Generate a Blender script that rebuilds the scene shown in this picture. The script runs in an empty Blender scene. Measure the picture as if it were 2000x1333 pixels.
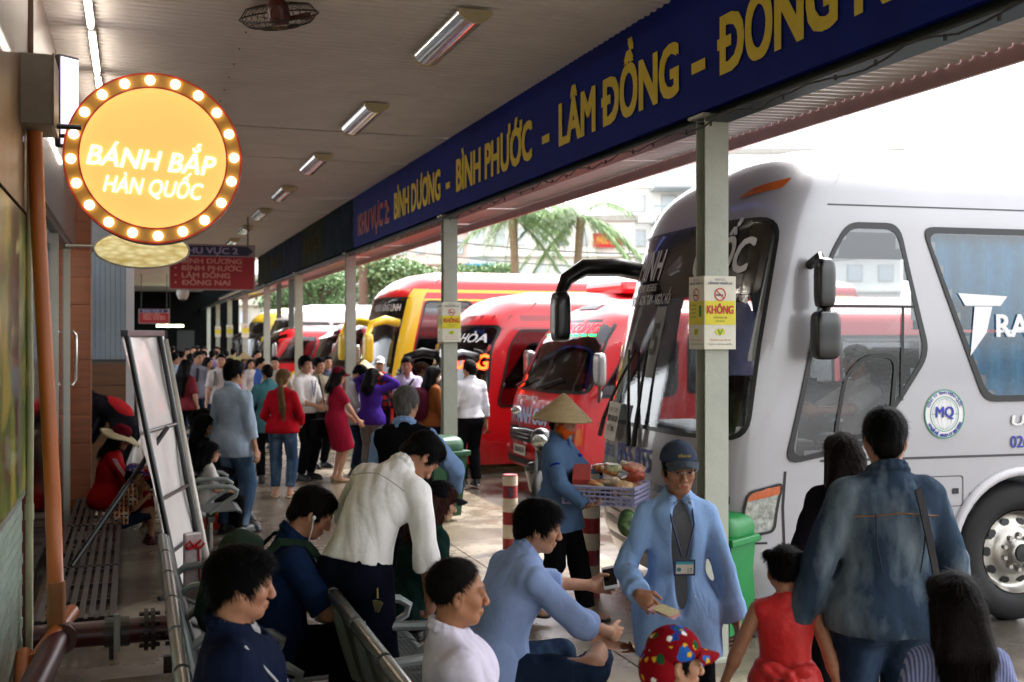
import bpy, bmesh, math, random
import numpy as np
from mathutils import Vector, Matrix
random.seed(7); RNG = np.random.RandomState(11)
R = math.radians
# ------------------------------------------------------------------ camera
# world: +Y runs along the platform, +X across it towards the parked buses, Z up
scene = bpy.context.scene
cam_d = bpy.data.cameras.new('camera'); cam = bpy.data.objects.new('camera', cam_d)
scene.collection.objects.link(cam); scene.camera = cam
CAMZ = 2.05; YAW = R(19.0)
cam.location = (0, 0, CAMZ); cam.rotation_euler = (R(90), 0, -YAW)
cam_d.sensor_width = 36; cam_d.lens = 2150/2000*36; cam_d.shift_y = -0.00575
cam_d.clip_start = 0.05; cam_d.clip_end = 1500
cam_d.dof.use_dof = True; cam_d.dof.focus_distance = 6.2; cam_d.dof.aperture_fstop = 3.0
# ------------------------------------------------------------------ sky, sun, exposure
w = bpy.data.worlds.new('World'); scene.world = w; w.use_nodes = True
nt = w.node_tree; nt.nodes.clear()
sky = nt.nodes.new('ShaderNodeTexSky'); sky.sky_type = 'NISHITA'; sky.sun_disc = False
SUN_EL, SUN_AZ = R(58), R(60)      # azimuth measured from +Y towards +X
sky.sun_elevation = SUN_EL; sky.sun_rotation = SUN_AZ; sky.dust_density = 3.0; sky.air_density = 1.0
hs = nt.nodes.new('ShaderNodeHueSaturation'); hs.inputs['Saturation'].default_value = 0.18   # cloud cover: grey-white sky
bg = nt.nodes.new('ShaderNodeBackground'); bg.inputs['Strength'].default_value = 0.15
wo = nt.nodes.new('ShaderNodeOutputWorld')
nt.links.new(sky.outputs[0], hs.inputs['Color']); nt.links.new(hs.outputs[0], bg.inputs[0]); nt.links.new(bg.outputs[0], wo.inputs[0])
sd = bpy.data.lights.new('sun', 'SUN'); sd.energy = 1.5; sd.angle = R(14); sd.color = (1, .96, .9)
so = bpy.data.objects.new('sun', sd); scene.collection.objects.link(so)
so.rotation_euler = (R(90)-SUN_EL, 0, math.pi-SUN_AZ)
vs = scene.view_settings; vs.view_transform = 'Standard'; vs.look = 'None'; vs.exposure = 2.7; vs.gamma = 1; vs.use_curve_mapping = False
scene.cycles.max_bounces = 7; scene.cycles.diffuse_bounces = 4; scene.cycles.glossy_bounces = 3
scene.cycles.transmission_bounces = 4; scene.cycles.transparent_max_bounces = 8; scene.cycles.caustics_reflective = False; scene.cycles.caustics_refractive = False
scene.cycles.sample_clamp_indirect = 6
C19, S19 = math.cos(YAW), math.sin(YAW)
def cw(X, Z):            # camera-frame sideways X and depth Z -> world x, y
    return (C19*X + S19*Z, -S19*X + C19*Z)
def px(x, Z, y=None):    # picture column x at depth Z -> world (x, y)
    return cw((x-1000)/2150*Z, Z)
# ------------------------------------------------------------------ helpers
COL = scene.collection
def link(o, parent=None):
    COL.objects.link(o)
    if parent is not None: o.parent = parent
    return o
def tag(o, label=None, cat=None, group=None, kind=None):
    if label: o['label'] = label
    if cat: o['category'] = cat
    if group: o['group'] = group
    if kind: o['kind'] = kind
    return o
def empty(name, loc=(0,0,0), rz=0, label=None, cat=None, group=None):
    o = bpy.data.objects.new(name, None); o.empty_display_size = .1
    link(o); o.location = loc; o.rotation_euler = (0,0,rz)
    return tag(o, label, cat, group)
def mesh_obj(name, verts, faces, mat=None, parent=None, smooth=False, loc=None, rz=0):
    me = bpy.data.meshes.new(name)
    me.from_pydata([tuple(v) for v in verts], [], [tuple(f) for f in faces]); me.update()
    if mat is not None:
        me.materials.append(mat)
    if smooth: me.polygons.foreach_set('use_smooth', [True]*len(me.polygons))
    o = bpy.data.objects.new(name, me); link(o, parent)
    if loc is not None: o.location = loc
    if rz: o.rotation_euler = (0,0,rz)
    return o
class MB:
    """collects simple shapes; build() links them as one mesh object"""
    def __init__(s): s.v=[]; s.f=[]; s.m=[]
    def add(s, vs, fs, mi=0):
        o=len(s.v); s.v += [tuple(v) for v in vs]; s.f += [tuple(i+o for i in f) for f in fs]; s.m += [mi]*len(fs)
    def box(s, c, d, rot=None, bev=0, mi=0):
        x,y,z = d[0]/2,d[1]/2,d[2]/2
        if bev>0:
            b=min(bev,x*.9,y*.9,z*.9); vs=[]; fs=[]
            bm=bmesh.new(); bmesh.ops.create_cube(bm,size=1)
            for v in bm.verts: v.co=Vector((v.co.x*2*x,v.co.y*2*y,v.co.z*2*z))
            bmesh.ops.bevel(bm,geom=list(bm.edges),offset=b,segments=2,affect='EDGES',profile=.6)
            bm.verts.index_update()
            vs=[v.co.copy() for v in bm.verts]; fs=[[v.index for v in f.verts] for f in bm.faces]; bm.free()
        else:
            vs=[Vector((sx*x,sy*y,sz*z)) for sx in(-1,1) for sy in(-1,1) for sz in(-1,1)]
            fs=[(0,1,3,2),(4,6,7,5),(0,4,5,1),(2,3,7,6),(0,2,6,4),(1,5,7,3)]
        if rot is not None: vs=[rot@v for v in vs]
        c=Vector(c); s.add([v+c for v in vs],fs,mi); return s
    def tube(s, pts, r, n=10, cap=True, mi=0):
        pts=[Vector(p) for p in pts]; rs=r if isinstance(r,(list,tuple)) else [r]*len(pts)
        vs=[];fs=[]; up=None
        for i,p in enumerate(pts):
            t=(pts[min(i+1,len(pts)-1)]-pts[max(i-1,0)]).normalized()
            if up is None:
                up = Vector((0,0,1)) if abs(t.z)<.9 else Vector((1,0,0))
            a=t.cross(up)
            if a.length<1e-6: a=t.orthogonal()
            a.normalize(); b=a.cross(t).normalized(); up=b
            for k in range(n):
                an=2*math.pi*k/n; vs.append(p+(a*math.cos(an)+b*math.sin(an))*rs[i])
        for i in range(len(pts)-1):
            for k in range(n):
                k2=(k+1)%n; fs.append((i*n+k,i*n+k2,(i+1)*n+k2,(i+1)*n+k))
        if cap:
            fs.append(tuple(range(n))); fs.append(tuple(reversed([(len(pts)-1)*n+k for k in range(n)])))
        s.add(vs,fs,mi); return s
    def lathe(s, prof, n=24, M=None, mi=0, close=False):
        vs=[];fs=[]; m=len(prof)
        for k in range(n):
            an=2*math.pi*k/n
            for (r,z) in prof: vs.append(Vector((r*math.cos(an),r*math.sin(an),z)))
        for k in range(n):
            k2=(k+1)%n
            for j in range(m-1): fs.append((k*m+j,k2*m+j,k2*m+j+1,k*m+j+1))
        if M is not None: vs=[M@v for v in vs]
        s.add(vs,fs,mi); return s
    def poly(s, pts, mi=0): s.add(pts,[tuple(range(len(pts)))],mi); return s
    def build(s, name, mat, parent=None, smooth=False, loc=None, rz=0):
        mats = mat if isinstance(mat,(list,tuple)) else [mat]
        o = mesh_obj(name, s.v, s.f, None, parent, smooth, loc, rz)
        for m in mats: o.data.materials.append(m)
        if len(mats)>1: o.data.polygons.foreach_set('material_index', s.m)
        if smooth == 'auto': pass
        return o
def autosmooth(o, ang=35):
    me=o.data; me.polygons.foreach_set('use_smooth',[True]*len(me.polygons))
    bm=bmesh.new(); bm.from_mesh(me)
    for e in bm.edges:
        if len(e.link_faces)==2 and e.calc_face_angle(0)>R(ang): e.smooth=False
    bm.to_mesh(me); bm.free(); return o
# ------------------------------------------------------------------ materials
MATS={}
def lin(c):
    if isinstance(c,str):
        c=[int(c[i:i+2],16)/255 for i in (0,2,4)]
        c=[x/12.92 if x<=.04045 else ((x+.055)/1.055)**2.4 for x in c]
    return tuple(c[:3])
def mat(name, color, rough=.6, metal=0, var=.12, scale=6, bump=0, bscale=40, spec=.5, emit=0, coat=0, stretch=(1,1,1), dirt=0, alpha=None, sheen=0, world=False):
    if name in MATS: return MATS[name]
    m=bpy.data.materials.new(name); m.use_nodes=True; n=m.node_tree.nodes; l=m.node_tree.links
    b=n['Principled BSDF']; c=lin(color)
    b.inputs['Roughness'].default_value=rough; b.inputs['Metallic'].default_value=metal
    b.inputs['Specular IOR Level'].default_value=spec; b.inputs['Coat Weight'].default_value=coat
    if sheen: b.inputs['Sheen Weight'].default_value=sheen
    tc=n.new('ShaderNodeTexCoord'); mp=n.new('ShaderNodeMapping'); mp.inputs['Scale'].default_value=stretch
    l.new(n.new('ShaderNodeNewGeometry').outputs['Position'] if world else tc.outputs['Object'],mp.inputs[0])
    if var>0:
        no=n.new('ShaderNodeTexNoise'); no.inputs['Scale'].default_value=scale; no.inputs['Detail'].default_value=6; no.inputs['Roughness'].default_value=.6
        l.new(mp.outputs[0],no.inputs['Vector'])
        r=n.new('ShaderNodeValToRGB'); r.color_ramp.elements[0].position=.3; r.color_ramp.elements[1].position=.7
        r.color_ramp.elements[0].color=(*[max(0,x*(1-var)) for x in c],1); r.color_ramp.elements[1].color=(*[min(1,x*(1+var)) for x in c],1)
        l.new(no.outputs[0],r.inputs[0]); out=r.outputs[0]
        if dirt:
            n2=n.new('ShaderNodeTexNoise'); n2.inputs['Scale'].default_value=scale*.35; n2.inputs['Detail'].default_value=8; n2.inputs['Roughness'].default_value=.7
            l.new(mp.outputs[0],n2.inputs['Vector'])
            r2=n.new('ShaderNodeValToRGB'); r2.color_ramp.elements[0].position=.5; r2.color_ramp.elements[1].position=.72
            mx=n.new('ShaderNodeMixRGB'); mx.inputs[2].default_value=(*[x*.35 for x in c],1)
            mt=n.new('ShaderNodeMath'); mt.operation='MULTIPLY'; mt.inputs[1].default_value=dirt
            l.new(n2.outputs[0],r2.inputs[0]); l.new(r2.outputs[0],mt.inputs[0]); l.new(mt.outputs[0],mx.inputs[0]); l.new(out,mx.inputs[1]); out=mx.outputs[0]
        l.new(out,b.inputs['Base Color'])
    else: b.inputs['Base Color'].default_value=(*c,1)
    if bump:
        nb=n.new('ShaderNodeTexNoise'); nb.inputs['Scale'].default_value=bscale; nb.inputs['Detail'].default_value=4
        l.new(mp.outputs[0],nb.inputs['Vector'])
        bp=n.new('ShaderNodeBump'); bp.inputs['Strength'].default_value=bump; bp.inputs['Distance'].default_value=.02
        l.new(nb.outputs[0],bp.inputs['Height']); l.new(bp.outputs[0],b.inputs['Normal'])
    if emit:
        b.inputs['Emission Color'].default_value=(*c,1); b.inputs['Emission Strength'].default_value=emit
    MATS[name]=m; return m
def glass(name, tint=(.6,.65,.65), dens=.5, rough=.02):
    """window glass: part see-through (tinted), part mirror"""
    if name in MATS: return MATS[name]
    m=bpy.data.materials.new(name); m.use_nodes=True; n=m.node_tree.nodes; l=m.node_tree.links; n.clear()
    o=n.new('ShaderNodeOutputMaterial'); t=n.new('ShaderNodeBsdfTransparent'); t.inputs[0].default_value=(*[x*(1-dens) for x in tint],1)
    g=n.new('ShaderNodeBsdfGlossy'); g.inputs['Roughness'].default_value=rough; g.inputs[0].default_value=(.95,.97,1,1)
    fr=n.new('ShaderNodeFresnel'); fr.inputs[0].default_value=1.5
    ad=n.new('ShaderNodeMath'); ad.operation='MULTIPLY_ADD'; ad.inputs[1].default_value=1.3; ad.inputs[2].default_value=.03
    tc=n.new('ShaderNodeTexCoord'); vo=n.new('ShaderNodeTexNoise'); vo.inputs['Scale'].default_value=60
    bp=n.new('ShaderNodeBump'); bp.inputs['Strength'].default_value=.03; bp.inputs['Distance'].default_value=.01
    l.new(tc.outputs['Object'],vo.inputs['Vector']); l.new(vo.outputs[0],bp.inputs['Height']); l.new(bp.outputs[0],g.inputs['Normal'])
    mx=n.new('ShaderNodeMixShader'); l.new(fr.outputs[0],ad.inputs[0]); l.new(ad.outputs[0],mx.inputs[0]); l.new(t.outputs[0],mx.inputs[1]); l.new(g.outputs[0],mx.inputs[2]); l.new(mx.outputs[0],o.inputs[0])
    MATS[name]=m; return m
def _glyphs(txt,align,shear,space):
    cu=bpy.data.curves.new('t','FONT'); cu.body=txt; cu.size=1; cu.align_x=align; cu.shear=shear; cu.space_character=space; cu.resolution_u=3
    o=bpy.data.objects.new('t',cu); COL.objects.link(o)
    dg=bpy.context.evaluated_depsgraph_get(); me=bpy.data.meshes.new_from_object(o.evaluated_get(dg))
    v=np.array([tuple(p.co) for p in me.vertices]).reshape(-1,3) if len(me.vertices) else np.zeros((0,3)); f=[tuple(p.vertices) for p in me.polygons]
    bpy.data.objects.remove(o); bpy.data.curves.remove(cu); bpy.data.meshes.remove(me); v[:,2]=0; return v,f
HORN={'Đ':'D','Ơ':'O','Ớ':'Ó','Ờ':'Ò','Ợ':'Ọ','ơ':'o'}
def text_geo(txt, size=1.0, bold=0.0, sx=1.0, align='LEFT', shear=0.0, space=1.0):
    """flat lettering from the built-in font -> (verts, faces); horned vowels are a plain letter plus a horn"""
    base=''.join(HORN.get(c,c) for c in txt); v,f=_glyphs(base,align,shear,space)
    if base!=txt:
        for i,c in enumerate(txt):
            if c=='Đ':
                pv,_=_glyphs(base[:i]+'D','LEFT',shear,space); dv,_=_glyphs('D','LEFT',shear,space); x=pv[:,0].max()-(dv[:,0].max()-dv[:,0].min()); n=len(v)
                v=np.concatenate([v,np.array([(x-.07,.32,.0006),(x+.26,.32,.0006),(x+.26,.41,.0006),(x-.07,.41,.0006)])]); f=f+[tuple(range(n,n+4))]
            elif c in HORN:
                pv,_=_glyphs(base[:i]+'O','LEFT',shear,space); x=pv[:,0].max()-.07+shear*0; n=len(v)
                v=np.concatenate([v,np.array([(x-.06,.56,.0006),(x+.02,.56,.0006),(x+.12,.66,.0006),(x+.12,.78,.0006),(x+.03,.78,.0006),(x+.03,.68,.0006)])]); f=f+[tuple(range(n,n+6))]
    v=v*size
    if bold:          # heavier strokes: shifted copies, each a hair above the last
        vs=[];fs=[];b=bold*size
        for k,(dx,dy) in enumerate(((-b,-b*.6),(b,-b*.6),(-b,b*.6),(b,b*.6),(0,0))):
            fs+=[tuple(i+len(v)*k for i in t) for t in f]; vs.append(v+np.array([dx,dy,.0004*k]))
        v=np.concatenate(vs); f=fs
    return v*np.array([sx,1.0,1.0]),f
def text_fit(txt, W, Hh, bold=.02, shear=0.0, space=1.0):
    """lettering scaled to fill width W (centred on 0) with cap height about Hh"""
    v,f=text_geo(txt,1.0,bold,1.0,'LEFT',shear,space)
    x0,x1=v[:,0].min(),v[:,0].max(); cap=.7
    v=np.stack([(v[:,0]-(x0+x1)/2)*W/(x1-x0),(v[:,1]-cap/2)*Hh/cap,v[:,2]],1); return v,f
def flat_text(name, vf, M, mat, parent, lift=0.0):
    """place 2-d lettering by matrix M (x -> right, y -> up, z -> out)"""
    v,f=vf; vs=[M@Vector((p[0],p[1],p[2]+lift)) for p in v]
    return mesh_obj(name,vs,f,mat,parent)
def frame(o, xdir, ydir):
    x=Vector(xdir).normalized(); y=Vector(ydir).normalized(); z=x.cross(y)
    M=Matrix((x,y,z)).transposed().to_4x4(); M.translation=Vector(o); return M
# ------------------------------------------------------------------ implicit surfaces -> meshes (for bodies, clothes, bags)
def V3(*a): return np.array(a,float)
def nrm(v): return v/ (np.linalg.norm(v)+1e-12)
class Field:
    def __init__(s, lo, hi, res):
        s.res=res; s.lo=np.array(lo,float)-2*res; n=np.ceil((np.array(hi,float)-s.lo)/res).astype(int)+3
        s.n=n; s.d=np.full(tuple(n),1.0,np.float32)
        s.ax=[(s.lo[i]+res*np.arange(n[i])).astype(np.float32) for i in range(3)]
    def sub(s, lo, hi):
        i0=np.maximum(np.floor((lo-s.lo)/s.res).astype(int),0); i1=np.minimum(np.ceil((hi-s.lo)/s.res).astype(int)+1,s.n)
        if (i1<=i0).any(): return None
        sl=tuple(slice(a,b) for a,b in zip(i0,i1)); return sl,[s.ax[i][sl[i]] for i in range(3)]
    def put(s, fn, lo, hi, k=.02, sub=False):
        pad=k+2.5*s.res; r=s.sub(np.array(lo)-pad,np.array(hi)+pad)
        if r is None: return
        sl,(x,y,z)=r; q=fn(x[:,None,None],y[None,:,None],z[None,None,:]); a=s.d[sl]
        if sub: q=-q; h=np.maximum(k-np.abs(a-q),0)/max(k,1e-6); s.d[sl]=np.maximum(a,q)+h*h*k*.25
        else: h=np.maximum(k-np.abs(a-q),0)/max(k,1e-6); s.d[sl]=np.minimum(a,q)-h*h*k*.25
    def cone(s, a, b, ra, rb, k=.02, sub=False, clip=None):
        a=np.array(a,float); b=np.array(b,float); ab=b-a; L2=max(ab@ab,1e-9); rm=max(ra,rb)
        def fn(x,y,z):
            t=np.clip(((x-a[0])*ab[0]+(y-a[1])*ab[1]+(z-a[2])*ab[2])/L2,0,1)
            d=np.sqrt((x-a[0]-t*ab[0])**2+(y-a[1]-t*ab[1])**2+(z-a[2]-t*ab[2])**2)-(ra+(rb-ra)*t)
            if clip is not None:
                c,nn=clip; d=np.maximum(d,(x-c[0])*nn[0]+(y-c[1])*nn[1]+(z-c[2])*nn[2])
            return d
        s.put(fn,np.minimum(a,b)-rm,np.maximum(a,b)+rm,k,sub)
    def ell(s, c, r, M=None, k=.02, sub=False, cut=None, power=2):
        """ellipsoid (power 2) or rounded box (higher power); M: 3x3 with columns = local axes; cut: list of (point, normal) half-spaces removed"""
        c=np.array(c,float); r=np.array(r,float); M=np.eye(3) if M is None else M
        ext=np.abs(M)@r
        def fn(x,y,z):
            X,Y,Z=x-c[0],y-c[1],z-c[2]
            p=[(X*M[0,i]+Y*M[1,i]+Z*M[2,i]) for i in range(3)]
            if power==2:
                k0=np.sqrt(sum((p[i]/r[i])**2 for i in range(3)))+1e-6; k1=np.sqrt(sum((p[i]/r[i]**2)**2 for i in range(3)))+1e-6
                d=k0*(k0-1)/k1
            else:
                k0=(sum(np.abs(p[i]/r[i])**power for i in range(3)))**(1/power); d=(k0-1)*r.min()
            if cut:
                for (o,nn) in cut: d=np.maximum(d,X*nn[0]+Y*nn[1]+Z*nn[2]-(np.array(o)-c)@np.array(nn))
            return d
        s.put(fn,c-ext,c+ext,k,sub)
    def plane(s, o, n, k=.004):     # remove the half-space n.(p-o)>0
        x,y,z=s.ax; q=(x-o[0])[:,None,None]*n[0]+(y-o[1])[None,:,None]*n[1]+(z-o[2])[None,None,:]*n[2]
        h=np.maximum(k-np.abs(s.d-q),0)/k; s.d=np.maximum(s.d,q.astype(np.float32))+h*h*k*.25
    def ripple(s, amp, waves):
        """folds: a sum of creased waves; waves = [(kvec, phase)]"""
        x,y,z=s.ax; m=np.abs(s.d)<amp*3+2*s.res
        idx=np.nonzero(m); X,Y,Z=x[idx[0]],y[idx[1]],z[idx[2]]; t=np.zeros(len(X),np.float32)
        w2=.35*np.sin(9*X+7*Z)+.35*np.sin(8*Y-11*Z+1)
        for i,(kv,ph) in enumerate(waves):
            mk=.5+.5*np.sin(5.1*X*(1+.2*i)+6.3*Z-4.2*Y+2.1*i+ph); t+=(1-2*np.abs(np.sin(.5*(kv[0]*X+kv[1]*Y+kv[2]*Z+ph)+w2*1.6))**.8)*mk
        s.d[idx]+=amp*1.5*t/len(waves)
    def mesh(s, drop=None):
        d=s.d; S=d<0
        nx,ny,nz=d.shape
        c=np.zeros((nx-1,ny-1,nz-1),np.int8)
        for i in (0,1):
            for j in (0,1):
                for k in (0,1): c+=S[i:nx-1+i,j:ny-1+j,k:nz-1+k]
        act=(c>0)&(c<8); ids=np.full(c.shape,-1,np.int32); A=np.argwhere(act); ids[act]=np.arange(len(A))
        if len(A)==0: return np.zeros((0,3)),np.zeros((0,4),int)
        acc=np.zeros((len(A),3)); cnt=np.zeros(len(A))
        off=[(i,j,k) for i in (0,1) for j in (0,1) for k in (0,1)]
        val=[d[A[:,0]+o[0],A[:,1]+o[1],A[:,2]+o[2]] for o in off]
        for p in range(8):
            for q in range(p+1,8):
                do=np.array(off[q])-np.array(off[p])
                if abs(do).sum()!=1: continue
                va,vb=val[p],val[q]; m=(va<0)!=(vb<0); t=np.where(m,va/(va-vb+1e-12),0)
                acc+=m[:,None]*(np.array(off[p])+t[:,None]*do); cnt+=m
        v=s.lo+s.res*(A+acc/np.maximum(cnt,1)[:,None])
        F=[]
        for ax in range(3):
            a1,a2=(ax+1)%3,(ax+2)%3
            sl0=[slice(1,-1)]*3; sl0[ax]=slice(0,-1); sl1=[slice(1,-1)]*3; sl1[ax]=slice(1,None)
            s0,s1=S[tuple(sl0)],S[tuple(sl1)]
            for flip,mm in ((False,s0&~s1),(True,~s0&s1)):
                E=np.argwhere(mm)
                if len(E)==0: continue
                E[:,a1]+=1; E[:,a2]+=1
                def g(da,db):
                    q=E.copy(); q[:,a1]-=da; q[:,a2]-=db; return ids[q[:,0],q[:,1],q[:,2]]
                quad=np.stack([g(1,1),g(0,1),g(0,0),g(1,0)],1)
                F.append(quad[:,::-1] if flip else quad)
        F=np.concatenate(F) if F else np.zeros((0,4),int)
        F=F[(F>=0).all(1)]
        if drop is not None and len(F):
            cen=v[F].mean(1); F=F[~drop(cen)]
        return v,F
def join(parts):
    vs=[];fs=[];o=0
    for v,f in parts:
        vs.append(v); fs.append(f+o); o+=len(v)
    return np.concatenate(vs),np.concatenate(fs)
def np_obj(name, v, f, mat, parent, col=None):
    me=bpy.data.meshes.new(name)
    used=np.unique(f); rem=np.full(len(v),-1); rem[used]=np.arange(len(used)); v=v[used]; f=rem[f]
    if col is not None: col=col[used]
    me.vertices.add(len(v)); me.vertices.foreach_set('co',v.astype(np.float32).ravel())
    me.loops.add(len(f)*4); me.loops.foreach_set('vertex_index',f.astype(np.int32).ravel())
    me.polygons.add(len(f)); me.polygons.foreach_set('loop_start',np.arange(0,len(f)*4,4,dtype=np.int32))
    me.polygons.foreach_set('use_smooth',np.ones(len(f),bool)); me.update(calc_edges=True)
    if col is not None:
        a=me.color_attributes.new('tone','FLOAT_COLOR','POINT'); a.data.foreach_set('color',np.concatenate([col,np.ones((len(col),1))],1).astype(np.float32).ravel())
    me.materials.append(mat)
    o=bpy.data.objects.new(name,me); link(o,parent); return o
# ------------------------------------------------------------------ skin, hair, cloth
def skin_mat(name, c):
    if name in MATS: return MATS[name]
    c=lin(c); g_=.3*c[0]+.6*c[1]+.1*c[2]; m=mat(name,[x*.82+g_*.14 for x in c],.5,var=.1,scale=30,bump=.15,bscale=160,spec=.35); n=m.node_tree.nodes; l=m.node_tree.links; b=n['Principled BSDF']
    src=b.inputs['Base Color'].links[0].from_socket
    at=n.new('ShaderNodeAttribute'); at.attribute_name='tone'; mx=n.new('ShaderNodeMixRGB'); mx.blend_type='MULTIPLY'; mx.inputs[0].default_value=1
    l.new(src,mx.inputs[1]); l.new(at.outputs['Color'],mx.inputs[2]); l.new(mx.outputs[0],b.inputs['Base Color'])
    b.inputs['Subsurface Weight'].default_value=.08; b.inputs['Subsurface Radius'].default_value=(.012,.005,.003); b.inputs['Subsurface Scale'].default_value=1
    return m
def hair_mat(name, c, rough=.42):
    if name in MATS: return MATS[name]
    return mat(name,[x*.55 for x in lin(c)],.5,var=.5,scale=30,bump=.5,bscale=70,stretch=(3,3,.5),spec=.05)
def cloth(name, c, rough=.85, var=.1, bump=.35, **k):
    if name in MATS: return MATS[name]
    m=_cloth(name,c,rough,var,bump,**k); n=m.node_tree.nodes; l=m.node_tree.links; b=n['Principled BSDF']
    tc=n.new('ShaderNodeTexCoord'); mp=n.new('ShaderNodeMapping'); mp.inputs['Scale'].default_value=(1,1,.6); mp.inputs['Rotation'].default_value=(.3,.4,0); no=n.new('ShaderNodeTexNoise'); no.inputs['Scale'].default_value=5.5; no.inputs['Detail'].default_value=2; no.inputs['Distortion'].default_value=.8
    s1=n.new('ShaderNodeMath'); s1.operation='SUBTRACT'; s1.inputs[1].default_value=.5; s2=n.new('ShaderNodeMath'); s2.operation='ABSOLUTE'; s3=n.new('ShaderNodeMath'); s3.operation='POWER'; s3.inputs[1].default_value=.6
    l.new(tc.outputs['Object'],mp.inputs[0]); l.new(mp.outputs[0],no.inputs['Vector']); l.new(no.outputs[0],s1.inputs[0]); l.new(s1.outputs[0],s2.inputs[0]); l.new(s2.outputs[0],s3.inputs[0])
    bp=n.new('ShaderNodeBump'); bp.inputs['Strength'].default_value=.2; bp.inputs['Distance'].default_value=.03; l.new(s3.outputs[0],bp.inputs['Height'])
    if b.inputs['Normal'].links: l.new(b.inputs['Normal'].links[0].from_socket,bp.inputs['Normal'])
    l.new(bp.outputs[0],b.inputs['Normal']); return m
def _cloth(name,c,rough,var,bump,**k):
    return mat(name,c,rough,var=var,scale=9,bump=bump*.45,bscale=34,stretch=(1,1,.55),spec=.03,**k)
def pattern(name, kind, c1, c2, s=40, c3=None):
    """woven / printed cloth: stripes, check, floral, denim, dots"""
    if name in MATS: return MATS[name]
    m=cloth(name,c1); n=m.node_tree.nodes; l=m.node_tree.links; b=n['Principled BSDF']
    src=b.inputs['Base Color'].links[0].from_socket
    tc=n.new('ShaderNodeTexCoord'); sp=n.new('ShaderNodeSeparateXYZ'); l.new(tc.outputs['Object'],sp.inputs[0])
    def wave(sock,sc,th):
        a=n.new('ShaderNodeMath'); a.operation='MULTIPLY'; a.inputs[1].default_value=sc; l.new(sock,a.inputs[0])
        f=n.new('ShaderNodeMath'); f.operation='FRACT'; l.new(a.outputs[0],f.inputs[0])
        g=n.new('ShaderNodeMath'); g.operation='GREATER_THAN'; g.inputs[1].default_value=th; l.new(f.outputs[0],g.inputs[0]); return g.outputs[0]
    def mixc(fac,a,col):
        x=n.new('ShaderNodeMixRGB'); l.new(fac,x.inputs[0]); l.new(a,x.inputs[1]); x.inputs[2].default_value=(*lin(col),1); return x.outputs[0]
    if kind=='stripe': out=mixc(wave(sp.outputs['X'],s,.5),src,c2)
    elif kind=='hstripe': out=mixc(wave(sp.outputs['Z'],s,.55),src,c2)
    elif kind=='check':
        out=mixc(wave(sp.outputs['X'],s,.6),src,c2); out=mixc(wave(sp.outputs['Z'],s,.62),out,c3 or c2); out=mixc(wave(sp.outputs['Y'],s*1.1,.72),out,c2)
    elif kind=='denim':
        no=n.new('ShaderNodeTexNoise'); no.inputs['Scale'].default_value=5; no.inputs['Detail'].default_value=5
        mp=n.new('ShaderNodeMapping'); mp.inputs['Scale'].default_value=(1.6,1.6,.55); l.new(tc.outputs['Object'],mp.inputs[0]); l.new(mp.outputs[0],no.inputs['Vector'])
        r=n.new('ShaderNodeValToRGB'); r.color_ramp.elements[0].position=.47; r.color_ramp.elements[1].position=.72; l.new(no.outputs[0],r.inputs[0]); out=mixc(r.outputs[0],src,c2)
    elif kind in ('floral','dots'):
        out=src
        for i,(cc,sc,th) in enumerate(((c2,s,.34),(c3 or c2,s*.8,.3),('e9e4da',s*1.7,.24),('c9a02a',s*1.4,.2),('1c4a2c',s*1.2,.26))):
            vo=n.new('ShaderNodeTexVoronoi'); vo.inputs['Scale'].default_value=sc; mp=n.new('ShaderNodeMapping'); mp.inputs['Location'].default_value=(i*3.1,i*1.7,i*2.3)
            nz=n.new('ShaderNodeTexNoise'); nz.inputs['Scale'].default_value=sc*3; 
            l.new(tc.outputs['Object'],mp.inputs[0]); l.new(mp.outputs[0],vo.inputs['Vector']); l.new(tc.outputs['Object'],nz.inputs['Vector'])
            ad=n.new('ShaderNodeMath'); ad.operation='MULTIPLY_ADD'; ad.inputs[1].default_value=.35; l.new(nz.outputs[0],ad.inputs[0]); l.new(vo.outputs['Distance'],ad.inputs[2])
            g=n.new('ShaderNodeMath'); g.operation='LESS_THAN'; g.inputs[1].default_value=th+.14; l.new(ad.outputs[0],g.inputs[0]); out=mixc(g.outputs[0],out,cc)
            if kind=='dots' and i==1: break
    l.new(out,b.inputs['Base Color']); return m
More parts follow.
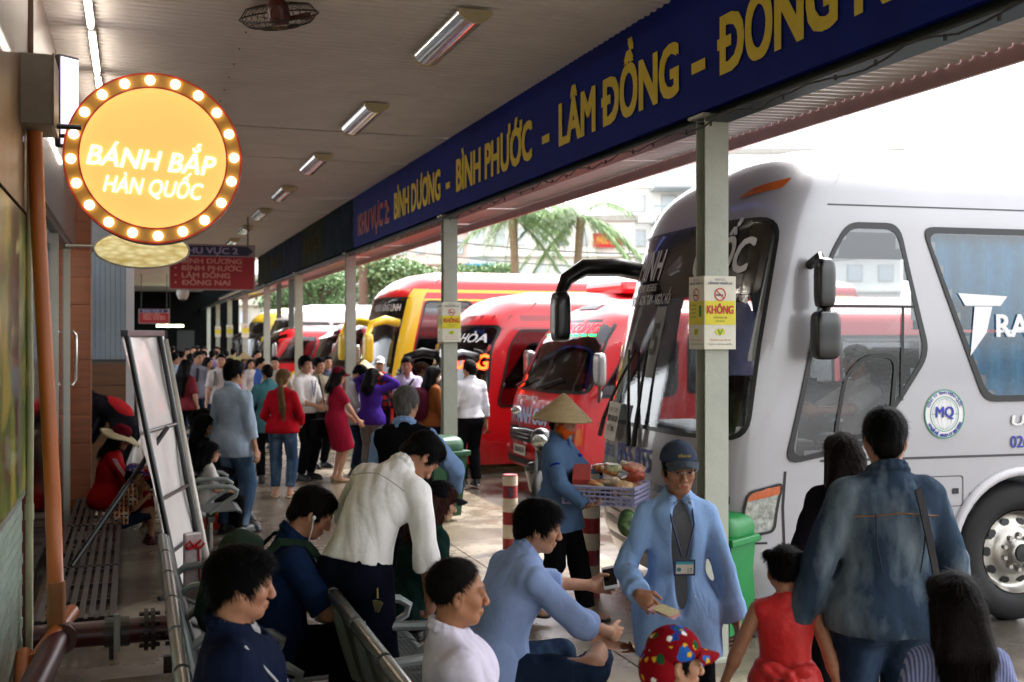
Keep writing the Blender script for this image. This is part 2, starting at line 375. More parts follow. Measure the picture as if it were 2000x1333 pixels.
# ------------------------------------------------------------------ people
def rot(ax,deg):
    a=R(deg); c,s=math.cos(a),math.sin(a)
    return np.array({'x':[[1,0,0],[0,c,-s],[0,s,c]],'y':[[c,0,s],[0,1,0],[-s,0,c]],'z':[[c,-s,0],[s,c,0],[0,0,1]]}[ax])
def ik(S,T,l1,l2,pole):
    D=T-S; d=np.linalg.norm(D); mx=(l1+l2)*.998
    if d>mx: T=S+D*mx/d; D=T-S; d=mx
    u=D/d; a=(l1*l1-l2*l2+d*d)/(2*d); h=math.sqrt(max(l1*l1-a*a,0)); p=np.array(pole,float); p=p-(p@u)*u
    return S+u*a+nrm(p)*h, T
def person(label, loc, yaw, H=1.68, pel=(0,0,.93), lean=0, side=0, twist=0, head=(0,0,0), lh=None, rh=None, le=(-.5,-1,-.2), re=(.5,-1,-.2),
           lf=None, rf=None, lk=(-.12,1,.15), rk=(.12,1,.15), ltoe=8, rtoe=-8, skin='b98462', hair=('short','0d0b0a'), top=None, bottom=None, shoes=('shoe','151414'),sw=None,
           dist=10, female=False, fat=1.0, hscale=1.0, hat=None, extras=(), curl=(35,35), lhd=None, rhd=None, lhn=None, rhn=None, under=None, group=None, name='person', cat='person', seed=None, bare=False):
    """a clothed figure: one continuous skin mesh, clothes, hair and shoes as parts. Local frame: faces +y, metres of a 1.70 m figure"""
    rs=np.random.RandomState(seed if seed is not None else abs(hash(label))%9999 if False else sum(map(ord,label))%9999)
    k=H/1.70; root=empty(name,(loc[0],loc[1],loc[2] if len(loc)>2 else 0),yaw,label,cat,group); root.scale=(k,k,k)
    px1=dist/1101/k                                # metres per picture pixel
    rb=float(np.clip(px1*1.5,.0085,.024)); rh_=float(np.clip(px1*.95,.0048,.017)); rn=float(np.clip(px1*.85,.0045,.013)); rc=float(np.clip(px1*1.3,.0075,.022))
    pel=np.array(pel,float); sw=sw or (.148 if female else .170); hw=.095 if female else .09
    Tl=rot('z',twist*.3)@rot('y',side*.4)@rot('x',-lean*.35); Tc=rot('z',twist)@rot('y',side)@rot('x',-lean); Tm=rot('z',twist*.6)@rot('y',side*.7)@rot('x',-lean*.75)
    waist=pel+Tl@V3(0,.0,.13); chest=waist+Tm@V3(0,.0,.19); neckb=chest+Tc@V3(0,-.015,.20); sL=chest+Tc@V3(-sw,-.01,.118); sR=chest+Tc@V3(sw,-.01,.118)
    Hd=rot('z',head[0])@rot('y',head[2])@rot('x',-head[1])
    hc=neckb+ .5*(Tc@V3(0,.02,.075))+Hd@V3(0,.02,.112)
    hh=lambda x,y,z: hc+Hd@(np.array([x,y,z])*hscale)
    hipL,hipR=pel+Tl@V3(-hw,0,-.03),pel+Tl@V3(hw,0,-.03)
    lf=np.array(lf if lf is not None else (-.1,.0,.085),float); rf=np.array(rf if rf is not None else (.1,.0,.085),float)
    kL,aL=ik(hipL,lf,.425,.415,lk); kR,aR=ik(hipR,rf,.425,.415,rk)
    lh=np.array(lh if lh is not None else (-.305,.03,.80),float); rh=np.array(rh if rh is not None else (.305,.03,.80),float)
    eL,wL=ik(sL,lh,.285,.25,le); eR,wR=ik(sR,rh,.285,.25,re)
    f=fat; sk=skin_mat('skin_'+skin,skin)
    # ---- hands
    def hand(F,wr,el,sgn,hd,hn,cur):
        d=nrm(np.array(hd,float)) if hd is not None else nrm(wr-el); n0=np.array(hn,float) if hn is not None else V3(-sgn,0,0)   # palm faces the body
        n=nrm(n0-(n0@d)*d); s=np.cross(d,n)*sgn     # s points to the thumb side
        if hn is None and s[1]<0 and abs(s[1])>.3: s=-s
        F.ell(wr+d*.05,(.047,.04,.017),np.stack([d,s,n],1),.012)
        F.ell(wr+d*.012,(.03,.028,.021),np.stack([d,s,n],1),.015)
        for i,(o,Lf) in enumerate(((.029,.07),(.0095,.078),(-.0095,.073),(-.028,.058))):
            b=wr+d*(.085-.004*abs(i-1))+s*o; c1=R(cur*.5+4*i); c2=R(cur*1.25+6*i)
            d1=d*math.cos(c1)+n*math.sin(c1)+s*o*.9; d2=d*math.cos(c2)+n*math.sin(c2); d3=d*math.cos(c2*1.45)+n*math.sin(c2*1.45)
            p1=b+d1*Lf*.45; p2=p1+d2*Lf*.32; p3=p2+d3*Lf*.25
            F.cone(b-d*.012,p1,.0098,.0088,.004); F.cone(p1,p2,.0088,.008,.003); F.cone(p2,p3,.008,.0066,.003)
        b=wr+d*.022+s*.028; p1=b+d*.03+s*.026+n*.008; p2=p1+d*.032+s*.006+n*.012*(cur/35)
        F.cone(b,p1,.014,.0105,.01); F.cone(p1,p2,.0105,.0078,.004)
        return wr-.02,wr
    def arm(F,s_,e,w_,g=0.0,k_=.02):
        F.cone(s_,e,.048*f+g,.038*f+g,k_); F.cone(e,w_,.039*f+g,.026+g*.8,k_)
        F.ell(e+(w_-e)*.25,(.04*f+g,.04*f+g,.06),None,k_)
    def leg(F,h,kn,an,g=0.0):
        F.cone(h,kn,.084*f+g,.055*f+g,.03); F.cone(kn,an,.054*f+g,.036+g,.025); F.cone(kn+(an-kn)*.12+V3(0,-.015,0),kn+(an-kn)*.5,.048*f+g,.042+g,.03)
    def torso(F,g=0.0,wide=1.0):
        F.ell(pel+Tl@V3(0,-.005,.0),(.158*f*wide+g,.112*f+g,.125+g),Tl,.05)
        F.ell(pel+Tl@V3(-.075,-.05,-.03),(.085*f+g,.085*f+g,.095+g),Tl,.04); F.ell(pel+Tl@V3(.075,-.05,-.03),(.085*f+g,.085*f+g,.095+g),Tl,.04)
        wr_=.118 if female else .135
        F.ell(waist+Tm@V3(0,.005*f,.0),(wr_*f+g,.098*f*f+g,.15+g),Tm,.07)
        F.ell(chest+Tc@V3(0,-.008,.0),(.148*f+g,.105*f+g,.185+g),Tc,.06)
        if female:
            for sx in (-1,1): F.ell(chest+Tc@V3(sx*.068,.075,-.01),(.06+g*.6,.055+g*.6,.06+g*.6),Tc,.04)
        else: F.ell(chest+Tc@V3(0,.03,.05),(.13*f+g,.075*f+g,.1+g),Tc,.05)
        F.cone(chest+Tc@V3(-sw+.03,-.015,.118),chest+Tc@V3(sw-.03,-.015,.118),.048*f+g,.048*f+g,.06)
        F.cone(chest+Tc@V3(-.09,-.02,.125),neckb+Tc@V3(0,-.008,.0),.04+g,.05+g*.5,.03); F.cone(chest+Tc@V3(.09,-.02,.125),neckb+Tc@V3(0,-.008,.0),.04+g,.05+g*.5,.03)
    def headshape(F):
        S=hscale; E=lambda c,r,k_=.02,**kw: F.ell(hh(*c),np.array(r)*S,Hd,k_*S,**kw)
        E((0,-.014,.032),(.076,.096,.083)); E((0,.022,-.022),(.061,.066,.088),.03); E((0,.052,-.087),(.03,.026,.021),.03)
        for sx in (-1,1):
            F.cone(hh(sx*.052,-.005,-.05),hh(sx*.018,.058,-.092),.02*S,.016*S,.025*S)     # jaw
            E((sx*.037,.058,-.026),(.024,.022,.022),.025)                            # cheek
            E((sx*.077,-.008,-.012),(.009,.021,.033),.008)                            # ear
            E((sx*.084,-.002,-.008),(.006,.012,.02),.006,sub=True)
            F.cone(hh(sx*.012,.089,.021),hh(sx*.046,.077,.02),.010*S,.009*S,.014*S)       # brow
            E((sx*.031,.098,.002),(.017,.014,.0115),.012,sub=True)                    # eye hollow
            F.cone(hh(sx*.019,.0868,.0078),hh(sx*.044,.0815,.0062),.0056*S,.005*S,.006*S); F.cone(hh(sx*.019,.0855,-.0075),hh(sx*.043,.0805,-.0068),.0042*S,.004*S,.006*S)
            E((sx*.031,.0745,.001),(.0135,.0125,.0115),.004)                          # eye
            E((sx*.012,.099,-.04),(.009,.011,.008),.006)                              # nostril wing
        F.cone(hh(0,.088,.012),hh(0,.108,-.034),.0075*S,.0115*S,.012*S)
        F.cone(hh(-.021,.084,-.064),hh(.021,.084,-.064),.0075*S,.0075*S,.008*S); F.cone(hh(0,.09,-.064),hh(0,.09,-.064),.008*S,.008*S,.01*S)
        F.cone(hh(-.017,.083,-.073),hh(.017,.083,-.073),.0078*S,.0078*S,.008*S); F.cone(hh(-.02,.095,-.0685),hh(.02,.095,-.0685),.0022*S,.0022*S,.003*S,sub=True)
        F.cone(neckb+Tc@V3(0,-.01,-.03),hh(0,-.02,-.045),.058*f,.052*f,.03)
    if bare: pass
    parts=[]
    hlo,hhi=hc-.135*hscale-.02,hc+.135*hscale+.02
    hz=neckb+Tc@V3(0,0,.045)
    Fh=Field(hlo,hhi,rh_); headshape(Fh); parts.append(Fh.mesh())
    boxes=[(hlo+rb,hhi-rb)]
    for (wr,el,sg,hd,hn,cu) in ((wL,eL,-1,lhd,lhn,curl[0]),(wR,eR,1,rhd,rhn,curl[1])):
        d=nrm(np.array(hd,float)) if hd is not None else nrm(wr-el); c=wr+d*.085; lo,hi=c-.125,c+.125
        Fg=Field(lo,hi,rn); Fg.cone(el,wr,.039*f,.026,.02); hand(Fg,wr,el,sg,hd,hn,cu); v_,f_=Fg.mesh()
        parts.append((v_,f_)); boxes.append((lo+rb,hi-rb))
    allp=np.stack([hipL,hipR,kL,kR,aL,aR,sL,sR,eL,eR,wL,wR,neckb,pel])
    Fb=Field(allp.min(0)-.17,allp.max(0)+.17,rb*1.15); torso(Fb,-.012); arm(Fb,sL,eL,wL); arm(Fb,sR,eR,wR); leg(Fb,hipL,kL,aL,-.004); leg(Fb,hipR,kR,aR,-.004)
    Fb.cone(neckb+Tc@V3(0,-.01,-.03),hh(0,-.02,-.045),.058*f,.052*f,.03)
    feet=[]
    for (an,tw) in ((aL,ltoe),(aR,rtoe)):
        if isinstance(tw,(tuple,list)): fd=nrm(np.array(tw,float))
        else: fd=rot('z',tw)@V3(0,1,0)
        up=nrm(V3(0,0,1)-fd*fd[2]) if abs(fd[2])<.95 else V3(0,-1,0)
        feet.append((an,fd,up))
        if shoes is None or shoes[0] in ('bare','sandal','heel'):
            heel=an-up*.045-fd*.03; Fb.cone(an,heel,.036,.03,.03); Fb.cone(heel,an-up*.05+fd*.12,.032,.03,.03); 
            for q in range(5): Fb.cone(an-up*.055+fd*.11+np.cross(fd,up)*(q-2)*.017,an-up*.06+fd*(.185-.01*abs(q-1))+np.cross(fd,up)*(q-2)*.018,.015,.010,.008)
    def drop(c):
        m=np.zeros(len(c),bool)
        for lo,hi in boxes: m|=((c>lo)&(c<hi)).all(1)
        return m
    parts.append(Fb.mesh(drop)); v,fc=join(parts)
    # tone: lips, brows, eyes
    q=(v-hc)@Hd/hscale; col=np.ones((len(v),3))
    lip=(np.abs(q[:,0])<.023)&(q[:,1]>.08)&(np.abs(q[:,2]+.068)<.0095-np.abs(q[:,0])*.2); col[lip]=(.88,.66,.63)
    cheek=np.exp(-((np.abs(q[:,0])-.04)**2+(q[:,2]+.03)**2)/.0008)[:,None]*(q[:,1:2]>.03); col=col*(1-cheek*np.array([0,.09,.1]))
    ey=(np.abs(np.abs(q[:,0])-.031)<.0165)&(q[:,1]>.07)&(np.abs(q[:,2]-.001)<.0085); col[ey]=(.16,.13,.12) if dist>6.5 else (.5,.4,.38)
    br=(np.abs(np.abs(q[:,0])-.031)<.02)&(q[:,1]>.06)&(np.abs(q[:,2]-.0225-.004*np.cos((np.abs(q[:,0])-.031)*90))<.0042); col[br]=(.3,.25,.22)
    np_obj('body',v,fc,sk,root,col)
    if dist<6.5:
        for sx in (-1,1):
            e=MB(); c=Vector(hh(sx*.031,.0765,.0005)); Me=Matrix(Hd.tolist()).to_4x4(); Me.translation=c
            prof=[(0.0125*math.sin(t)*hscale,.0125*math.cos(t)*hscale) for t in np.linspace(0,math.pi,9)]
            e.lathe([(r_,z_) for r_,z_ in prof],12,Me@Matrix.Rotation(-math.pi/2,4,'X'))
            for i_,(rr,mi) in enumerate(((.0066,1),(.0028,2))): 
                e.add([Me@Vector((rr*math.cos(t)*hscale,(.0128+.0004*i_)*hscale,rr*math.sin(t)*hscale)) for t in np.linspace(0,2*math.pi,12,endpoint=False)],[tuple(range(12))],mi)
            e.build('eye',[mat('eye_white','a89f96',.2,var=0),mat('iris','2a160c',.15,var=0),mat('pupil','050404',.1,var=0)],root,True)
    def waves(n,s,bias=(1,1,1)):
        o=[]; b_=nrm(rs.normal(size=3)*V3(1,.6,.25))
        for i in range(n):
            q=nrm(b_+rs.normal(size=3)*(.28 if i<n-1 else .9))*s*rs.uniform(.9,2.0); o.append((q,rs.rand()*6.28))
        return o
    fa=.011 if dist<8 else .009
    # ---- bottoms
    if bottom:
        kind,bm_,frac=bottom[0],bottom[1],(bottom[2] if len(bottom)>2 else 1.0)
        g=bottom[3] if len(bottom)>3 else .016
        P=np.stack([hipL,hipR,kL,kR,aL,aR,pel]); F=Field(P.min(0)-.2,P.max(0)+.2,rc)
        wz=pel+Tl@V3(0,0,.115)
        if kind in ('pants','shorts'):
            F.ell(pel+Tl@V3(0,-.005,.0),(.158*f+g,.112*f+g,.135+g),Tl,.05)
            for sx in (-1,1): F.ell(pel+Tl@V3(sx*.075,-.05,-.03),(.085*f+g,.085*f+g,.095+g),Tl,.04)
            for h,kn,an in ((hipL,kL,aL),(hipR,kR,aR)):
                if frac>1: ce=kn+(an-kn)*(frac-1); cd=nrm(an-kn)
                else: ce=h+(kn-h)*frac; cd=nrm(kn-h)
                F.cone(h,kn,.086*f+g,.058*f+g,.03,clip=(ce,cd) if frac<=1 else None)
                if frac>1:
                    F.cone(kn,an,.058*f+g,.046+g,.02,clip=(ce,cd)); F.cone(kn+(an-kn)*.12+V3(0,-.012,0),kn+(an-kn)*.5,.052*f+g,.046+g,.03)
            F.ripple(fa*.45,waves(5,40,(1,1,1.2)))
            F.plane(wz,Tl@V3(0,0,1))
        else:   # skirt of a dress
            for h,kn in ((hipL,kL),(hipR,kR)): F.cone(h,h+(kn-h)*1.15,.1*f+g,.1+g,.12)
            F.ell(pel+Tl@V3(0,-.01,.02),(.165*f+g,.125*f+g,.14+g),Tl,.06)
            ce=hipL*.5+hipR*.5+((kL+kR)/2-(hipL+hipR)/2)*frac; cd=nrm((kL+kR)/2-(hipL+hipR)/2)
            F.ripple(fa,waves(3,40,(1,1,.2))); F.plane(ce,cd)
        v,fc=F.mesh(); np_obj({'pants':'trousers','shorts':'shorts','skirt':'skirt'}[kind],v,fc,bm_,root)
        if kind=='pants' and dist<7 and 'belt' in extras:
            F=Field(wz-.25,wz+.25,rc); F.ell(pel+Tl@V3(0,-.005,.0),(.158*f+g+.006,.112*f+g+.006,.14+g),Tl,.05)
            for sx in (-1,1): F.ell(pel+Tl@V3(sx*.075,-.05,-.03),(.09*f+g,.09*f+g,.1+g),Tl,.04)
            F.plane(wz+Tl@V3(0,0,.006),Tl@V3(0,0,1)); F.plane(wz-Tl@V3(0,0,.034),-(Tl@V3(0,0,1))); v,fc=F.mesh(); np_obj('belt',v,fc,mat('belt_leather','0c0b0b',.35),root)
    # ---- tops
    def garment(nm,m,sleeve,hem,g,collar=True,flare=0,vneck=0,open_=0,amp=1.0,cuff=0,hood=False):
        P=np.stack([pel,sL,sR,eL,eR,wL,wR,neckb]); lo=P.min(0)-.2; lo[2]=min(lo[2],pel[2]-hem-.05); F=Field(lo,P.max(0)+.2,rc)
        torso(F,g)
        if hem>.06:
            hp=pel+Tl@V3(0,-.01,-hem); F.ell(pel+Tl@V3(0,-.01,-hem*.5),(.162*f+g+flare,.122*f+g+flare,hem*.75+.05),Tl,.06)
        for s_,e,w_ in ((sL,eL,wL),(sR,eR,wR)):
            if sleeve<=0: continue
            gs=g*.55+.005
            if sleeve<=1: ce=s_+(e-s_)*sleeve; cd=nrm(e-s_); F.cone(s_,e,.046*f+gs,.046*f+gs+.008,.03,clip=(ce,cd))
            else:
                ce=e+(w_-e)*(sleeve-1); cd=nrm(w_-e); F.cone(s_,e,.046*f+gs,.041*f+gs,.03); F.cone(e,w_,.042*f+gs,.031+gs,.012,clip=(ce,cd))
            if cuff:
                F.cone(ce-cd*.055,ce,.049*f+gs if sleeve<1.6 else .04+gs,.05*f+gs if sleeve<1.6 else .04+gs,.006,clip=(ce+cd*.004,cd))
        if hem>.05 and (kL[2]+kR[2])/2<pel[2]-.25:
            for h,kn in ((hipL,kL),(hipR,kR)): F.cone(h,kn,.09*f+g+.012+flare,.075*f+g+.014+flare,.09)
            F.ell(pel+Tl@V3(0,-.012,-.02),(.168*f+g+flare,.13*f+g+flare,.15),Tl,.05)
        if hem>.01:
            F.ell(pel+Tl@V3(0,-.005,.0),(.158*f+g+.022,.112*f+g+.022,.15+g),Tl,.05)
            for sx in (-1,1): F.ell(pel+Tl@V3(sx*.075,-.05,-.03),(.085*f+g+.02,.085*f+g+.02,.1+g),Tl,.04)
        F.ripple(fa*amp*.8,waves(5,42,(1,.8,1.1)))
        F.plane(pel+Tl@V3(0,0,-hem),-(Tl@V3(0,0,1)))
        # neck opening
        nb=neckb+Tc@V3(0,.012,.035); F.ell(nb+Tc@V3(0,.0,.03),(.06*f,.064*f,.075),Tc,.01,sub=True)
        if vneck: F.cone(neckb+Tc@V3(0,.06,.02),neckb+Tc@V3(0,.11,-vneck),.05,.004,.008,sub=True)
        if open_: F.ell(neckb+Tc@V3(.0,.16,-.22),(open_,.11,.34),Tc@rot('x',8),.01,sub=True)
        if collar:
            for i in range(14):
                t0,t1=2*math.pi*i/14,2*math.pi*(i+1)/14
                if collar=='open' and (abs(math.sin(t0)-1)<.16 or abs(math.sin(t1)-1)<.16): continue
                pr=lambda t,dz,gr: neckb+Tc@V3((.066*f+gr)*math.cos(t),.004+(.066*f+gr)*math.sin(t),.024-.035*math.sin(t)+dz)
                F.cone(pr(t0,.012,0),pr(t1,.012,0),.009,.009,.006); F.cone(pr(t0,-.01,.008),pr(t1,-.01,.008),.01,.01,.01)
        if collar=='open':
            for sx in (-1,1): F.cone(neckb+Tc@V3(sx*.045,.058,.012),neckb+Tc@V3(sx*.058,.088,-.05),.013,.006,.006); F.cone(neckb+Tc@V3(sx*.02,.075,-.005),neckb+Tc@V3(sx*.058,.09,-.05),.008,.006,.006)
        if hood: F.ell(neckb+Tc@V3(0,-.085,-.02),(.1,.05,.075),Tc,.03)
        v,fc=F.mesh(); o=np_obj(nm,v,fc,m,root); return o
    tops=[t for t in (under,top) if t]
    for t in tops: garment(t.get('name','shirt'),t['m'],t.get('sleeve',1.9),t.get('hem',.1),t.get('g',.016),t.get('collar','open'),t.get('flare',0),t.get('vneck',0),t.get('open',0),t.get('amp',1),t.get('cuff',0),t.get('hood',False))
    # ---- shoes
    if shoes and shoes[0]!='bare':
        sm=mat('shoe_'+shoes[1],shoes[1],.45,var=.1)
        for (an,fd,up) in feet:
            b=an-up*.085; sd_=np.cross(fd,up); F=Field(an-.26,an+.26,min(rc,.014)); Ms=np.stack([sd_,fd,up],1)
            if shoes[0]=='shoe':
                F.ell(b+fd*.06+up*.038,(.046,.135,.05),Ms,.02); F.cone(an+up*.02,b-fd*.02+up*.045,.047,.046,.03); F.ell(b+fd*.05+up*.014,(.05,.15,.018),Ms,.01,power=4)
            elif shoes[0]=='heel':
                F.ell(b+fd*.10+up*.02,(.042,.08,.025),Ms,.02); F.ell(b-fd*.03+up*.05,(.036,.045,.03),Ms,.02); F.cone(b-fd*.06+up*.035,b-fd*.06+up*.0,.016,.011,.01); F.cone(b-fd*.03+up*.035,b+fd*.1+up*.012,.028,.035,.02)
            else: F.ell(b+fd*.05+up*.012,(.05,.145,.016),Ms,.01,power=4); F.cone(b+fd*.06+sd_*.045+up*.02,b+fd*.09+up*.06,.01,.01,.01); F.cone(b+fd*.06-sd_*.045+up*.02,b+fd*.09+up*.06,.01,.01,.01)
            F.plane(b,-up); v,fc=F.mesh(); np_obj('shoe',v,fc,sm,root)
    # ---- hair
    if hair:
        st,hcol=hair[0],hair[1]; S=hscale; hm=hair_mat('hair_'+hcol,hcol); F=Field(hc-.22*S-(.5 if st in('long','pony') else 0)*V3(.2,.5,1),hc+.2*S,max(rh_,.005))
        hp=lambda y,z: hh(0,y,z); n2=lambda y,z: Hd@V3(0,y,z)
        t=.008 if st in('short','long','pony','bun') else .005
        if st=='thick': t=.013
        if hat: t=.002
        front=(.086,.060) if st!='thin' else (.055,.088)
        if hat: front=(.06,.03)
        dn=nrm(np.array([-(front[1]+.07),(front[0]+.075)])); nn=np.array([0,dn[0],dn[1]])
        cuts=[(hh(0,front[0],front[1]),-(Hd@nrm(V3(0,-(front[1]+.075),(front[0]+.08)))))]
        F.ell(hh(0,-.016,.036),np.array((.079+t*.8,.099+t*.8,.086+t))*S,Hd,.01,cut=cuts)
        if st in('short','thick'):
            if not hat: F.ell(hh(0,.045,.095),np.array((.056,.045,.018+t*.6))*S,Hd@rot('x',-22),.03); 
            for sx in (-1,1): F.ell(hh(sx*.074,.015,.015),np.array((.009,.018,.04))*S,Hd,.012)
            F.ell(hh(0,-.085,-.03),np.array((.06,.03,.05))*S,Hd,.02)
        if st in('long','pony','bun'):
            F.ell(hh(0,-.06,-.01),np.array((.078,.055,.09))*S,Hd,.03)
            for sx in (-1,1): F.ell(hh(sx*.06,.03,.06),np.array((.028,.05,.05))*S,Hd,.03)
        if st=='long':
            Ld=hair[2] if len(hair)>2 else .33
            b0=hh(0,-.07,-.02); b1=neckb+Tc@V3(0,-.095,-.02); b2=neckb+Tc@V3(0,-.135,-Ld)
            for o in (-.05,0,.05):
                q=Tc@V3(o,0,0); F.cone(b0+q*.9,b1+q*1.3,.05,.05,.04); F.cone(b1+q*1.3,b2+q*1.1,.045,.026,.03)
            for sx in (-1,1): F.cone(hh(sx*.075,.0,.0),neckb+Tc@V3(sx*.09,-.03,-.03),.026,.03,.03)
        if st=='pony':
            b0=hh(0,-.115,.0); b1=neckb+Tc@V3(.02,-.135,-.0); b2=neckb+Tc@V3(.04,-.14,-.2); b3=neckb+Tc@V3(.06,-.12,-.36)
            F.cone(b0,b1,.03,.036,.02); F.cone(b1,b2,.036,.042,.02); F.cone(b2,b3,.042,.012,.02)
        if st=='bun': F.ell(hh(0,-.11,.06),np.array((.045,.04,.045))*S,Hd,.015)
        if st=='tufts':
            for sx in (-1,1): F.ell(hh(sx*.075,-.045,.075),np.array((.03,.03,.028))*S,Hd,.012)
        F.ripple(.003 if dist<8 else .003,[(rs.normal(size=3)*V3(170,170,60),rs.rand()*6) for _ in range(4)])
        v,fc=F.mesh()
        if dist<19 and len(v):
            nb=7000 if dist<6 else 3000 if dist<9 else 1000; pick=rs.randint(0,len(v),nb); q=(v[pick]-hc)@Hd/S; n_=q-V3(0,-.016,.03); n_=n_/np.array([.079,.099,.086])**2; n_/=np.linalg.norm(n_,axis=1)[:,None]
            t_=q-V3(0,-.055,.135); t_-=(t_*n_).sum(1)[:,None]*n_; t_/=np.linalg.norm(t_,axis=1)[:,None]+1e-6
            lowp=q[:,2]<-.1; t_[lowp]=V3(0,-.05,-1); n_[lowp,2]=0
            dr=t_+n_*(rs.rand(nb,1)**2*(.7 if st not in('long','pony') else .2)+.03)+rs.normal(size=(nb,3))*(.2 if st not in('long','pony') else .07); dr/=np.linalg.norm(dr,axis=1)[:,None]; ln=(.022 if st in('short','thin','tufts') else .034 if st=='thick' else .06)*(.6+.8*rs.rand(nb,1))
            if hat: b_ok=(q[:,2]<.0)
            else: b_ok=np.ones(nb,bool)
            sd=np.cross(dr,n_); sd/=np.linalg.norm(sd,axis=1)[:,None]+1e-6; wd=.0013 if dist<6 else .002 if dist<9 else .004
            b0=q-n_*.004; tip=b0+dr*ln; Q=np.stack([b0-sd*wd,b0+sd*wd,tip+sd*wd*.25,tip-sd*wd*.25],1).reshape(-1,3)*S; Q=hc+Q@Hd.T
            fc=np.concatenate([fc,np.arange(nb*4).reshape(-1,4)[b_ok]+len(v)]); v=np.concatenate([v,Q])
        np_obj('hair',v,fc,hm,root)
    if hat: hat(root,hh,Hd,hscale,max(rh_,.0055),neckb)
    root['_']=0; del root['_']
    J=dict(hh=hh,Hd=Hd,neckb=neckb,Tc=Tc,Tm=Tm,Tl=Tl,chest=chest,waist=waist,pel=pel,wL=wL,wR=wR,eL=eL,eR=eR,sL=sL,sR=sR,root=root,k=k,kL=kL,kR=kR,aL=aL,aR=aR,rc=rc,hc=hc)
    return J
def worldp(J,p): return J['root'].matrix_basis@Vector(p)
# ---- hats
def cap_hat(m, brim=True, brimm=None, depth=.04):
    def fn(root,hh,Hd,S,res,nb):
        F=Field(hh(0,0,0)-.26,hh(0,0,0)+.26,res)
        F.ell(hh(0,-.014,.048),np.array((.091,.111,.095))*S,Hd,.01,cut=[(hh(0,0,depth),-(Hd@V3(0,-.12,1)))])
        F.ell(hh(0,-.014,.142),np.array((.008,.008,.006))*S,Hd,.004)
        v,f=F.mesh(); o=np_obj('cap',v,f,m,root)
        if brim:
            nu,nv=17,7; P=[]
            for lay in (0,1):
                for j in range(nv):
                    for i in range(nu):
                        u=-1+2*i/(nu-1); w_=j/(nv-1); c_=math.sqrt(max(0,1-(u*.96)**2))
                        P.append(Vector(hh(.083*u*(1-.08*w_),.052+.04*c_+.082*w_*c_,.060-.020*w_-.030*u*u*(.5+.5*w_)-.004*lay)))
            f_=[]; o_=nu*nv
            for j in range(nv-1):
                for i in range(nu-1): a_=j*nu+i; f_+=[(a_,a_+1,a_+nu+1,a_+nu),(o_+a_,o_+a_+nu,o_+a_+nu+1,o_+a_+1)]
            for i in range(nu-1): a_=(nv-1)*nu+i; f_.append((a_,a_+1,o_+a_+1,o_+a_))
            mesh_obj('brim',P,f_,brimm or m,root,True)
    return fn
def lathe_hat(prof_crown, prof_brim, mc, mb_, tilt=0, names=('crown','brim'), n=40, wob=0, off=(0,-.01,.0)):
    def fn(root,hh,Hd,S,res,nb):
        M=Matrix((Hd@rot('x',tilt)).tolist()).to_4x4(); M.translation=Vector(hh(*off))
        if prof_crown: MB().lathe([(r*S,z*S) for r,z in prof_crown],n,M).build(names[0],mc,root,True)
        if prof_brim:
            b=MB().lathe([(r*S,z*S) for r,z in prof_brim],n,M)
            if wob: b.v=[tuple(Vector(v)+M.to_3x3()@Vector((0,0,wob*math.sin(3*math.atan2(*( (M.inverted()@Vector(v)).yx))) *(( (M.inverted()@Vector(v)).xy.length)/.2)**2))) for v in b.v]
            b.build(names[1],mb_,root,True)
    return fn
# ------------------------------------------------------------------ setting: road, platform, canopy, shop wall
def ground_mat(name, c, rough, wet, sc, joint=None):
    m=mat(name,c,rough,var=.22,scale=sc,bump=.25,bscale=90,dirt=.25,world=True); n=m.node_tree.nodes; l=m.node_tree.links; b=n['Principled BSDF']
    tc=n.new('ShaderNodeNewGeometry'); no=n.new('ShaderNodeTexNoise'); no.inputs['Scale'].default_value=.55; no.inputs['Detail'].default_value=7; no.inputs['Roughness'].default_value=.62
    l.new(tc.outputs['Position'],no.inputs['Vector']); r=n.new('ShaderNodeValToRGB'); r.color_ramp.elements[0].position=.47; r.color_ramp.elements[1].position=.6
    r.color_ramp.elements[0].color=(wet,)*3+(1,); r.color_ramp.elements[1].color=(rough,)*3+(1,)
    l.new(no.outputs[0],r.inputs[0]); l.new(r.outputs[0],b.inputs['Roughness'])
    src=b.inputs['Base Color'].links[0].from_socket; mx=n.new('ShaderNodeMixRGB'); mx.blend_type='MULTIPLY'; mx.inputs[2].default_value=(.55,.53,.5,1)
    inv=n.new('ShaderNodeMapRange'); inv.inputs[1].default_value=.47; inv.inputs[2].default_value=.6; inv.inputs[3].default_value=.8; inv.inputs[4].default_value=0
    l.new(no.outputs[0],inv.inputs[0]); l.new(inv.outputs[0],mx.inputs[0]); l.new(src,mx.inputs[1]); l.new(mx.outputs[0],b.inputs['Base Color'])
    return m
M_ROAD=ground_mat('wet_road','5c564f',.55,.12,3)
M_SLAB=ground_mat('platform_concrete','877c6d',.5,.16,5)
def sheet(name,x0,x1,y0,y1,z,m):
    o=mesh_obj(name,[(x0,y0,z),(x1,y0,z),(x1,y1,z),(x0,y1,z)],[(0,1,2,3)],m); tag(o,kind='structure'); return o
road=sheet('road',-300,300,-200,500,-.03,M_ROAD)
pf=sheet('platform_floor',-6,3.98,-9,75,-.012,mat('slab_joint','4a443b',.8))
bm=bmesh.new(); bmesh.ops.create_cube(bm,size=1)
for v in bm.verts: v.co=Vector((v.co.x*1.192,v.co.y*1.192,v.co.z*.05))
bmesh.ops.bevel(bm,geom=[e for e in bm.edges if all(v.co.z>0 for v in e.verts)],offset=.004,segments=1,affect='EDGES')
slab_me=bpy.data.meshes.new('paving_slab'); bm.to_mesh(slab_me); bm.free(); slab_me.materials.append(M_SLAB)
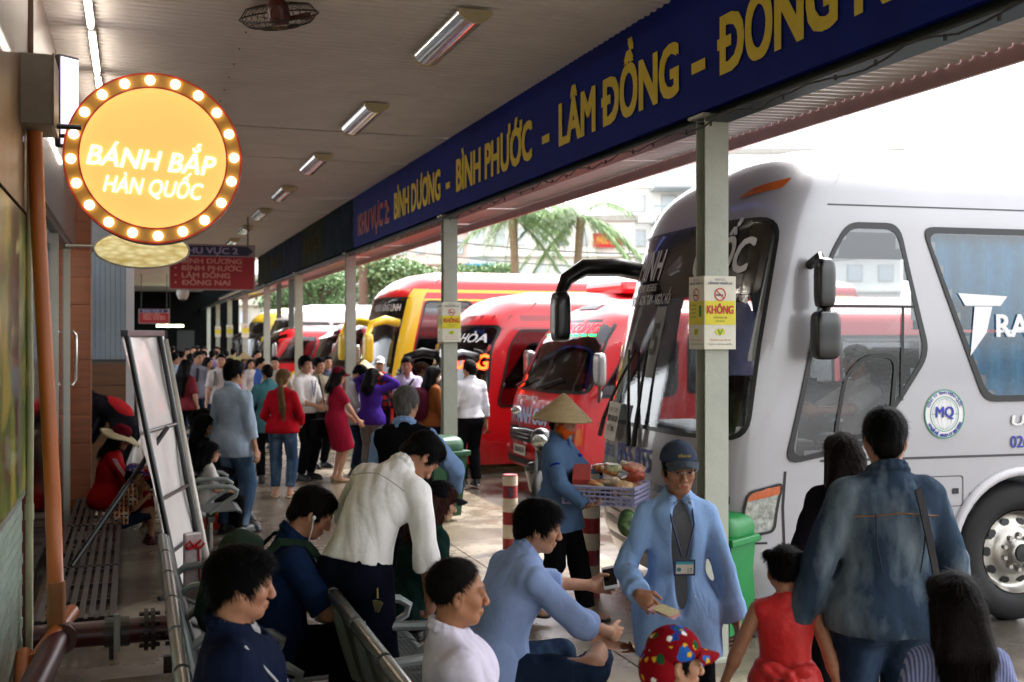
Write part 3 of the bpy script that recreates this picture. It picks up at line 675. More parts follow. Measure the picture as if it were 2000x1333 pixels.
for i in range(4):
    for j in range(-4,38):
        o=bpy.data.objects.new('paving_slab',slab_me); link(o,pf); o.location=(-.6+.6+1.2*i-.05,1.2*j+.3,-.025+random.uniform(-.0015,.0015))
# concrete apron between the shop and the first slabs
tag(MB().box((-.62,9,-.022),(.0,0,0)).build('path',M_SLAB),kind='structure') if False else None
CEIL=4.27
M_CEIL=mat('ceiling_steel','d0c9c4',.5,metal=0,var=.06,scale=2,spec=.5,dirt=.25)
ceil=mesh_obj('canopy_roof',[(-3.2,-8,CEIL+.12),(3.5,-8,CEIL+.12),(3.5,62,CEIL+.12),(-3.2,62,CEIL+.12)],[(0,1,2,3)],mat('roof_top','9a9a98',.7)); tag(ceil,kind='structure')
def corr_sheet(name,W,pitch,nr,h,m):
    v=[];f=[]
    prof=[(0,0),(.3,0),(.42,h),(.86,h),(1,0)]
    ys=[(i+t)*pitch for i in range(nr) for t,_ in prof[:-1]]+[nr*pitch]; zs=[z for i in range(nr) for _,z in prof[:-1]]+[0]
    for y,z in zip(ys,zs): v+=[(0,y,z),(W,y,z)]
    for i in range(len(ys)-1): f.append((2*i,2*i+2,2*i+3,2*i+1))
    me=bpy.data.meshes.new(name); me.from_pydata(v,[],f); me.materials.append(m); return me
cs1=corr_sheet('ceiling_sheet',1.38,.1,10,.022,M_CEIL); cs2=corr_sheet('ceiling_sheet',2.74,.1,10,.022,M_CEIL)
for j in range(-8,52):
    for me,x in ((cs1,-.62),(cs2,.75)):
        o=bpy.data.objects.new('ceiling_sheet',me); link(o,ceil); o.location=(x,j*1.0,CEIL+(.004 if x>0 else 0)+random.uniform(-.004,.004)); o.rotation_euler=(random.uniform(-.0016,.0016),random.uniform(-.001,.001),0)
riv=MB()
for j in range(-4,40):
    for t in (.25,.75): riv.box((.78,j+t,CEIL-.004),(.012,.012,.008))
riv.build('rivet_line',mat('rivet','3a3530',.6),ceil)
# beam under the banner, columns
M_STEEL=mat('column_paint','a9ada0',.45,var=.08,scale=4,dirt=.3,bump=.1,bscale=30)
M_BEAM=mat('beam_paint','1c2a28',.5,var=.3,scale=3)
bo=empty('canopy_beam',(3.48,25,3.45),0,'dark green steel beam running above the row of columns','beam')
b=MB(); b.box((0,0,.05),(.16,80,.012)); b.box((0,0,-.0),(.012,80,.1)); b.box((0,0,-.05),(.16,80,.012)); b.build('beam_profile',M_BEAM,bo)
wv=MB()
for s_ in range(60):
    y=-24+s_*.8; pts=[(-.1,y+t*.8,-.06-.04*math.sin(math.pi*t)*random.uniform(.3,1.2)+random.uniform(-.01,.01)) for t in np.linspace(0,1,6)]; wv.tube(pts,.006,5)
    for t in (.3,.7): wv.box((-.1,y+t*.8,-.09),(.012,.012,.03))
wv.build('cable_run',mat('cable_black','0c0c0c',.5),bo)
# outer awning of corrugated sheets with a fascia
aw=empty('awning',(3.56,0,3.60),0,'corrugated sheet awning hanging out over the bus noses with pale fascia','awning')
M_AWN=mat('awning_steel','b5aca8',.45,var=.06,scale=3)
ame=corr_sheet('awning_sheet',.98,.1,10,.03,M_AWN)
for j in range(-8,50):
    o=bpy.data.objects.new('awning_sheet',ame); link(o,aw); o.location=(0,j*1.0,random.uniform(-.003,.003)); o.rotation_euler=(0,-.03,0)
MB().box((1.0,20,.0),(.03,60,.13)).build('fascia',mat('fascia_paint','b98f86',.5,var=.12),aw)
MB().box((.02,20,.08),(.05,60,.06)).build('edge_rail',M_BEAM,aw)
def column(i,y,label):
    r=empty('canopy_column',(3.48,y,0),0,label,'column','steel columns along the platform edge')
    b=MB(); b.box((0,-.055,1.72),(.165,.011,3.44)); b.box((0,.055,1.72),(.165,.011,3.44)); b.box((0,0,1.72),(.010,.099,3.44)); o=b.build('post',M_STEEL,r)
    MB().box((0,0,.009),(.26,.24,.018)).build('base_plate',M_STEEL,r); MB().box((0,0,3.43),(.24,.2,.02)).build('cap_plate',M_STEEL,r)
    return r
M_SIGNW=mat('sign_white','d9d6c4',.45,var=.06,scale=8,dirt=.15); M_RED=mat('print_red','c0281c',.5,var=.05); M_YEL=mat('print_yellow','d9cc1e',.5,var=.05)
M_GRN=mat('print_green','5c9a2e',.5,var=.05); M_INK=mat('print_ink','4a4a48',.6,var=0); M_BLK=mat('matt_black','0b0b0b',.5,var=.1)
def ring(r0,r1,n=28,z=0,mi=0):
    v=[(r*math.cos(2*math.pi*k/n),r*math.sin(2*math.pi*k/n),z) for k in range(n) for r in (r0,r1)]
    return v,[(2*k,2*k+1,(2*k+3)%(2*n),(2*k+2)%(2*n)) for k in range(n)]
def disc(r,n=28,z=0,sy=1): return [(r*math.cos(2*math.pi*k/n),sy*r*math.sin(2*math.pi*k/n),z) for k in range(n)],[tuple(range(n))]
def putg(geo,M,name,m,parent): v,f=geo; return mesh_obj(name,[M@Vector(p) for p in v],f,m,parent)
def rect(w,h,cx=0,cy=0,z=0): return [(cx-w/2,cy-h/2,z),(cx+w/2,cy-h/2,z),(cx+w/2,cy+h/2,z),(cx-w/2,cy+h/2,z)],[(0,1,2,3)]
def nosmoke(col_y,zc,label,full=True):
    r=empty('no_smoking_sign',(3.48,col_y,zc),0,label,'sign','no smoking boxes on the columns')
    MB().box((0,0,0),(.225,.2,.46),bev=.004).build('box',M_SIGNW,r)
    for (o,xd) in (((0,-.1,0),(1,0,0)),((-.1125,0,0),(0,-1,0))):
        M=frame(o,xd,(0,0,1)); W=.215 if xd[0] else .19
        putg(rect(W,.15,0,-.0,.0015),M,'yellow_band',M_YEL,r)
        if full:
            flat_text('lettering',text_fit('KHU VỰC',.07,.014,.0),M@Matrix.Translation((0,.208,0)),mat('print_blue','33407a',.5,var=0),r,.002)
            flat_text('lettering',text_fit('CẤM HÚT THUỐC LÁ',.17,.014,.01),M@Matrix.Translation((0,.185,0)),mat('print_blue','33407a',.5,var=0),r,.002)
            if xd[0]:
                flat_text('lettering',text_fit('KHÔNG',.19,.05,.04),M@Matrix.Translation((0,.02,0)),M_RED,r,.003)
                flat_text('lettering',text_fit('UỐNG RƯỢU, BIA',.1,.011,.0),M@Matrix.Translation((0,-.03,0)),M_INK,r,.003); flat_text('lettering',text_fit('KHI LÁI XE',.06,.011,.0),M@Matrix.Translation((0,-.052,0)),M_INK,r,.003)
            else:
                for q in range(4): flat_text('lettering',text_fit(('HÃY BỎ RÁC','ĐÚNG NƠI','QUY ĐỊNH','GIỮ VỆ SINH')[q],.08,.012,0),M@Matrix.Translation((-.04,.05-.025*q,0)),M_INK,r,.003)
                putg(rect(.03,.07,.055,.01,.003),M,'pictogram',mat('picto_green','1e7a3c',.5,var=0),r)
            for q,w_ in enumerate((.15,.17)): flat_text('lettering',text_fit('Cùng nhau vì sức khỏe cộng đồng' if q else 'Tổng đài tư vấn miễn phí',w_,.01,0),M@Matrix.Translation((0,-.17-.026*q,0)),M_RED if q==0 else M_INK,r,.002)
        Mt=M@Matrix.Translation((0,.115,0)); putg(ring(.033,.041,28,.002),Mt,'prohibition_ring',M_RED,r); putg(rect(.05,.009,-.004,-.004,.0022),Mt,'cigarette',M_INK,r)
        putg(([tuple(Matrix.Rotation(-.78,4,'Z')@Vector(p)) for p in rect(.07,.007,0,0,.003)[0]],[(0,1,2,3)]),Mt,'slash',M_RED,r)
        Ml=M@Matrix.Translation((0,-.12,0)); putg(disc(.035,24,.0018,.62),Ml,'emblem',M_YEL,r); putg(([(-.02,.016,.003),(-.008,.016,.003),(0,-.006,.003),(.012,.02,.003),(.024,.018,.003),(.003,-.02,.003),(-.005,-.02,.003)],[(0,1,2,3,4,5,6)]),Ml,'emblem_mark',M_GRN,r)
CY=[6.2+6.15*i for i in range(9)]
labs=['pale grey steel column beside the silver bus and the green bin','grey steel column with the man in white shirt and dark trousers beside it','grey steel column between the yellow bus and the burgundy bus','grey steel column just past the burgundy bus with a rusty band','grey steel column in front of the red van with hanging grey tarpaulins',
 'far grey steel column beyond the tarpaulins with a paper sign','first of three distant grey columns along the dark end of the platform','second of three distant grey columns along the dark end of the platform','last grey column at the dark far end of the platform']
for i,y in enumerate(CY): column(i,y,labs[i])
nosmoke(CY[0],2.19,'no smoking notice box on the column beside the silver bus'); nosmoke(CY[1],2.2,'no smoking notice box on the column next to the red bus with lit sign')
for i in (5,6,7): nosmoke(CY[i],2.2,('small no smoking notice on the column just beyond the tarpaulins','small no smoking notice on the next column past the tarpaulin one','small no smoking notice on the farthest signed column')[i-5],False)
for (y,x0,h) in ((29.3,3.5,.9),(26.9,3.5,1.2)):
    o=MB().box((0,0,-h/2),(.02,.9,h)).build('tarpaulin',cloth('tarp_grey','6f6f6a'),None,loc=(x0+.12,y,3.4)); tag(o,'long grey tarpaulin hanging from the beam by the red van' if h>1 else 'short grey tarpaulin hanging beside the longer one','tarpaulin')
# ---- blue destination banner
M_BLUE=mat('banner_blue','0f2174',.6,var=.12,scale=2,spec=.1,dirt=.2); M_BTXT=mat('banner_yellow','d6ba1a',.5,var=.06); M_BRED=mat('banner_red','b02a2c',.5,var=.06)
bn=empty('banner_sign',(3.38,0,3.87),0,'long blue banner with yellow province names along the beam','banner')
MB().box((.03,8.75,0),(.05,17.9,.82)).build('panel',M_BLUE,bn)
def btxt(t,y0,y1,h,m,z=0,bo_=.042,lift=.004):     # letters run towards the viewer: reading direction is -y
    M=frame((0,(y0+y1)/2,z),(0,-1,0),(0,0,1)); flat_text('lettering',text_fit(t,abs(y1-y0),h,bo_),M,m,bn,lift)
btxt('KHU VỰC 2:',17.3,15.05,.31,mat('banner_white','9a8f94',.5,var=0),-.08,.055,.002); btxt('KHU VỰC 2:',17.3,15.05,.30,M_BRED,-.08,.025,.006); btxt('BÌNH DƯƠNG',14.75,12.35,.34,M_BTXT,-.06); btxt('-',12.12,11.95,.34,M_BTXT,-.06); btxt('BÌNH PHƯỚC',11.7,9.25,.34,M_BTXT,-.06)
btxt('-',9.0,8.82,.34,M_BTXT,-.06); btxt('LÂM ĐỒNG',8.6,6.45,.34,M_BTXT,-.06); btxt('-',6.28,6.1,.34,M_BTXT,-.06); btxt('ĐỒNG NAI',5.95,3.95,.34,M_BTXT,-.06)
bp=empty('picture_banner',(3.38,0,3.87),0,'dim landscape picture banner continuing past the blue banner','banner')
for i in range(5): MB().box((.03,19.2+2.9*i,0),(.05,2.86,.82)).build('picture_panel',mat('dim_picture%d'%(i%3),('14242e','20261a','161a2c')[i%3],.7,var=.9,scale=2.2,spec=.03),bp)
for i in range(2): M=frame((0,22.1+5.8*i,0),(0,-1,0),(0,0,1)); flat_text('lettering',text_fit('CHÀO MỪNG QUÝ KHÁCH' if 0 else 'KHU VỰC 3',2.0,.3,.03),M,mat('dim_gold','4a3c18',.7,spec=.03),bp,.005)
# ---- ceiling lights
def ceil_light(y,lab):
    r=empty('ceiling_light',(2.2,y,CEIL-.01),0,lab,'ceiling light','unlit ceiling lights in a row')
    v=[];f=[];n=9
    for k in range(n):
        a=math.pi*k/(n-1); 
        for yy in (-.62,.62): v.append((.115*math.cos(a),yy,-.085*math.sin(a)))
    for k in range(n-1): f.append((2*k,2*k+1,2*k+3,2*k+2))
    mesh_obj('diffuser',v,f,glass('light_cover',(.9,.88,.84),.25,.15),r,True)
    b=MB(); b.box((-.0,0,-.012),(.20,1.22,.02)); b.build('tray',mat('tray_white','b9b3a8',.5),r)
    MB().tube([(-.05,-.58,-.035),(-.05,.58,-.035)],.014,8).build('tube',mat('tube_white','cfcac0',.3,var=0),r); MB().tube([(.05,-.58,-.035),(.05,.58,-.035)],.014,8).build('tube',MATS['tube_white'],r)
    for s in (-1,1):
        e=MB(); e.add([(.12*math.cos(math.pi*k/8),s*.63,-.09*math.sin(math.pi*k/8)) for k in range(9)]+[(.12*math.cos(math.pi*k/8),s*.66,-.09*math.sin(math.pi*k/8)) for k in range(9)],[tuple(range(9)),tuple(range(9,18))]+[(k,k+1,k+10,k+9) for k in range(8)]); e.build('end_cap',mat('endcap','b8aa88',.5),r)
for i,y in enumerate((7.8,11.0,14.1,17.2,20.3,23.4,26.5)): ceil_light(y,('unlit ceiling light beside the wire cage fan' if i==0 else ('second','third','fourth','fifth','sixth','seventh')[i-1]+' unlit ceiling light counted from the wire cage fan'))
# lit tubes by the shop wall
M_TUBE=mat('lit_tube','fff4e6',.4,var=0,emit=3.5)
for i in range(7):
    r=empty('tube_lamp',(-.28,6.2+1.45*i,CEIL-.06),0,('first','second','third','fourth','fifth','sixth','seventh')[i]+' lit ceiling tube counted from the bracket box of the round sign','lamp','lit tubes along the shop side')
    MB().tube([(0,-.6,0),(0,.6,0)],.02,8).build('tube',M_TUBE,r); MB().box((0,0,.04),(.05,1.3,.035)).build('batten',mat('batten','cfcfc8',.5),r)
# ---- ceiling fan in a wire cage
def cage_fan():
    x,y=px(545,7.3); r=empty('ceiling_fan',(x,y,4.165),0,'wire cage fan hanging from the ceiling','fan')
    R0=.26; tilt=Matrix.Rotation(.38,4,'X')@Matrix.Rotation(-.2,4,'Y'); b=MB()
    for k in range(30):
        a=2*math.pi*k/30; pts=[tilt@Vector((rr*math.cos(a+sw_),rr*math.sin(a+sw_),z)) for rr,z,sw_ in ((.04,-.075,0),(.12,-.072,.12),(.21,-.05,.2),(R0,0,.25),(.21,.06,.2),(.08,.08,.1))]; b.tube(pts,.0022,5)
    for rr,z,t in ((R0,0,.006),(.13,-.072,.003),(.2,-.053,.003)): b.tube([tilt@Vector((rr*math.cos(a),rr*math.sin(a),z)) for a in np.linspace(0,2*math.pi,37)],t,6)
    b.build('cage',mat('fan_wire','2c2622',.4,metal=.6),r)
    MB().lathe([(0,-.085),(.03,-.085),(.045,-.078),(.05,-.07),(.0,-.066)],20,tilt).build('badge',mat('fan_gold','b8862c',.3,metal=.8),r)
    MB().lathe([(0,-.05),(.06,-.05),(.075,0),(.07,.08),(.03,.12),(0,.12)],20,tilt).build('motor',mat('fan_motor','4a1a12',.4),r)
    for k in range(3):
        a=2.1*k; MB().add([tilt@Vector((rr*math.cos(a+o),rr*math.sin(a+o),z)) for rr,o,z in ((.05,-.2,-.03),(.22,-.25,-.035),(.22,.25,.0),(.05,.3,-.01))],[(0,1,2,3)]) if 0 else None
        m=MB(); m.add([tilt@Vector((rr*math.cos(a+o),rr*math.sin(a+o),z)) for rr,o,z in ((.05,-.2,-.03),(.22,-.25,-.035),(.22,.25,.0),(.05,.3,-.01))],[(0,1,2,3)]); m.build('blade',mat('fan_blade','5a2416',.4),r)
    MB().tube([(0,0,.08),(0,0,.12)],.03,8).build('mount',MATS['fan_motor'],r)
cage_fan()
# ---- hanging direction signs
def hang_sign(x,y,z,W,H,lines,label):
    r=empty('direction_sign',(x,y,z),0,label,'sign'); M=frame((0,-.03,0),(1,0,0),(0,0,1))
    MB().box((0,0,0),(W,.05,H)).build('panel',mat('sign_red','8f1620',.4,var=.06),r)
    MB().box((0,-.003,H*.36),(W*.985,.05,H*.26)).build('header',mat('sign_grey','8e8d96',.5,var=.05),r)
    v=[(-W*.47,H*.255,.002),(W*.42,H*.255,.002),(W*.485,H*.36,.002),(W*.42,H*.465,.002),(-W*.47,H*.465,.002)]; putg((v,[(0,1,2,3,4)]),M@Matrix.Translation((0,0,.0)),'arrow',mat('sign_navy','151c3c',.4,var=.03),r)
    flat_text('lettering',text_fit(lines[0],W*.68,H*.13,.03),M@Matrix.Translation((-.04*W,H*.36,0)),mat('sign_lilac','9c9cc4',.5,var=0),r,.005)
    for i,t in enumerate(lines[1:]):
        w_=W*.78*len(t)/11; flat_text('lettering',text_fit(t,w_,H*.11,.03),M@Matrix.Translation((-W*.36+w_/2,H*(.13-.16*i),0)),mat('sign_pink','c98a80',.5,var=0),r,.005); putg(disc(H*.022,10,.005),M@Matrix.Translation((-W*.43,H*(.13-.16*i),0)),'bullet',MATS['sign_pink'],r)
    for sx in (-.42,.42): MB().tube([(W*sx,0,H*.5),(W*sx,0,CEIL-z)],.014,6).build('rod',M_BLK,r)
    b=MB(); [b.box((s*W*.5,0,0),(.02,.06,H+.02)) for s in (-1,1)]; b.box((0,0,-H*.5),(W,.06,.02)); b.build('frame',mat('sign_frame','9a8a88',.4,metal=.3),r)
x,y=px(415,20.5); hang_sign(x,y,2.05+133*20.5/2150,1.53,.84,['KHU VỰC 2','BÌNH DƯƠNG','BÌNH PHƯỚC','LÂM ĐỒNG','ĐỒNG NAI'],'red hanging direction sign with navy arrow listing four provinces')
x,y=px(301,40); hang_sign(x,y,2.05+37*40/2150,1.05,.52,['KHU VỰC 3','MIỀN TÂY','BÌNH THUẬN','NINH THUẬN'],'smaller distant red hanging sign far down the platform')
x,y=px(357,24); c=empty('security_camera',(x,y,2.05+82*24/2150),0,'white dome security camera hanging below the direction sign','camera'); MB().lathe([(0,-.16),(.09,-.13),(.13,-.03),(.13,.06),(.05,.1),(0,.1)],18).build('dome',mat('cam_white','b8b4ae',.3),c,True); MB().tube([(0,0,.08),(0,0,CEIL-c.location.z)],.03,8).build('stem',MATS['cam_white'],c); MB().lathe([(0,-.175),(.06,-.16),(.075,-.13)],14).build('lens',M_BLK,c,True)
# ------------------------------------------------------------------ shop side on the left
def LX(p,Z): return (p-260)/2274*Z                 # picture column + depth -> world x
def YA(x,Z): return (Z-.3255*x)/.9455              # world y
def ZH(p,Z): return CAMZ+(655-p)*Z/2150
WALLX=-.61
wl=empty('shop_wall',(WALLX,5.0,0),0,'tiled shop wall with a corn field poster at the edge of the platform','wall')
MB().box((-.62,-5.4,2.13),(1.2,15.2,4.27)).build('wall_core',mat('mortar','c9cabd',.8),wl)
M_TILE=[mat('wall_tile%d'%i,c,.3,var=.06,coat=.2) for i,c in enumerate(('a9bdb0','b2c5b8','a1b6a9'))]
tme=[]
for m in M_TILE:
    t=MB().box((0,0,0),(.012,.192,.058),bev=.003); o=t.build('tile',m); tme.append(o.data); bpy.data.objects.remove(o)
for r_ in range(15):
    for c_ in range(9):
        o=bpy.data.objects.new('tile',random.choice(tme)); link(o,wl); o.location=(-.014+random.uniform(-.001,.001),.45+c_*.2+(.1 if r_%2 else 0)-.12,.16+r_*.063)
        if o.location.y>2.1: bpy.data.objects.remove(o)
MB().box((-.012,0,.065),(.03,4.4,.13)).build('skirting',mat('skirting','b9aa90',.6,dirt=.4),wl)
MB().box((-.008,0,1.12),(.03,4.4,.035)).build('trim',mat('trim_steel','8d938c',.4,metal=.5),wl)
def field_mat():
    m=mat('corn_field_print','6f8a35',.28,var=.5,scale=5,stretch=(1,2.5,.6),coat=.4); n=m.node_tree.nodes; l=m.node_tree.links; b=n['Principled BSDF']
    tc=n.new('ShaderNodeTexCoord'); no=n.new('ShaderNodeTexNoise'); no.inputs['Scale'].default_value=1.6; no.inputs['Detail'].default_value=5; l.new(tc.outputs['Object'],no.inputs['Vector'])
    r=n.new('ShaderNodeValToRGB'); e=r.color_ramp.elements; e[0].position=.3; e[0].color=(*lin('3a2a1c'),1); e[1].position=.72; e[1].color=(*lin('8aa04a'),1)
    for p,c in ((.42,'5a4630'),(.5,'4f7a2c'),(.6,'b9a84a')): q=r.color_ramp.elements.new(p); q.color=(*lin(c),1)
    l.new(no.outputs[0],r.inputs[0]); l.new(r.outputs[0],b.inputs['Base Color']); return m
MB().box((.001,0,1.95),(.012,4.4,1.62)).build('poster',field_mat(),wl)
MB().box((.004,0,3.5),(.02,4.4,1.45)).build('glossy_panel',mat('bronze_panel','4a3322',.45,var=.4,scale=3,stretch=(1,1,.4),coat=.15),wl)
# white-green conduit at the wall corner
cd=empty('conduit',(-.585,7.16,0),0,'pale green plastic conduit running up the wall corner','pipe')
MB().tube([(0,0,.05),(0,0,.9),(.004,0,1.6),(-.004,0,2.4),(.0,0,3.2)],.022,10).build('pipe',mat('conduit_green','a3a583',.5,var=.1,dirt=.3),cd,True)
for z in (.95,1.75,2.95): MB().tube([(0,0,z),(0,0,z+.09)],.027,10).build('coupling',MATS['conduit_green'],cd)
# junction box carrying the round sign
jb=empty('sign_bracket_box',(-.53,6.95,3.44),0,'grey steel box on the wall holding the round sign','box')
MB().box((0,0,0),(.2,.42,.4),bev=.008).build('housing',mat('box_grey','6d6458',.5,var=.1,dirt=.3),jb); MB().box((.103,0,0),(.008,.43,.41)).build('lid',mat('box_lid','5d554a',.5),jb)
MB().tube([(.1,.05,-.16),(.24,.05,-.16)],.016,8).build('bracket',M_BLK,jb)
# round lit sign
RZ=7.2; rx=LX(302,RZ); ry=YA(rx,RZ); rzz=ZH(313,RZ); RR=.556
rsn=empty('round_sign',(rx,ry,rzz),R(-3),'round glowing yellow sign with a ring of bulbs and white lettering','sign')
Mf=frame((0,-.075,0),(1,0,0),(0,0,1))@Matrix.Rotation(R(-3.5),4,'Z')
M_SGY=mat('sign_glow',(1,.56,.15),.4,var=0,emit=.125); M_BULB=mat('bulb_glow','fff1d8',.4,var=0,emit=2.0); M_SGW=mat('letter_glow','fffaf0',.4,var=0,emit=.22)
MB().lathe([(0,-.07),(RR*.985,-.07),(RR,-.055),(RR,.055),(RR*.985,.07),(0,.07)],64,Matrix.Rotation(math.pi/2,4,'X')).build('drum',mat('drum_brown','6b4a30',.35,metal=.4),rsn)
putg(disc(RR*.815,64,.006),Mf,'lit_face',M_SGY,rsn); putg(ring(RR*.83,RR*.975,64,.002),Mf,'marquee_ring',mat('ring_gold','a87a34',.35,var=.05,emit=.025),rsn)
putg(ring(RR*.812,RR*.832,64,.008),Mf,'inner_rim',mat('rim_red','a8321a',.4,var=0,emit=.03),rsn); putg(ring(RR*.972,RR*.995,64,.004),Mf,'outer_rim',MATS['rim_red'],rsn)
for k in range(20):
    a=2*math.pi*(k+.35)/20; Mb=Mf@Matrix.Translation((RR*.905*math.cos(a),RR*.905*math.sin(a),.004))
    MB().lathe([(.03,0),(.028,.012),(.02,.024),(.008,.03),(0,.031)],14,Mb).build('bulb',M_BULB,rsn,True)
flat_text('lettering',text_fit('BÁNH BẮP',RR*1.43,.125,.014,.22),Mf@Matrix.Translation((-.01,-.015,0)),M_SGW,rsn,.012)
flat_text('lettering',text_fit('HÀN QUỐC',RR*1.1,.105,.010,.22),Mf@Matrix.Translation((.01,-.19,0)),M_SGW,rsn,.012)
MB().tube([(-RR-.13,.0,.13),(-RR+.05,0,.13)],.014,8).build('arm',M_BLK,rsn)
# corn shaped lit sign behind it
CZ=9.6; cx=LX(278,CZ); co=empty('corn_sign',(cx,YA(cx,CZ),ZH(488,CZ)),0,'oval corn cob lightbox hanging behind the round sign','sign')
def corn_mat():
    m=mat('corn_glow','cdbb78',.4,var=.1,emit=.12); n=m.node_tree.nodes; l=m.node_tree.links; b=n['Principled BSDF']; tc=n.new('ShaderNodeTexCoord'); mp=n.new('ShaderNodeMapping'); mp.inputs['Scale'].default_value=(9,1,26); mp.inputs['Rotation'].default_value=(0,.25,0)
    vo=n.new('ShaderNodeTexVoronoi'); vo.inputs['Scale'].default_value=1.2; r=n.new('ShaderNodeValToRGB'); r.color_ramp.elements[0].color=(*lin('efe3ae'),1); r.color_ramp.elements[1].color=(*lin('b59a4c'),1)
    l.new(tc.outputs['Object'],mp.inputs[0]); l.new(mp.outputs[0],vo.inputs['Vector']); l.new(vo.outputs['Distance'],r.inputs[0]); l.new(r.outputs[0],b.inputs['Base Color']); l.new(r.outputs[0],b.inputs['Emission Color']); return m
F=Field((-.42,-.1,-.2),(.42,.1,.2),.012); F.ell((0,0,0),(.39,.07,.155),None,.01,power=2.3) if 0 else F.ell((0,0,0),(.39,.07,.155)); v,f=F.mesh(); np_obj('cob',v,f,corn_mat(),co)
MB().tube([(.385*math.cos(a),.0,.15*math.sin(a)) if 0 else (.392*math.cos(a),0,.157*math.sin(a)) for a in np.linspace(0,2*math.pi,41)],.012,6).build('rim',mat('rim_white','b9b4ac',.4),co,True)
MB().tube([(-.39,0,.02),(-.62,0,.02)],.012,6).build('rod',mat('rod_white','c9c6c0',.4),co)
# white-violet lightbox seen almost edge on
lx_=LX(131,7.9); lb=empty('lightbox_sign',(lx_,YA(lx_,7.9),ZH(200,7.9)),R(38),'narrow white and violet lit sign behind the bracket box','sign')
MB().box((0,0,0),(.16,.06,.66),bev=.01).build('case',mat('case_grey','56555a',.4),lb); MB().box((0,-.031,0),(.14,.006,.62)).build('lit_face',mat('violet_glow','d8d6ff',.4,var=.25,scale=8,stretch=(6,1,.5),emit=.45),lb)
# orange drain pipe
M_OR=mat('orange_pvc','b5622a',.42,var=.1,scale=5,dirt=.25)
op=empty('drain_pipe',(-.425,7.0,.3),0,'tall leaning orange plastic drain pipe in front of the shop door','pipe')
MB().tube([(0,0,.05),(-.02,0,.8),(-.06,0,1.6),(-.1,0,2.4),(-.125,0,3.1)],[.047,.045,.044,.043,.042],16).build('pipe',M_OR,op,True); MB().tube([(0,0,.03),(-.004,0,.3)],.052,16).build('sleeve',mat('pvc_sleeve','a0683c',.5,dirt=.4),op); MB().tube([(0,0,-.12),(0,0,.06)],.036,12).build('stub',M_BLK,op)
for (p0,p1,lab) in (((LX(140,6.7),YA(LX(140,6.7),6.7),.37),(LX(68,6.1),YA(LX(68,6.1),6.1),.24),'loose orange pipe length lying over the red water main'),((LX(48,6.2),YA(LX(48,6.2),6.2),.25),(LX(42,5.7),YA(LX(42,5.7),5.7),.14),'short orange pipe stub at the foot of the tiled wall')):
    o=MB().tube([p0,p1],.046,16).build('orange_pipe',M_OR); autosmooth(o); tag(o,lab,'pipe')
# red water main with flanges
M_RP=mat('red_main','4a1216',.4,var=.25,scale=5,dirt=.5); M_DK=mat('flange_iron','2a1a1a',.5,var=.3)
rp=empty('water_main',(0,7.02,.27),0,'dark red iron water main with bolted flanges crossing the floor','pipe')
b=MB(); b.tube([(-.55,0,0),(.30,0,0)],.075,20); b.tube([(.30,0,0),(.36,0,-.01),(.395,0,-.05),(.40,0,-.12),(.40,0,-.27)],.075,20); b.tube([(-.42,0,.0),(-.46,-.5,-.03),(-.52,-1.2,-.06)],.075,20); o=b.build('pipe',M_RP,rp); autosmooth(o)
for x in (.075,.115,.225,.265): 
    f_=MB().tube([(x-.012,0,0),(x+.012,0,0)],.125,20); f_.build('flange',M_DK,rp)
bl=MB()
for x in (.095,.245):
    for k in range(8): a=math.pi*k/4+.2; bl.tube([(x-.06,.1*math.cos(a),.1*math.sin(a)),(x+.06,.1*math.cos(a),.1*math.sin(a))],.012,6)
bl.build('bolts',mat('bolt','3c3533',.5,metal=.5),rp)
MB().tube([(-.16,0,0),(-.02,0,0)],.088,20).build('clamp',mat('clamp_iron','3a3430',.5,dirt=.4),rp); MB().box((-.09,-.095,.02),(.04,.02,.22),bev=.005).build('clamp_plate',mat('galvanised','8a8a84',.4,metal=.6),rp); MB().tube([(-.40,-.08,.0),(-.40,.06,.0)],.09,18).build('tee_collar',mat('tee_iron','57352a',.5,dirt=.4),rp)
MB().box((.2,0,-.22),(.05,.05,.1)).build('support',M_DK,rp)
st=MB().box((-.16,5.6,.05),(.78,2.1,.1),bev=.008).build('concrete_step',M_SLAB); tag(st,kind='structure')
F=Field((-.2,-.15,0),(.2,.15,.12),.012); F.ell((-.06,0,.02),(.1,.04,.03)); F.ell((.06,.03,.02),(.07,.05,.03)); F.ell((.08,-.06,.015),(.05,.05,.02)); F.ripple(.01,[(RNG.normal(size=3)*60,1) for _ in range(4)]); v,f=F.mesh(); o=np_obj('rag',v,f,cloth('rag_black','0c0b0b'),None); o.location=(LX(262,5.5),5.0,.1); tag(o,'crumpled black rag on the concrete step','rag')
# slatted platform bench (three frames)
M_SL=mat('slat_brown','3a3230',.45,var=.25,scale=8,metal=.2)
for i,(y0,y1) in enumerate(((7.35,8.95),(9.0,10.9),(10.95,12.75))):
    r=empty('slatted_bench',(-.34,(y0+y1)/2,0),0,('low dark slatted bench frame behind the water main','low dark slatted bench frame between two others by the shop front','low dark slatted bench frame under the woman in the red jacket')[i],'bench'); Ly=y1-y0
    for k in range(8): MB().box((-.215+k*.0615,0,.285),(.036,Ly,.014),bev=.002).build('slat',M_SL,r)
    fr=MB(); 
    for t in (-.48,-.16,.16,.48): fr.box((0,t*Ly,.262),(.46,.03,.03))
    fr.box((.225,0,.26),(.025,Ly,.04)); fr.box((-.225,0,.26),(.025,Ly,.04)); fr.build('frame',mat('bench_frame','1c1817',.5),r)
    for sx in (-1,1):
        for sy in (-1,1): MB().box((sx*.21,sy*Ly*.46,.125),(.03,.03,.25)).build('leg',MATS['bench_frame'],r)
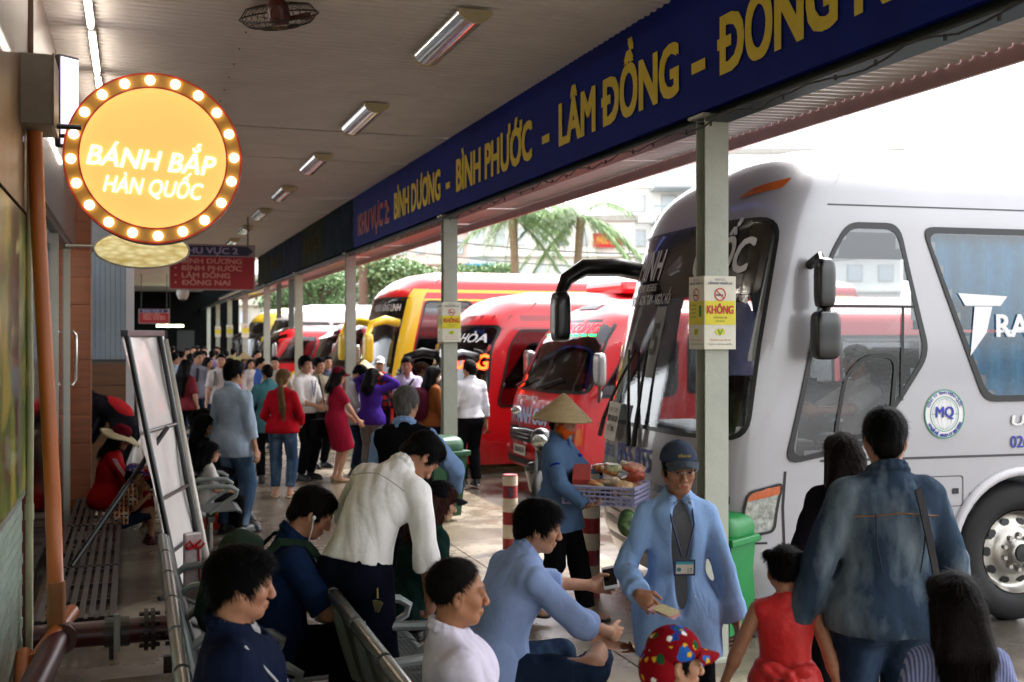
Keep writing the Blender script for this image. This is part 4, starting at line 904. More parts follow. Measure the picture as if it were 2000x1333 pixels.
# shop front: glass, posts, fascia, inside
M_WOOD=mat('wood_panel','7a4426',.35,var=.22,scale=2.2,stretch=(1.2,1.2,14),coat=.2); M_WOOD2=mat('wood_dark','5e3820',.4,var=.2,scale=2,stretch=(1,1,12))
sf=empty('shop_front',(-.64,10,0),0,'glass shop front with aluminium door frame and brown wood fascia','shop front')
MB().box((.02,-.1,3.62),(.1,5.3,1.3)).build('fascia',mat('fascia_wood','4f3526',.3,var=.25,scale=2,stretch=(1,.4,4),coat=.3),sf)
M_ALU=mat('aluminium','b3b2a6',.35,metal=.6,var=.05)
for y,w_ in ((-2.72,.1),(2.05,.06),(.2,.05)): MB().box((0,y,1.5),(.07,w_,3.0)).build('mullion',M_ALU if y!=-2.72 else mat('red_post','5a1d16',.4),sf)
MB().box((0,-.3,2.96),(.08,4.9,.07)).build('head_rail',mat('dark_alu','3c3a38',.35,metal=.6),sf); MB().box((0,-.3,.06),(.07,4.9,.12)).build('sill',mat('sill_wood','8a6a4c',.5),sf)
MB().box((0,-1.25,1.5),(.008,2.85,2.85)).build('pane',glass('shop_glass',(.9,.92,.92),.12),sf); MB().box((.0,1.12,1.5),(.008,1.8,2.85)).build('pane',MATS['shop_glass'],sf)
MB().tube([(.06,1.9,1.55),(.1,1.9,1.6),(.1,1.9,2.05),(.06,1.9,2.1)],.014,8).build('door_handle',mat('handle_steel','c9c7c0',.25,metal=.8),sf,True)
pl=empty('wood_pillar',(-.55,12.95,0),0,'brown wood panelled pillar at the end of the shop front','pillar')
for k in range(14): MB().box((0,0,.13+k*.30),(.235,.3,.297),bev=.003).build('panel_board',M_WOOD,pl)
sh=empty('shop_room',(-2.1,10.2,0),0,'shop interior with wood floor and a poster wall seen through the glass','shop')
MB().box((0,0,-.005),(2.9,5.6,.02)).build('wood_floor',mat('shop_floor','8f744f',.4,var=.15,scale=3,stretch=(1,6,1)),sh); MB().box((-1.4,0,1.5),(.06,5.6,3.0)).build('side_wall',mat('shop_wall_dark','2a1f1a',.6),sh); MB().box((0,2.75,1.5),(2.86,.06,3.0)).build('end_wall',mat('poster_dark','16100e',.4,var=.3),sh); MB().box((0,0,3.05),(2.9,5.6,.06)).build('shop_ceiling',mat('shop_ceiling','b9b4ac',.6),sh)
MB().box((0,-2.78,1.5),(2.86,.06,3.0)).build('near_wall',MATS['shop_wall_dark'],sh)
pw=frame((0,2.715,0),(1,0,0),(0,0,1))
for k,(x,z,rx_,rz_,an) in enumerate(((1.25,1.96,.2,.075,.5),(1.32,1.72,.2,.08,.9),(1.18,1.5,.22,.09,.35),(1.3,1.28,.24,.08,.6),(.98,1.75,.2,.08,.2),(1.36,1.1,.2,.07,.3))):
    putg(([tuple(Matrix.Rotation(an,4,'Z')@Vector(p)) for p in disc(rx_,24,.004+.001*k,rz_/rx_)[0]],[tuple(range(24))]),pw@Matrix.Translation((x,z,0)),'corn_picture',mat('corn_print','b98a2c',.4,var=.4,scale=24),sh)
putg(ring(.28,.31,40,.006),pw@Matrix.Translation((1.2,2.45,0)),'white_ring',mat('ring_white','c9c6bc',.5,var=0),sh); putg(disc(.27,40,.005),pw@Matrix.Translation((1.2,2.45,0)),'green_disc',mat('disc_green','4a5a1c',.5,var=.3),sh)
MB().box((1.18,2.4,.45),(.5,.45,.03),bev=.01).build('seat',mat('perf_steel','8f9596',.35,metal=.5),sh); MB().box((1.18,2.6,.75),(.5,.03,.5),bev=.01).build('seat_back',MATS['perf_steel'],sh)
for y in (-1.3,.2,1.6): MB().box((.9,y,2.98),(.06,1.1,.04)).build('strip_light',mat('shop_strip','fffbf2',.4,var=0,emit=6),sh)
tr=MB()
for k in range(260):
    z=random.uniform(0,1.2); rr=.26*(1-z/1.3)*random.uniform(.3,1); a=random.random()*6.28; p=Vector((rr*math.cos(a),rr*math.sin(a),z)); d=Vector((math.cos(a)*.07,math.sin(a)*.07,-.03)); s_=Vector((-math.sin(a),math.cos(a),0))*.012; tr.add([p-s_,p+s_,p+d],[(0,1,2)])
cr=empty('christmas_tree',(-.98,11.4,1.75),0,'small green garland tree hanging inside the shop glass','tree'); tr.build('foliage',mat('garland','123a1c',.6,var=.3),cr); MB().tube([(0,0,-.3),(0,0,1.2)],.012,6).build('stem',M_BLK,cr)
for k in range(5): F=MB().lathe([(0,-.03),(.02,-.022),(.03,0),(.02,.022),(0,.03)],10,Matrix.Translation((.2*math.cos(k*2.3),.2*math.sin(k*2.3),.15+.12*k))); F.build('bauble',mat('bauble%d'%(k%2),('a8232a','c9b06a')[k%2],.2,metal=.5),cr,True)
# kiosk further along
ks=empty('kiosk',(-.55,14.9,0),0,'kiosk with blue-grey ribbed panel over wood boards and a white post','kiosk')
MB().box((-1.0,1.0,2.1),(3.05,2.0,4.2)).build('kiosk_core',mat('kiosk_core','5a5a58',.7),ks)
for k in range(14): MB().box((-.35+k*.061 if 0 else -.30+k*.061,-.012,2.42),(.058,.022,1.36),bev=.006).build('ribbed_panel',mat('panel_blue','8795a0',.45,var=.06,scale=3),ks)
MB().box((.1,-.012,3.15),(.85,.03,.06)).build('rail',mat('kiosk_rail','5c6468',.4),ks); MB().box((.1,-.012,3.7),(.85,.02,1.0)).build('upper_panel',mat('panel_grey','8b9298',.5),ks)
for k in range(6): MB().box((.1,-.012,.15+.28*k),(.85,.022,.275),bev=.003).build('wood_board',mat('kiosk_wood','6b4a30',.5,var=.2,scale=2,stretch=(1,1,9)),ks)
MB().box((.515,.02,2.1),(.1,.1,4.2)).build('corner_post',mat('post_white','c2c2c4',.45,var=.05),ks)
# far end of the platform: near-black wall standing in for the shade deep under the canopy
fe=empty('far_end_shade',(0.5,62,0),0,'near-black wall standing in for the shade at the far end of the platform','building'); MB().box((-1,2,3),(12,4,6)).build('wall',mat('shade_black','111212',1.0,spec=0),fe)
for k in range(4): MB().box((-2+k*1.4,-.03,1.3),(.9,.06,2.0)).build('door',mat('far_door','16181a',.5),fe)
lf_=empty('far_tube_lamp',(*px(332,48),ZH(637,48)),0,'lit tube lamp far down the dark platform','lamp'); MB().tube([(-.55,0,0),(.55,0,0)],.045,8).build('tube',mat('far_tube','e9ffc0',.4,var=0,emit=5),lf_); MB().tube([(0,0,.03),(0,0,CEIL-lf_.location.z)],.01,6).build('stem',M_BLK,lf_)
# ------------------------------------------------------------------ poster stand
def W3(X,Z,z): x,y=cw(X,Z); return Vector((x,y,z))
ps=empty('poster_stand',W3(-2.62,9.07,0),0,'leaning black framed display stand with a wrinkled blank white poster','stand'); O=ps.location
BL,BR,TL,TR=[p-O for p in (W3(-2.60,8.62,.02),W3(-2.66,9.5,.02),W3(-3.02,8.62,2.07),W3(-3.04,9.5,2.06))]
for a_,b_ in ((BL,TL),(BR,TR)): MB().tube([a_,b_],.024,10).build('pole',mat('stand_black','0d0d0e',.3),ps)
for t in (.0,.16,.36,.62): MB().tube([BL+(TL-BL)*t,BR+(TR-BR)*t],.016,8).build('cross_bar',mat('bar_grey','3c3c3e',.3,metal=.5),ps)
MB().box(((TL+TR)/2),(.06,.98,.05),rot=Matrix.Rotation(-math.atan2((TR-TL).x,(TR-TL).y),3,'Z'),bev=.006).build('top_bar',mat('bar_grey2','55555a',.35,metal=.4),ps)
nu,nv=26,46; v=[];f=[]; nrm_=((BR-BL).cross(TL-BL)).normalized()*-1
for j in range(nv+1):
    for i in range(nu+1):
        s,t=-.02+1.16*i/nu,j/nv; p=BL+(TL-BL)*(.01+.985*t)+(BR-BL)*s+(TR-TL-(BR-BL))*s*t
        wr=.008*math.sin(9*s+14*t)+.016*max(0,math.sin(3.5*s*3+5*t-1.2))**6*(1-t)+.012*abs(math.sin(7*(s-.9*t)))*math.exp(-((t-.45)/.25)**2)
        cu_=.16*max(0,s-1.02)**1 if s>1.02 else 0
        v.append(p-nrm_*.026*-1*0+nrm_*(.028 if 0 else -.03)*-1+nrm_*wr-nrm_*cu_)
for j in range(nv):
    for i in range(nu): a_=j*(nu+1)+i; f.append((a_,a_+1,a_+nu+2,a_+nu+1))
mesh_obj('poster',v,f,mat('poster_vinyl','e0dcd8',.28,var=.04,scale=2,coat=.2),ps,True)
MB().tube([BR+(BR-BL)*.12,TR+(TR-TL)*.1-Vector((0,0,.05))],.045,12).build('rolled_edge',mat('vinyl_roll','b5b0a4',.4),ps,True)
mid=BL+(TL-BL)*.62+(BR-BL)*.5+Vector((.05,-.03,.0)); ft=W3(-3.28,8.2,.33)-O; MB().tube([mid,ft],.02,8).build('rear_leg',MATS['stand_black'],ps)
for p in (BL,BR): MB().tube([p+Vector((-.16,-.1,0)),p+Vector((.12,.08,0))],.018,8).build('foot',MATS['stand_black'],ps)
# small packet with red ribbon leaning at its base
pk=empty('gift_packet',(LX(376,6.7),YA(LX(376,6.7),6.7),.43),R(20),'clear plastic gift packet tied with red ribbon beside the stand','packet')
MB().box((0,0,.21),(.11,.035,.42),bev=.012).build('pouch',mat('clear_wrap','c4b4b2',.2,var=.25,scale=14,coat=.4),pk)
mr=mat('ribbon_red','b8161c',.4); MB().tube([(-.052,-.02,.33),(0,-.026,.335),(.052,-.02,.33)],.008,6).build('ribbon_band',mr,pk); MB().tube([(.03,-.022,.33),(.035,-.024,.15),(.05,-.022,.02)],.006,6).build('ribbon_tail',mr,pk)
for s_ in (-1,1): MB().tube([(0,-.03,.335),(s_*.035,-.045,.375),(s_*.06,-.04,.35),(s_*.035,-.035,.325),(0,-.03,.335)],.008,6).build('ribbon_loop',mr,pk)
# ------------------------------------------------------------------ waiting seats
def perf_mat():
    m=mat('perforated_steel','7c8180',.38,metal=.55,var=.06); n=m.node_tree.nodes; l=m.node_tree.links; b=n['Principled BSDF']; tc=n.new('ShaderNodeTexCoord'); vo=n.new('ShaderNodeTexVoronoi'); vo.inputs['Scale'].default_value=45; vo.inputs['Randomness'].default_value=0
    l.new(tc.outputs['Object'],vo.inputs['Vector']); r=n.new('ShaderNodeValToRGB'); r.color_ramp.interpolation='CONSTANT'; r.color_ramp.elements[1].position=.3; r.color_ramp.elements[0].color=(.02,.02,.02,1); r.color_ramp.elements[1].color=(*lin('7c8180'),1); l.new(vo.outputs['Distance'],r.inputs[0]); l.new(r.outputs[0],b.inputs['Base Color']); return m
M_PERF=perf_mat(); M_CH=mat('seat_chrome','9a9c98',.25,metal=.85,var=.04); M_CAST=mat('seat_cast','8b9290',.42,metal=.3,var=.05)
def seat_row(xb,y0,n,label):
    r=empty('waiting_bench',(xb,y0,0),0,label,'bench','steel waiting benches'); P=.56
    def curve(w,th=.012):
        pr=[(.53,.405),(.48,.43),(.3,.425),(.17,.41),(.12,.43),(.09,.5),(.03,.7),(.0,.82)]; return pr
    def strip(pts,y0_,y1_,th):
        b=MB(); 
        for i in range(len(pts)-1):
            (x0,z0),(x1,z1)=pts[i],pts[i+1]; nx,nz=-(z1-z0),(x1-x0); L=math.hypot(nx,nz); nx,nz=nx/L*th,nz/L*th
            b.add([(x0,y0_,z0),(x1,y0_,z1),(x1,y1_,z1),(x0,y1_,z0),(x0-nx,y0_,z0-nz),(x1-nx,y0_,z1-nz),(x1-nx,y1_,z1-nz),(x0-nx,y1_,z0-nz)],[(0,1,2,3),(7,6,5,4),(0,4,5,1),(3,2,6,7)])
        return b
    pr=curve(0)
    for i in range(n):
        ya,yb=i*P+.02,(i+1)*P-.02
        strip(pr[:4],ya,yb,.014).build('seat',M_PERF,r); strip(pr[3:],ya,yb,.014).build('backrest',M_PERF,r)
        o=MB().tube([(-.012,ya,.835),(-.012,yb,.835)],.032,14).build('top_roll',M_CH,r); autosmooth(o)
    for i in range(n+1):
        y=i*P; o=MB().tube([(-.005,y,.84),(.02,y,.72),(.06,y,.58),(.1,y,.45),(.2,y,.40)],[.03,.032,.034,.032,.028],8).build('side_frame',M_CAST,r); autosmooth(o)
        if i in(0,n) or i%1==0:
            F_=MB().tube([(.05,y,.60),(.12,y,.655),(.28,y,.665),(.43,y,.655),(.485,y,.62),(.47,y,.57),(.4,y,.53),(.3,y,.47),(.24,y,.42)],[.018,.022,.024,.024,.022,.02,.018,.018,.018],8); o=F_.build('armrest',M_CAST,r); autosmooth(o)
    MB().box((.26,n*P/2,.365),(.06,n*P,.05)).build('beam',mat('beam_grey','4c4f50',.4,metal=.5),r)
    for y in (.3,n*P-.3):
        b=MB(); b.tube([(.0,y,.03),(.5,y,.03)],.022,8); b.tube([(.26,y,.03),(.26,y,.35)],.03,8); b.build('leg',M_CH,r)
seat_row(.18,3.0,7,'row of steel waiting seats under the man in the navy jacket'); seat_row(.9,2.9,7,'row of steel waiting seats under the man in pale lilac shirt'); seat_row(.42,10.4,5,'farther row of steel waiting seats with the blue duffel bag')
# ------------------------------------------------------------------ bollards, bins, bags
def bollard(y,num,label,x=3.4):
    r=empty('bollard',(x,y,0),0,label,'bollard','red and white bollards on the platform edge')
    Rb=.072; zs=[0,.12,.25,.37,.5,.62,.71]; cols=['bollard_red','bollard_white']; mm=[mat('bollard_red','8a1c20',.4,var=.1,dirt=.2),mat('bollard_white','c9c0ac',.45,var=.1,dirt=.35)]
    for i in range(6): MB().lathe([(Rb,zs[i]),(Rb,zs[i+1])],20).build('band',mm[i%2],r,True)
    MB().lathe([(Rb,.71),(Rb*.95,.722),(0,.724)],20).build('cap',mm[0],r)
    if num:
        v,f=text_fit(num,.05,.085,.03); v2=[]
        a0=math.atan2(-y,-x)
        for p in v: a=a0+p[0]/Rb; v2.append((math.cos(a)*(Rb+.002+p[2]),math.sin(a)*(Rb+.002+p[2]),.56+p[1]))
        mesh_obj('number',v2,f,mat('bollard_blue','2a5a7c',.5,var=0),r)
bollard(9.93,'3','red and white bollard numbered 3 near the woman carrying snacks'); bollard(7.97,None,'red and white bollard behind the legs of the woman carrying snacks'); bollard(15.1,None,'red and white bollard near the yellow bus'); bollard(20.2,None,'farther red and white bollard past the burgundy bus')
def bin_(x,y,rz,c,label,h=.95):
    r=empty('wheelie_bin',(x,y,0),rz,label,'bin'); m=mat('bin_'+c,c,.4,var=.08); s=h/.95
    v=[(sx*(.19+.05*t)*s,sy*(.17+.06*t)*s,(.06+.72*t)*s) for t in (0,1) for sx,sy in ((-1,-1),(1,-1),(1,1),(-1,1))]; b=MB(); b.add(v,[(3,2,1,0),(4,5,6,7),(0,1,5,4),(1,2,6,5),(2,3,7,6),(3,0,4,7)]); b.build('bin_body',m,r)
    MB().box((0,0,.79*s),(.54*s,.52*s,.06*s),bev=.012).build('rim',m,r)
    F=Field((-.3*s,-.3*s,.8*s),(.3*s,.3*s,1.1*s),.014); F.ell((0,0,.82*s),(.245*s,.23*s,.17*s),None,.01,cut=[((0,0,.815*s),np.array([0,0,-1.]))],power=4); v,f=F.mesh(); np_obj('lid',v,f,m,r)
    MB().tube([(-.24*s,.26*s,.84*s),(.24*s,.26*s,.84*s)],.016,8).build('handle',m,r)
    for sx in (-1,1): MB().tube([(sx*.2*s,.17*s,.07*s),(sx*.24*s,.17*s,.07*s)],.07*s,14).build('wheel',M_BLK,r)
x=LX(1405,7.5); bin_(x,YA(x,7.5),R(-60),'17783a','bright green wheelie bin between the column and the silver bus',.82)
x,y=px(858,12.2); bin_(x,y,R(20),'0d4424','dark green bin behind the old man in the black vest',.9)
# ------------------------------------------------------------------ buses
def inpoly(P,poly):
    x,y=P[:,0],P[:,1]; c=np.zeros(len(P),bool); n=len(poly)
    for i in range(n):
        x0,y0=poly[i]; x1,y1=poly[(i+1)%n]
        m=((y0>y)!=(y1>y))&(x<(x1-x0)*(y-y0)/((y1-y0) if abs(y1-y0)>1e-9 else 1e-9)+x0); c^=m
    return c
def roundpoly(pts,r=.08,step=.09):
    """polygon with rounded corners, edges resampled"""
    out=[];n=len(pts); P=[np.array(p,float) for p in pts]
    for i in range(n):
        a,b,c=P[i-1],P[i],P[(i+1)%n]; u=nrm(a-b); w=nrm(c-b); rr=min(r,.45*np.linalg.norm(a-b),.45*np.linalg.norm(c-b)); s,e=b+u*rr,b+w*rr
        for t in np.linspace(0,1,6): out.append((1-t)**2*s+2*t*(1-t)*b+t*t*e)
        nx=P[(i+1)%n]; d=P[(i+2)%n]; rr2=min(r,.45*np.linalg.norm(nx-b),.45*np.linalg.norm(d-nx)); e2=nx+nrm(b-nx)*rr2
        L=np.linalg.norm(e2-e); k=int(L/step)
        for j in range(1,k): out.append(e+(e2-e)*j/k)
    return np.array(out)
def inset(poly,d):
    c=(poly.min(0)+poly.max(0))/2; q=poly-c; L=np.linalg.norm(q,axis=1)[:,None]; ext=(poly.max(0)-poly.min(0))/2
    return c+q*(1-d/np.maximum(ext,.05))
class Shell:
    def __init__(s,Lb,hw,prof,Rx,n,zsh,rw,ztop,zbot):
        s.Lb,s.hw,s.Rx,s.n,s.zsh,s.rw,s.ztop,s.zbot=Lb,hw,Rx,n,zsh,rw,ztop,zbot; s.pz=[p[0] for p in prof]; s.px=[p[1] for p in prof]; s.pw=[p[2] for p in prof]
        ph=np.linspace(0,math.pi/2,400); x=Rx*np.cos(ph)**(2/n); y=hw*np.sin(ph)**(2/n); d=np.hypot(np.diff(x),np.diff(y)); s.arc=np.concatenate([[0],np.cumsum(d)]); s.ph=ph; s.sf=s.arc[-1]; s.send=s.sf+Lb-Rx
    def xf(s,z): return np.interp(z,s.pz,s.px)
    def level(s,q):
        """q: height below the shoulder; above it runs round the roof. returns z, width factor"""
        if q<=s.zsh: return q,float(np.interp(q,s.pz,s.pw))
        t=min((q-s.zsh)/(s.ztop-s.zsh),1.0)   # 0..1 round corner, then crown
        return q,None
    def pos(s,S,z,wf=None):
        S=np.asarray(S,float); z=np.asarray(z,float)+0*S; a=np.abs(S); sg=np.where(S<0,-1.,1.)
        w=np.interp(z,s.pz,s.pw)*s.hw if wf is None else wf*s.hw; xf=s.xf(z)
        ph=np.interp(a,s.arc,s.ph); xa=xf-s.Rx+s.Rx*np.cos(ph)**(2/s.n); ya=w*np.sin(ph)**(2/s.n)
        xs=-s.Rx-(a-s.sf)+xf*np.exp(-np.maximum(a-s.sf,0)/.5)
        fr=a<=s.sf; return np.stack([np.where(fr,xa,xs),sg*np.where(fr,ya,w),z],-1)
    def nor(s,S,z):
        e=.01; du=s.pos(S+e,z)-s.pos(S-e,z); dv=s.pos(S,z+e)-s.pos(S,z-e); n=np.cross(du,dv); n/=np.linalg.norm(n,axis=-1,keepdims=True)+1e-9
        p=s.pos(S,z); out=np.stack([p[...,0]+s.Rx+1.5,p[...,1]*2,0*p[...,2]],-1); return np.where(((n*out).sum(-1)<0)[...,None],-n,n)
    def sx(s,x): return s.sf-s.Rx-x            # side station for local x
def bus(label,cfg,loc,rz):
    c=cfg; root=empty(c.get('name','bus'),(loc[0],loc[1],-.03),rz,label,'bus')
    sh=Shell(c['L'],c['hw'],c['prof'],c['Rx'],c['n'],c['zsh'],c['rw'],c['ztop'],c['zbot']); fine=c.get('fine',.1)
    wins=c['wins']            # (kind, polygon[(s,z)], both sides)
    polys=[]
    for w in wins:
        P=roundpoly(w['p'],w.get('r',.09),.12); polys.append((w,P))
        if w.get('both',True) and w['kind']!='front': polys.append((w,P*np.array([-1,1])))
    # body grid
    Sa=np.concatenate([np.arange(0,sh.sf,fine*.8),np.arange(sh.sf,sh.send,fine),[sh.send]]); Ss=np.concatenate([-Sa[::-1],Sa[1:]])
    zl=list(np.arange(c['zbot'],c['zsh'],fine*.8))+[c['zsh']]; V=[];wf=[]
    lev=[(z,None) for z in zl]; t_=np.linspace(0,1,9)[1:]; w0=float(np.interp(c['zsh'],sh.pz,sh.pw))
    for t in t_: a=t*math.pi/2; lev.append((c['zsh']+(c['zcor']-c['zsh'])*math.sin(a),w0-c['rw']*(1-math.cos(a))))
    wt=lev[-1][1]
    for t in (.25,.5,.75,1.0): lev.append((c['zcor']+(c['ztop']-c['zcor'])*(1-(1-t)**2),wt*(1-t)))
    G=np.stack([sh.pos(Ss,np.full(len(Ss),z),w) for z,w in lev]); nL,nS=G.shape[:2]
    i,j=np.meshgrid(np.arange(nL-1),np.arange(nS-1),indexing='ij'); i=i.ravel(); j=j.ravel()
    cen=np.stack([(Ss[j]+Ss[j+1])/2,np.array([l[0] for l in lev])[i]*.5+np.array([l[0] for l in lev])[i+1]*.5],1); keep=np.ones(len(i),bool)
    low=i<len(zl)-1
    for w,P in polys:
        if w.get('open',True): keep&=~(low&inpoly(cen,inset(P,.05)))
    for wx in c['wheels']:
        for sg in (1,-1): pc=np.abs(cen[:,0])*1.0; xx=-sh.Rx-(pc-sh.sf); keep&=~((np.hypot(xx-wx,cen[:,1]-c['wr'])<c['wr']*1.2)&(pc>sh.sf*.8))
    i,j=i[keep],j[keep]; F=np.stack([i*nS+j,i*nS+j+1,(i+1)*nS+j+1,(i+1)*nS+j],1)
    np_obj('body',G.reshape(-1,3),F,c['paint'],root)
    # two-tone zones, trims and lettering laid on the shell
    def patch(name,P,m,off=.006,rings=7,parent=root,poly_is_round=True):
        P=np.asarray(P,float); ce=(P.min(0)+P.max(0))/2; n=len(P); ts=np.linspace(0,1,rings+1)[1:]
        Q=np.concatenate([[ce]]+[ce+(P-ce)*t for t in ts]); X=sh.pos(Q[:,0],Q[:,1])+sh.nor(Q[:,0],Q[:,1])*off
        f=[(0,1+k,1+(k+1)%n) for k in range(n)]
        for r_ in range(rings-1):
            b0,b1=1+r_*n,1+(r_+1)*n; f+=[(b0+k,b1+k,b1+(k+1)%n,b0+(k+1)%n) for k in range(n)]
        return mesh_obj(name,X,f,m,parent,True)
    def rim(name,P,d,m,off=.012,parent=root):
        P=np.asarray(P,float); I=inset(P,d); n=len(P); Q=np.concatenate([P,I]); X=sh.pos(Q[:,0],Q[:,1])+sh.nor(Q[:,0],Q[:,1])*off
        return mesh_obj(name,X,[(k,(k+1)%n,n+(k+1)%n,n+k) for k in range(n)],m,parent,True)
    def band(name,s0,s1,z0,z1,m,off=.005,ds=.12): 
        ss=np.arange(s0,s1+1e-6,ds); ss[-1]=s1; zz=np.linspace(z0,z1,max(2,int((z1-z0)/.12)+1)); A,B=np.meshgrid(ss,zz,indexing='ij'); X=(sh.pos(A.ravel(),B.ravel())+sh.nor(A.ravel(),B.ravel())*off); m_=len(zz)
        return mesh_obj(name,X,[(a*m_+b,(a+1)*m_+b,(a+1)*m_+b+1,a*m_+b+1) for a in range(len(ss)-1) for b in range(m_-1)],m,root,True)
    def word(txt,s,z,W,H,m,off=.012,bold=.02,shear=0,flip=False):
        v,f=text_fit(txt,W,H,bold,shear); q=v.copy(); sS=s+ (q[:,0]); zz=z+q[:,1]; X=sh.pos(sS,zz)+sh.nor(sS,zz)*(off+q[:,2])[:,None]; return mesh_obj('lettering',X,f,m,root)
    gsk=mat('gasket','0a0a0b',.35,var=0)
    for w,P in polys:
        o=patch('windshield' if w['kind']=='front' else 'window',P,w.get('m',c['glass']),.006,9); rim('gasket',P,w.get('rim',.045),gsk,.010,o)
    # interior floor, ceiling liner, seats
    dk=mat('bus_inside','1c1a1a',.8); x1=-c['L']+.3
    MB().box(((x1-.5)/2,0,c['zbot']+.55),(-x1-.5,c['hw']*1.9,.04)).build('cabin_floor',dk,root)
    MB().box(((x1-.9)/2,0,c['zsh']+.02),(-x1-.9,c['hw']*1.75,.03)).build('cabin_ceiling',mat('bus_lining','56524e',.8),root)
    MB().box((-.75,0,c['dash']),(.5,c['hw']*1.7,.28),bev=.05).build('dashboard',mat('dash','1f1f22',.5),root)
    for k in range(c.get('rows',4)):
        for sy in (-.72,-.27,.27,.72):
            if k==0 and sy<0: continue
            sb=MB(); sb.box((-1.75-.85*k,sy*c['hw'],c['zbot']+.95),(.42,.4*c['hw'],.14),bev=.04); sb.box((-1.97-.85*k,sy*c['hw'],c['zbot']+1.32),(.13,.4*c['hw'],.75),bev=.05,rot=Matrix.Rotation(-.15,3,'Y')); sb.build('seat',mat('bus_seat','2a2c38',.8,var=.2),root)
    # wheels
    ty=mat('tyre','141313',.8,var=.2,dirt=.3); rm=mat('rim_steel','a8a49c',.3,metal=.8,var=.08); wr=c['wr']
    for wx in c['wheels']:
        for sg in (1,-1):
            M=Matrix.Translation((wx,sg*(c['hw']-.16),wr))@Matrix.Rotation(-sg*math.pi/2,4,'X')
            t=MB().lathe([(wr*.58,-.12),(wr*.62,.12),(wr*.75,.145),(wr*.93,.13),(wr,.09),(wr,-.12)],40,M).build('wheel',ty,root,True)
            MB().lathe([(wr*.6,.118),(wr*.585,.10),(wr*.55,.05),(wr*.5,.035),(wr*.36,.075),(wr*.3,.1),(wr*.2,.1),(wr*.19,.14),(wr*.12,.16),(0,.162)],36,M).build('rim',rm,t,True)
            if c.get('fine',.1)<.08:
                for k in range(10):
                    a=2*math.pi*k/10; MB().add(*[0,0]) if 0 else None
                    mh=MB(); mh.lathe([(wr*.055,.004),(wr*.05,.0)],12); mh.v=[tuple(M@Matrix.Rotation(a,4,'Z')@Matrix.Translation((wr*.44,0,.056))@Matrix.Rotation(.2,4,'Y')@Vector(v)) for v in [(wr*.052*math.cos(q),wr*.07*math.sin(q),.004) for q in np.linspace(0,6.28,12,endpoint=False)]]; mh.f=[tuple(range(12))]; mh.m=[0]; mh.build('hand_hole',M_BLK,t)
                    mn=MB(); mn.tube([M@Matrix.Rotation(a+.3,4,'Z')@Vector((wr*.255,0,.095)),M@Matrix.Rotation(a+.3,4,'Z')@Vector((wr*.255,0,.135))],.016,8); mn.build('wheel_nut',rm,t)
                MB().lathe([(0,.175),(wr*.12,.17),(wr*.14,.15)],16,M).build('hub',M_BLK,t)
            if c.get('arch'):
                pts=[(wx+wr*1.19*math.cos(a),sg*(c['hw']+.004),wr+wr*1.19*math.sin(a)) for a in np.linspace(-.25,math.pi+.25,24)]; MB().tube(pts,.035,8).build('arch_trim',c['arch'],root,True)
            MB().box((wx,sg*(c['hw']-.35),wr+.1),(wr*2.5,.5,.02)).build('wheel_house',M_BLK,root)
    MB().box((-c['L']/2-.1,0,c['zbot']+.15),(c['L']-.6,c['hw']*1.7,.25)).build('chassis',M_BLK,root)
    MB().box((-c['L']+.0,0,(c['zbot']+c['zsh'])/2),(.04,c['hw']*1.98,c['zsh']-c['zbot'])).build('rear_wall',c['paint'],root)
    api=dict(root=root,sh=sh,patch=patch,rim=rim,band=band,word=word,cfg=c); 
    if c.get('extra'): c['extra'](api)
    return api
def rp(a,b,z0,z1): return [(a,z0),(b,z0),(b,z1),(a,z1)]
G_CLR=glass('bus_glass_clear',(.8,.84,.84),.25); G_DARK=glass('bus_glass_tint',(.5,.53,.55),.62); G_BLK=glass('bus_glass_dark',(.3,.3,.32),.75)
def paint(name,c,**k): return mat(name,c,.3,var=.06,scale=1.2,coat=.6,spec=.5,dirt=.22,**k)
P_SIL=paint('bus_silver','a09fa2',metal=.15); P_RED=paint('bus_red','b8121a'); P_YEL=paint('bus_yellow','d8b41c'); P_WHT=paint('bus_white','c9c8c4'); P_BUR=paint('bus_burgundy','7a1024'); P_DKRED=paint('bus_deep_red','8a1018')
M_AMB=mat('amber_lens','b8520c',.2,var=.3,scale=40,coat=.6); M_CHR=mat('chrome','c9c9c6',.15,metal=.95,var=0); M_LENS=mat('lamp_lens','8f938c',.12,var=.6,scale=26,coat=1,metal=.4); M_PLATE=mat('plate_white','c9c6bb',.5,var=.03)
def mirror_arm(api,pts,r,box_c,box_d,m=None,name='mirror'):
    root=api['root']; m=m or mat('mirror_black','060606',.3,coat=.3); o=MB().tube(pts,r,10).build('mirror_arm',m,root,True)
    F=Field(np.array(box_c)-np.array(box_d)*.6-.03,np.array(box_c)+np.array(box_d)*.6+.03,.016); F.ell(box_c,np.array(box_d)/2,None,.01,power=5); v,f=F.mesh(); q=np_obj(name,v,f,m,root)
def wipers(api,sts,z0,z1):
    sh=api['sh']
    for (s0,s1) in sts:
        pts=[sh.pos(np.array(s0+(s1-s0)*t),np.array(z0+(z1-z0)*t))+sh.nor(np.array(s0+(s1-s0)*t),np.array(z0+(z1-z0)*t))*.05 for t in np.linspace(0,1,6)]; MB().tube([Vector(p) for p in pts],[.022,.02,.014,.012,.012,.01],6).build('wiper',M_BLK,api['root'])
